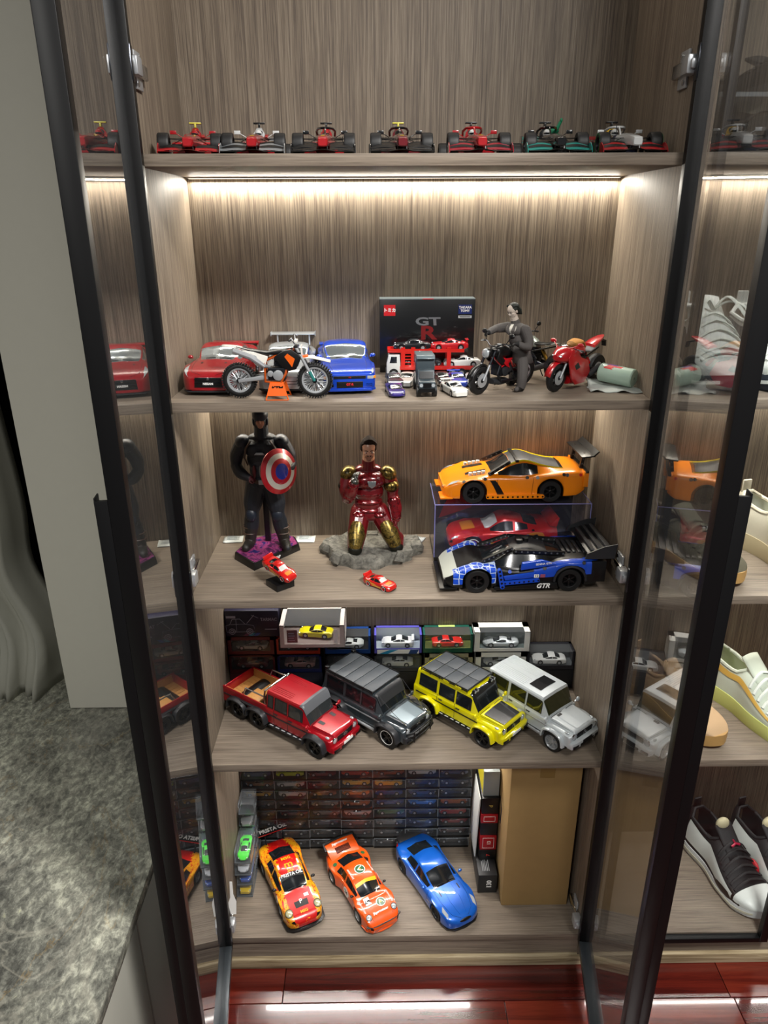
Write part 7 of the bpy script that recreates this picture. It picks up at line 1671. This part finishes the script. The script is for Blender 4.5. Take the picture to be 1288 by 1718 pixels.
boxed('white window box with dark backing under the big white box', 'white supercar with rear wing in the lower white box', .177, .301, r3, .721, '#cfcfca', '#b4b6b2', 'super', '#1c1d1c', top=False, rim=.014, wing=True)
boxed('black window box with a white limousine, rightmost of the boxes', 'long white limousine in the rightmost black box', .3025, .4185, r3, .7195, '#1a1b22', '#d2d4d2', 'saloon', '#4c5052', S=1 / 58, low=.013)
# ---- clear cases with small cars, seven columns by nine rows, at the back of the lowest shelf
palette = [['#1c2025', '#b6c81a', '#2d7a2b', '#8c2018', '#c88a12', '#8fbd1c', '#22252c'], ['#23305c', '#b6c81a', '#6d1f1a', '#a3281a', '#8a3d1a', '#b9bec4', '#20345c'], ['#7a4a1c', '#b0b4b8', '#6a2d1c', '#c9930f', '#c28a14', '#17264f', '#2a3242'], ['#c79a10', '#c2c4c4', '#7a3a18', '#b0601a', '#1c2f6b', '#283a63', '#2c2d31'], ['#2a2b2d', '#3c3f42', '#5a5b5c', '#8f4a14', '#23336b', '#2c62a8', '#8f4a22'], ['#202124', '#5c1b1c', '#65666a', '#b9a6a2', '#26542d', '#2c3f6a', '#8c2222'], ['#25262a', '#2b2c30', '#1e2a4a', '#343436', '#5c5f63', '#22242a', '#7a2226'], ['#26272b', '#223', '#2d2d2f', '#43302c', '#2a3038', '#23262b', '#3a2022'], ['#2a2a2c'] * 7]
palette[7][1] = '#22232f'
cname = lambda h: (lambda r, g, b: 'black' if max(r, g, b) < 50 else 'white' if min(r, g, b) > 150 else 'grey' if max(r, g, b) - min(r, g, b) < 22 else 'yellow' if r > 150 and g > 120 and b < 80 and r >= g else 'lime green' if g > 150 else 'green' if g > r and g > b else 'blue' if b > r else 'orange' if g > r * .45 else 'red')(*[int(h.lstrip('#')[i:i + 2], 16) for i in (0, 2, 4)])
colw, roww = .0862, .0334; gx0 = -.4185
ordw = ['first', 'second', 'third', 'fourth', 'fifth', 'sixth', 'seventh', 'eighth', 'ninth', 'tenth']
cc = MB(); a, b_, h = colw / 2 - .0006, .0212, roww - .0006
cc.add([(-a, -b_, .007), (a, -b_, .007), (a, -b_, h), (-a, -b_, h), (-a, b_, h), (a, b_, h)], [(0, 1, 2, 3), (3, 2, 5, 4)])
cover_me = cc.mesh('cover', M_case, 20); ed = MB()
for p, q in (((-a, -b_, h), (a, -b_, h)), ((-a, -b_, .007), (-a, -b_, h)), ((a, -b_, .007), (a, -b_, h))): ed.tube([p, q], .0006, 4)
edge_me = ed.mesh('edges', mat('clear_edge', '#9aa2a8', .15, 0, 1)); base_me = MB().bx(-a, a, -b_, b_, 0, .007).mesh('base', M_black, bevel=.0005); wall_me = MB().bx(-a, -a + .0008, -b_, b_, .007, h).mesh('wall', M_case); back_me = MB().bx(-a, a, b_ - .001, b_, .007, h).mesh('back', mat('case_back', '#15161a', .4))
shapes = ['coupe', 'super', 'saloon', 'coupe', 'super', 'saloon', 'coupe']
for i in range(7):
    for r in range(9):
        x = gx0 + colw * (i + .5) + rnd.uniform(-.0012, .0012); z = ZE + roww * r; y = .2865 + rnd.uniform(-.002, .002)
        where = '%s row up, %s column from left' % (ordw[r], ordw[i])
        t = thing('clear_case', 'clear black based car case at the back, ' + where, 'display case', (x, y, z), 0, 'clear cases stacked at the back')
        for n, me in (('cover', cover_me), ('edges', edge_me), ('base', base_me), ('back', back_me)):
            o = bpy.data.objects.new(n, me); C.objects.link(o); o.parent = t
        hx_ = palette[min(8, max(0, 8 - r - (0 if r < 8 else 0)))][i] if r > 0 else palette[8][i]
        c = mini('%s miniature car in the case wall, %s' % (cname(hx_), where), hx_, shapes[(i * 2 + r * 3) % 7], 1 / 64, group='miniature cars in the clear cases', wing=(i + r) % 4 == 0); place(c, x + rnd.uniform(-.003, .003), y, z + .0073, 180 if (i + r) % 5 else 0)
# ---- two stacks of clear cases at the left, end on
def end_case(label, carlabel, x, y, z, col, shape, L=.080, w=.040, h=.036):
    t = thing('clear_case', label, 'display case', (x, y, z), 0, 'clear cases stacked at the left side')
    MB().bx(-w / 2, w / 2, -L / 2, L / 2, 0, .004).obj('base', mat('clear_base', '#5d6266', .2, 0, .5), t); c_ = MB(); c_.bx(-w / 2 + .0005, w / 2 - .0005, -L / 2 + .0005, L / 2 - .0005, .004, h); c_.obj('cover', M_case, t, bevel=.001)
    if col: place(mini(carlabel, col, shape, 1 / 64, group='miniature cars in the left stacks'), x, y, z + .0045, -90)
ec = [('#c9a912', 'yellow', 'saloon'), ('#274a9c', 'blue', 'coupe'), ('#b9bcc0', 'silver', 'super'), ('#3ecf30', 'bright green', 'super')]
for k, (c, n, s_) in enumerate(ec): end_case('clear case with a %s car, %s from the shelf in the front left stack' % (n, ordw[k]), '%s miniature car in the front left stack of clear cases' % n, -.399 + .002 * (k % 2), .154 + .003 * (k % 2), ZE + k * .0365, c, s_)
ec2 = [('#7a2a22', 'dark red', 'coupe'), ('#4a4d52', 'grey', 'saloon'), ('#a85a20', 'orange', 'coupe'), ('#2b3550', 'navy', 'super'), ('#8a8d90', 'pale grey', 'coupe'), (None, 'empty', '')]
for k, (c, n, s_) in enumerate(ec2): end_case(('clear case with a %s car, %s' if c else '%s clear case, %s') % (n, ordw[k]) + ' from the shelf in the rear left stack' if c else 'empty clear case topping the rear left stack', '%s miniature car in the rear left stack of clear cases' % n, -.398 + .0015 * (k % 2), .2305, ZE + k * .0365, c, s_, L=.060)
# ---- right: narrow stack of cartons and the tall cardboard box
g130 = mat('carton_charcoal', '#232426', .45); rd = mat('carton_red', '#a0141c', .4); bk_ = mat('carton_black', '#0f0f10', .4)
t = carton('charcoal carton marked 130 at the bottom of the narrow stack', .1905, .2380, .118, .255, ZE, ZE + .060, g130, bevel=.001); text('lettering', '130', .017, M_ink_w, t, frame((.004, -.0689, .030), (0, 0, 1), (-1, 0, 0)), bold=.0004)
for k in range(5): MB().bx(-.012 + k * .004, -.0105 + k * .004, -.055, -.025 + .004 * (k % 3), .0600, .0603).obj('print_line', M_lgrey, t)
st = [('black carton with a coloured figure 7 above the charcoal carton', bk_, .032, .166, '7', '#c8342c'), ('red carton with white print, third from the bottom of the narrow stack', rd, .046, .168, '13', '#e0d0c8'), ('black carton between the two red cartons', mat('carton_slate', '#191b20', .35), .042, .170, None, None), ('red carton near the top of the narrow stack', rd, .028, .168, '', '#e0d0c8'), ('black carton with gold mark at the top of the narrow stack', bk_, .050, .170, 'd', '#b09a4a'), ]
z = ZE + .0603
for lab, m, h, y0, tx, tc in st:
    t = carton(lab, .197 + .001 * (h > .04), .2395, y0, y0 + .12, z, z + h - .0004, m)
    if tx is not None:
        if tx: text('lettering', tx, .013, mat('ink_' + tc, tc, .5), t, frame((.002, -.0607, h * .5), (0, 0, 1), (-1, 0, 0)), bold=.0003)
        if m is rd:
            f = MB(); 
            for p, q in (((-.014, .006), (.014, .006)), ((-.014, h - .007), (.014, h - .007)), ((-.014, .006), (-.014, h - .007)), ((.014, .006), (.014, h - .007))): f.tube([(p[0], -.0604, p[1]), (q[0], -.0604, q[1])], .0005, 4)
            f.obj('print_frame', M_ink_w, t)
    z += h
t = carton('silver grey carton lying on top of the narrow stack under the shelf', .200, .2395, .178, .296, z, z + .075, mat('carton_silver', '#8d9698', .35)); MB().bx(-.0200, -.0196, -.055, .055, .004, .07).obj('side_print', mat('print_yellow', '#c2b422', .5), t)
pk = MB(); pk.prism([(.170, 0), (.173, .0), (.1765, .12), (.179, .19), (.176, .19), (.172, .12)], 0, .09, 'y'); o = pk.obj('paper_folder', mat('paper_white', '#c9cac6', .6), None, bevel=.001); o.location = (.0165, .175, ZE + .061); tag(o, 'white paper packet wedged left of the narrow carton stack', 'packet')
card = mat('cardboard', '#a08252', .8, noise=.06, nscale=40); t = thing('cardboard_box', 'tall brown cardboard box standing at the right side panel', 'box', (.324, .188, ZE))
MB().bx(-.080, .084, -.108, .112, 0, .462).obj('carton', card, t, bevel=.003); MB().bx(-.014, .020, -.1088, -.1082, .402, .462).obj('packing_tape', mat('tape_tan', '#8f7440', .35), t)
sg = MB(); sg.tube([(-.0805, -.03, .19), (-.0805, -.035, .24), (-.0805, -.01, .26), (-.0805, .0, .22), (-.0805, -.02, .19)], .0012, 4); sg.obj('printed_mark', M_ink_k, t)
# ---- shelf B: black game box, car carrier and small cars
t = thing('gift_box', 'black gift box with silver and red letters standing at the back', 'box', (.0455, .283, ZB)); MB().bx(-.0955, .0955, -.020, .020, 0, .1455).obj('carton', mat('carton_gloss_black', '#0b0c0e', .3, 0, .6), t, bevel=.0008)
FB = lambda x, z: frame((x, -.0204, z), (1, 0, 0), (0, 0, 1)); MB().bx(-.0955, .0955, -.0202, .0200, .1440, .1458).obj('lid_edge', mat('lid_grey', '#5d6668', .4), t)
l = MB().bx(-.087, -.064, -.0206, -.0200, .113, .134).obj('red_label', mat('label_red', '#c01a20', .4), t); text('lettering', 'トミカ', .0085, M_ink_w, l, frame((-.0755, -.0209, .1235), (1, 0, 0), (0, 0, 1)), bold=.0003)
l = MB().bx(.062, .089, -.0206, -.0200, .116, .134).obj('blue_label', mat('label_blue', '#14245e', .4), t); text('lettering', 'TAKARA\nTOMY', .0065, M_ink_w, l, frame((.0755, -.0209, .1255), (1, 0, 0), (0, 0, 1)), bold=.0002)
l = MB().bx(.062, .089, -.0206, -.0200, .108, .113).obj('white_label', M_lgrey, t); MB().bx(.065, .086, -.0209, -.0205, .1100, .1112).obj('print_line', M_ink_k, l)
text('lettering', 'GT', .0215, mat('foil_silver', '#8e9296', .3, .6), t, FB(.002, .101), bold=.0007, sx=1.75, shear=-.05); text('lettering', 'R', .037, mat('foil_red', '#8c2a2c', .3, .5), t, FB(.002, .078), bold=.0012, sx=1.45); MB().bx(-.010, .012, -.0206, -.020, .1445, .146).obj('red_tab', mat('label_red', '#c01a20', .4), t)
tr = thing('car_carrier', 'red and white car carrier lorry in front of the black gift box', 'toy lorry', (.055, .218, ZB)); cr = mat('carrier_red', '#c81d12', .35, 0, .5)
MB().prism([(-.092, .008), (-.092, .030), (-.088, .046), (-.066, .046), (-.064, .008)], -.017, .017, 'y').obj('cab', mat('cab_white', '#cfd0cd', .35, 0, .5), tr, bevel=.0015); MB().prism([(-.0925, .028), (-.089, .042), (-.085, .042), (-.088, .028)], -.015, .015, 'y').obj('windscreen', M_glassd, tr); MB().prism([(-.086, .030), (-.083, .042), (-.072, .042), (-.072, .030)], -.0175, .0175, 'y').obj('side_window', M_glassd, tr); MB().bx(-.094, -.089, -.015, .015, .008, .016).obj('bumper', M_dark, tr)
MB().bx(-.066, .092, -.017, .017, .016, .020).obj('lower_deck', cr, tr, bevel=.0005); MB().bx(-.090, .060, -.017, .017, .050, .053).obj('upper_deck', cr, tr, bevel=.0005)
for sd in (-1, 1):
    for x in (-.060, -.04, .03): MB().bx(x - .004, x + .004, sd * .0165 - .001, sd * .0165 + .001, .02, .060).obj('deck_post', cr, tr)
    for k in range(5): MB().bx(-.056, -.044, sd * .0165 - .001, sd * .0165 + .001, .024 + k * .006, .026 + k * .006).obj('ladder_rung', cr, tr)
    MB().bx(-.09, .06, sd * .0165 - .0008, sd * .0165 + .0008, .053, .057).obj('deck_rail', cr, tr); MB().bx(-.066, .09, sd * .0165 - .0008, sd * .0165 + .0008, .020, .024).obj('deck_rail', cr, tr)
    for x in (-.078, -.02, .04, .056): w_ = MB().cyl((x, sd * .010, .0095), (x, sd * .0175, .0095), .0095, 16).obj('wheel', M_rubber, tr); MB().cyl((x, sd * .0174, .0095), (x, sd * .0182, .0095), .005, 10).obj('hub', M_alu, w_)
for lab, c, s_, x, y, z, a in (('black saloon on the upper deck of the carrier', '#101216', 'saloon', -.042 + .055, .218, ZB + .0534, 180), ('red coupe on the upper deck of the carrier', '#b5121b', 'coupe', .034 + .053, .218, ZB + .0534, 180), ('dark saloon on the lower deck of the carrier', '#1b1d20', 'saloon', -.02 + .055, .218, ZB + .0204, 180), ('white coupe at the tail of the lower deck', '#d8d8d4', 'coupe', .058 + .055, .218, ZB + .0204, 180)): place(mini(lab, c, s_, 1 / 64, group='cars on the carrier', wing='red' in lab), x, y, z, a)
for lab, c, s_, x, y, a in (('purple sports car, front left of the small cars', '#2a1e6e', 'super', -.024, .062, -84), ('dark blue grey small car behind the purple one', '#26303a', 'coupe', -.024, .140, -86), ('white boxy coupe between the purple car and the grey lorry', '#d2d3cf', 'saloon', .001, .148, -100), ('black and white small car behind the grey lorry', '#191a1c', 'saloon', .068, .150, -80), ('blue small coupe behind the white drift car', '#1a3a9c', 'coupe', .096, .142, -84), ('silver small car beside the front wheel of the black motorcycle', '#a9adb0', 'super', .128, .150, -96), ('white drift coupe, front right of the small cars', '#d9d9d3', 'coupe', .082, .062, -74)): place(mini(lab, c, s_, 1 / 62, group='small cars before the carrier', wing='drift' in lab), x, y, ZB, a)
gl = thing('camper_lorry', 'dark grey off road camper lorry among the small cars', 'toy lorry', (.030, .072, ZB), math.radians(-88)); gm = mat('camper_grey', '#39444a', .4, .2, .5)
MB().bx(-.046, .008, -.0165, .0165, .016, .062).obj('camper_body', gm, gl, bevel=.001); MB().prism([(-.046, .0625), (.014, .0625), (.008, .068), (-.042, .068)], -.0165, .0165, 'y').obj('roof_pod', mat('camper_pale', '#5a686e', .4, .2, .5), gl, bevel=.001); MB().prism([(.008, .014), (.044, .014), (.044, .028), (.026, .030), (.020, .044), (.008, .044)], -.0145, .0145, 'y').obj('cab', gm, gl, bevel=.001)
MB().prism([(.0262, .0305), (.0205, .0425), (.0215, .0425), (.0275, .0305)], -.0125, .0125, 'y').obj('windscreen', M_glassd, gl); MB().bx(.044, .0465, -.014, .014, .010, .017).obj('bumper', M_black, gl); MB().bx(.0438, .0448, -.007, .007, .018, .026).obj('grille', M_black, gl)
for sd in (-1, 1):
    MB().cyl((.0435, sd * .0105, .022), (.0452, sd * .0105, .022), .0032, 12).obj('headlamp', M_lamp, gl); MB().bx(-.038, -.004, sd * .0168 - .0004, sd * .0168 + .0004, .034, .052).obj('side_window', M_glassd, gl)
    for x in (.032, -.032): w_ = MB().cyl((x, sd * .010, .0105), (x, sd * .0178, .0105), .0105, 16).obj('wheel', M_rubber, gl); MB().cyl((x, sd * .0177, .0105), (x, sd * .0184, .0105), .005, 10).obj('hub', M_gun, w_)
# ------------------------------------------------------------------ shoes in the right hand cabinet, and the pale roll on shelf B
def shoe(label, L, upper, sole, liner, P=None, lace=None, group=None, loose=0, toecap=None, panel=None, tongue=None, mid=None):
    P = P or {}; t = thing('sneaker', label, 'shoe', group=group); wd = P.get('w', .36) * L / 2
    w = pchip([(0, .02), (.03, wd * .50), (.12, wd * .78), (.35, wd * .74), (.62, wd * .98), (.78, wd), (.92, wd * .74), (.98, wd * .38), (1, .004)])
    th = pchip([(0, P.get('sh', .038)), (.3, P.get('sh', .038) * .95), (.65, P.get('st', .028)), (1, P.get('st', .028) * .9)]); spring = pchip([(0, .004), (.15, 0), (.75, 0), (1, .012)])
    hh = P.get('h', .105); top = pchip([(0, hh * .98), (.1, hh), (.3, hh * .92), (.42, hh * .98), (.5, hh * .9), (.75, .062), (.92, .050), (1, .032)])
    X = lambda u: (u - .5) * L
    us = [0, .015, .03, .06] + [.1 + .05 * k for k in range(17)] + [.93, .96, .98, 1]; n = 20
    b = MB(); rings = []
    for u in us:
        W_, T_, s_ = w(u), th(u), spring(u); rings.append([(X(u), -W_ * .94, s_), (X(u), W_ * .94, s_), (X(u), W_ * 1.04, s_ + T_ * .5), (X(u), W_, s_ + T_), (X(u), -W_, s_ + T_), (X(u), -W_ * 1.04, s_ + T_ * .5)])
    so = b.rings(rings).obj('sole', sole, t, ang=60)
    if mid: b = MB(); b.rings([[(X(u), sd_ * w(u) * 1.05, spring(u) + th(u) * f) for sd_, f in ((-1, .40), (1, .40), (1, .62), (-1, .62))] for u in us[2:-2]]); b.obj('midsole_band', mid, so, ang=60)
    def S(u, a, k=1.0):
        W_ = w(u) * .96 * k; z0 = spring(u) + th(u) * .9; T_ = top(u); bul = 1 + .10 * math.sin(2 * abs(a)) * (u > .4)
        return (X(u) * (1 if k == 1 else .985), W_ * math.sin(a) * bul, z0 + (T_ - z0) * max(0, math.cos(a)) ** .62 * (1 if k == 1 else .995))
    def hole(u): return 0 if u > .44 or u < .035 else .80 * min(1, (u - .035) / .06) ** .5 * min(1, (.44 - u) / .08 + .25)
    for nm, m, k in (('upper', upper, 1.0), ('lining', liner, .93)):
        b = MB(); rows = [[S(u, lerp(-PI / 2, PI / 2, j / n), k) for j in range(n + 1)] for u in us]; b.v = [p for r in rows for p in r]
        for i in range(len(us) - 1):
            for j in range(n):
                um = (us[i] + us[i + 1]) / 2; am = abs(lerp(-PI / 2, PI / 2, (j + .5) / n))
                if am < hole(um): continue
                b.f.append((i * (n + 1) + j, i * (n + 1) + j + 1, (i + 1) * (n + 1) + j + 1, (i + 1) * (n + 1) + j))
        up = b.obj(nm, m, t, ang=180)
    b = MB(); P_ = []
    for sd in (-1, 1):
        seg = [Vector(S(u, sd * hole(u))) for u in [.05, .1, .15, .2, .25, .3, .35, .4, .43]]; P_ += seg if sd > 0 else list(reversed(seg))
    b.tube(P_ + [P_[0]], .0045, 7); b.obj('collar', P.get('collar', upper), t)
    b = MB(); rows = [[(X(lerp(.60, .36, i / 6)), lerp(-.024, .024, j / 6), lerp(top(.60) - .004, hh + .018, i / 6) + .004 * math.cos(PI * (j / 6 - .5))) for j in range(7)] for i in range(7)]; o = b.grid(rows).obj('tongue', tongue or upper, t, ang=180); q = o.modifiers.new('s', 'SOLIDIFY'); q.thickness = .005
    b = MB(); b.box((X(.022), 0, hh + .004), (.006, .022, .034)); b.obj('heel_loop', P.get('loop', upper), t, bevel=.002)
    if toecap: 
        b = MB(); us2 = [.80 + .02 * k for k in range(10)] + [.995]; b.grid([[Vector(S(u, lerp(-PI / 2, PI / 2, j / 16))) * 1.0 + Vector((.001, math.sin(lerp(-PI / 2, PI / 2, j / 16)) * .0015, .0018)) for j in range(17)] for u in us2]); b.obj('toe_cap', toecap, t, ang=180)
    if panel:
        for sd in (-1, 1):
            b = MB(); b.grid([[Vector(S(lerp(.10, .78, i / 14), sd * lerp(PI / 2 * P.get('pa', .97), lerp(P.get('pb', .9), P.get('pc', 1.15), i / 14), j / 4))) + Vector((0, sd * .002, .001)) for j in range(5)] for i in range(15)]); b.obj('side_panel', panel, t, ang=180)
    lm = lace or upper; rl = random.Random(5)
    for k in range(P.get('nl', 5)):
        u = .50 + .052 * k; pts = [Vector(S(u + .02 * abs(s_), s_ * .95)) + Vector((0, 0, .004 + .003 * math.cos(s_ * 1.5))) for s_ in (-1, -.7, -.35, 0, .35, .7, 1)]
        MB().tube(pts, .0032, 6, flat=(1.25, .6)).obj('lace', lm, t)
    for k in range(loose):
        sd = -1 if k % 2 else 1; p = Vector(S(.49, 0)) + Vector((0, 0, .01)); pts = [p, p + Vector((.01, sd * .022, .016 + .004 * k)), p + Vector((.03 + .012 * k, sd * .046, .006 - .012 * k)), p + Vector((.05 + .01 * k, sd * (.052 + .002 * k), -.03 - .01 * k))]
        MB().tube(spline(pts, 5), .0045, 6, flat=(1.5, .4)).obj('loose_lace', lm, t)
    return t
knit_w = mat('mesh_white', '#cdd3cc', .75, noise=.12, nscale=700); knit_y = mat('sole_pale_yellow', '#c9cf7a', .5, noise=.04, nscale=200); grn = mat('knit_pale_green', '#c3cbbb', .8, noise=.12, nscale=600)
wl = mat('leather_white', '#cfd3cf', .4, noise=.03, nscale=200); nav = mat('suede_navy', '#1f2734', .8, noise=.2, nscale=300); blk = mat('mesh_black', '#17181a', .7, noise=.25, nscale=500); sand = mat('knit_sand', '#b99a76', .8, noise=.12, nscale=600); gum = mat('sole_gum', '#b08a52', .5); redp_ = mat('panel_red', '#b8202a', .5)
ylw = mat('stripe_amber', '#c9a14a', .6)
def put(o, x, y, z, a): place(o, x, y, z, a)
put(shoe('pale knit sneaker with thick yellow sole and amber stripe', .275, grn, knit_y, grn, dict(sh=.042, st=.036, h=.125, w=.37, pa=.74, pb=.92, pc=.98), lace=knit_w, panel=ylw), .812, .150, ZD, -66)
put(shoe('sand coloured knit sneaker half hidden by the right door frame', .27, sand, gum, sand, dict(sh=.036, st=.03, h=.11)), .628, .155, ZD, -64)
put(shoe('cream mesh sneaker with tan sole, right edge of the middle right shelf', .28, mat('mesh_cream', '#c4beab', .7, noise=.15, nscale=500), mat('sole_cream', '#b9ad8c', .5), knit_w, dict(sh=.042, st=.036, h=.12, w=.37), lace=knit_w), .806, .152, ZC, -72)
put(shoe('olive brown sneaker with gum sole seen dimly through the right door', .27, mat('suede_olive', '#4a4636', .8, noise=.2, nscale=400), gum, blk, dict(sh=.03, st=.026, h=.10)), .60, .155, ZC, -66)
jp = dict(sh=.030, st=.026, h=.125, w=.40, nl=6, collar=blk, loop=blk)
for lab, x in (('white, black and red basketball shoe, left one of the pair on the lowest shelf', .838), ('white, black and red basketball shoe, right one of the pair on the lowest shelf', .958)):
    s_ = shoe(lab, .275, blk, mat('sole_white', '#cfd2d2', .4), blk, jp, lace=blk, toecap=wl, panel=wl, tongue=blk, mid=mat('midsole_ivory', '#c2beaa', .5)); put(s_, x, .158, ZE, -73)
    b = MB(); b.ell((.055, -.045, .030), (.050, .012, .022), 14, 8); b.obj('forefoot_insert', mat('insert_dark', '#1b1613', .4), s_); b = MB(); b.ell((.035, .046, .058), (.020, .008, .020), 12, 8); b.obj('red_insert', redp_, s_); b = MB(); b.ell((-.04, 0, .142), (.012, .019, .018), 14, 8); b.obj('tongue_pad', mat('pad_cream', '#c9c09c', .6), s_)
    b = MB(); b.tube([(.012, -.012, .119), (.010, 0, .124), (.012, .012, .119)], .003, 6); b.tube([(.010, 0, .124), (.004, -.004, .132)], .002, 5); b.obj('tongue_emblem', mat('emblem_red', '#a5163a', .4), s_)
for lab, x in (('white leather sneaker with navy toe and wide laces, left one of the pair', .572), ('white leather sneaker with navy toe and wide laces, right one of the pair', .690)): put(shoe(lab, .275, wl, nav, wl, dict(sh=.034, st=.030, h=.135, w=.40, nl=6), lace=knit_w, loose=3, panel=nav, mid=wl, toecap=wl), x, .155, ZB + .0005, -88)
for lab, x, z, m in (('dark grey sneaker on the topmost right shelf, nearer the door', .585, ZA, blk), ('dark grey sneaker on the topmost right shelf, second from the door', .70, ZA, mat('mesh_grey', '#4a4d50', .7, noise=.2, nscale=400)), ('black sneaker on the glass shelf, nearer the door', .60, 1.8682, blk), ('black and white sneaker on the glass shelf, second from the door', .72, 1.8682, wl)): put(shoe(lab, .265, m, mat('sole_dark', '#33363a', .5), blk, dict(sh=.02, st=.018, h=.056)), x, .158, z, -86)
# pale green roll lying on a folded cloth pouch
cl = MB(); rows = []
for i in range(15):
    row = []
    for j in range(15):
        x, y = lerp(-.046, .046, i / 14), lerp(-.034, .036, j / 14); e = max(abs(2 * i / 14 - 1), abs(2 * j / 14 - 1)); row.append((x * (1 + .05 * math.sin(j)), y * (1 + .07 * math.sin(i * 1.7)), .0016 + .004 * (1 - e) + .005 * max(0, math.sin(i * .9 + j * .6)) * e + .010 * max(0, (j - 11) / 3) * (i < 7)))
    rows.append(row)
o = cl.grid(rows).obj('cloth_pouch', mat('cloth_pale', '#b4bab4', .8, noise=.06, nscale=500), None, ang=180); q = o.modifiers.new('s', 'SOLIDIFY'); q.thickness = .0012; q.offset = 1; o.location = (.380, .090, ZB); o.rotation_euler = (0, 0, math.radians(-8)); tag(o, 'pale crumpled cloth pouch lying under the pale green roll', 'pouch')
t = thing('pale_roll', 'pale green cylinder with red and blue print lying on the cloth pouch', 'roll', (.386, .098, ZB + .0245)); t.rotation_euler = (0, math.radians(4), math.radians(-42)); g_ = mat('roll_mint', '#a9c2b2', .35, 0, .4)
b = MB(); b.lathe([(.0, -.033), (.015, -.033), (.0168, -.031), (.0168, .031), (.015, .033), (0, .033)], axis='x', n=32); b.obj('cylinder', g_, t); MB().lathe([(.0022, .0328), (.0022, .0336), (0, .0336)], axis='x', n=12).obj('end_dot', mat('roll_grey', '#7f8f86', .5), t)
for k, (c, a0, x0, x1) in enumerate((('#c0302c', 1.2, -.024, -.004), ('#c0302c', 1.75, -.018, .010), ('#2c4a9c', 1.5, -.02, .0), ('#c0302c', 2.1, -.022, -.006))):
    b = MB(); b.grid([[(x + .002 * math.sin(7 * f), .0170 * math.cos(a0 + f * .35), .0170 * math.sin(a0 + f * .35)) for f in (0, .33, .66, 1)] for x in (x0, lerp(x0, x1, .3), lerp(x0, x1, .7), x1)]); o = b.obj('print_patch', mat('print_' + c, c, .5), t)
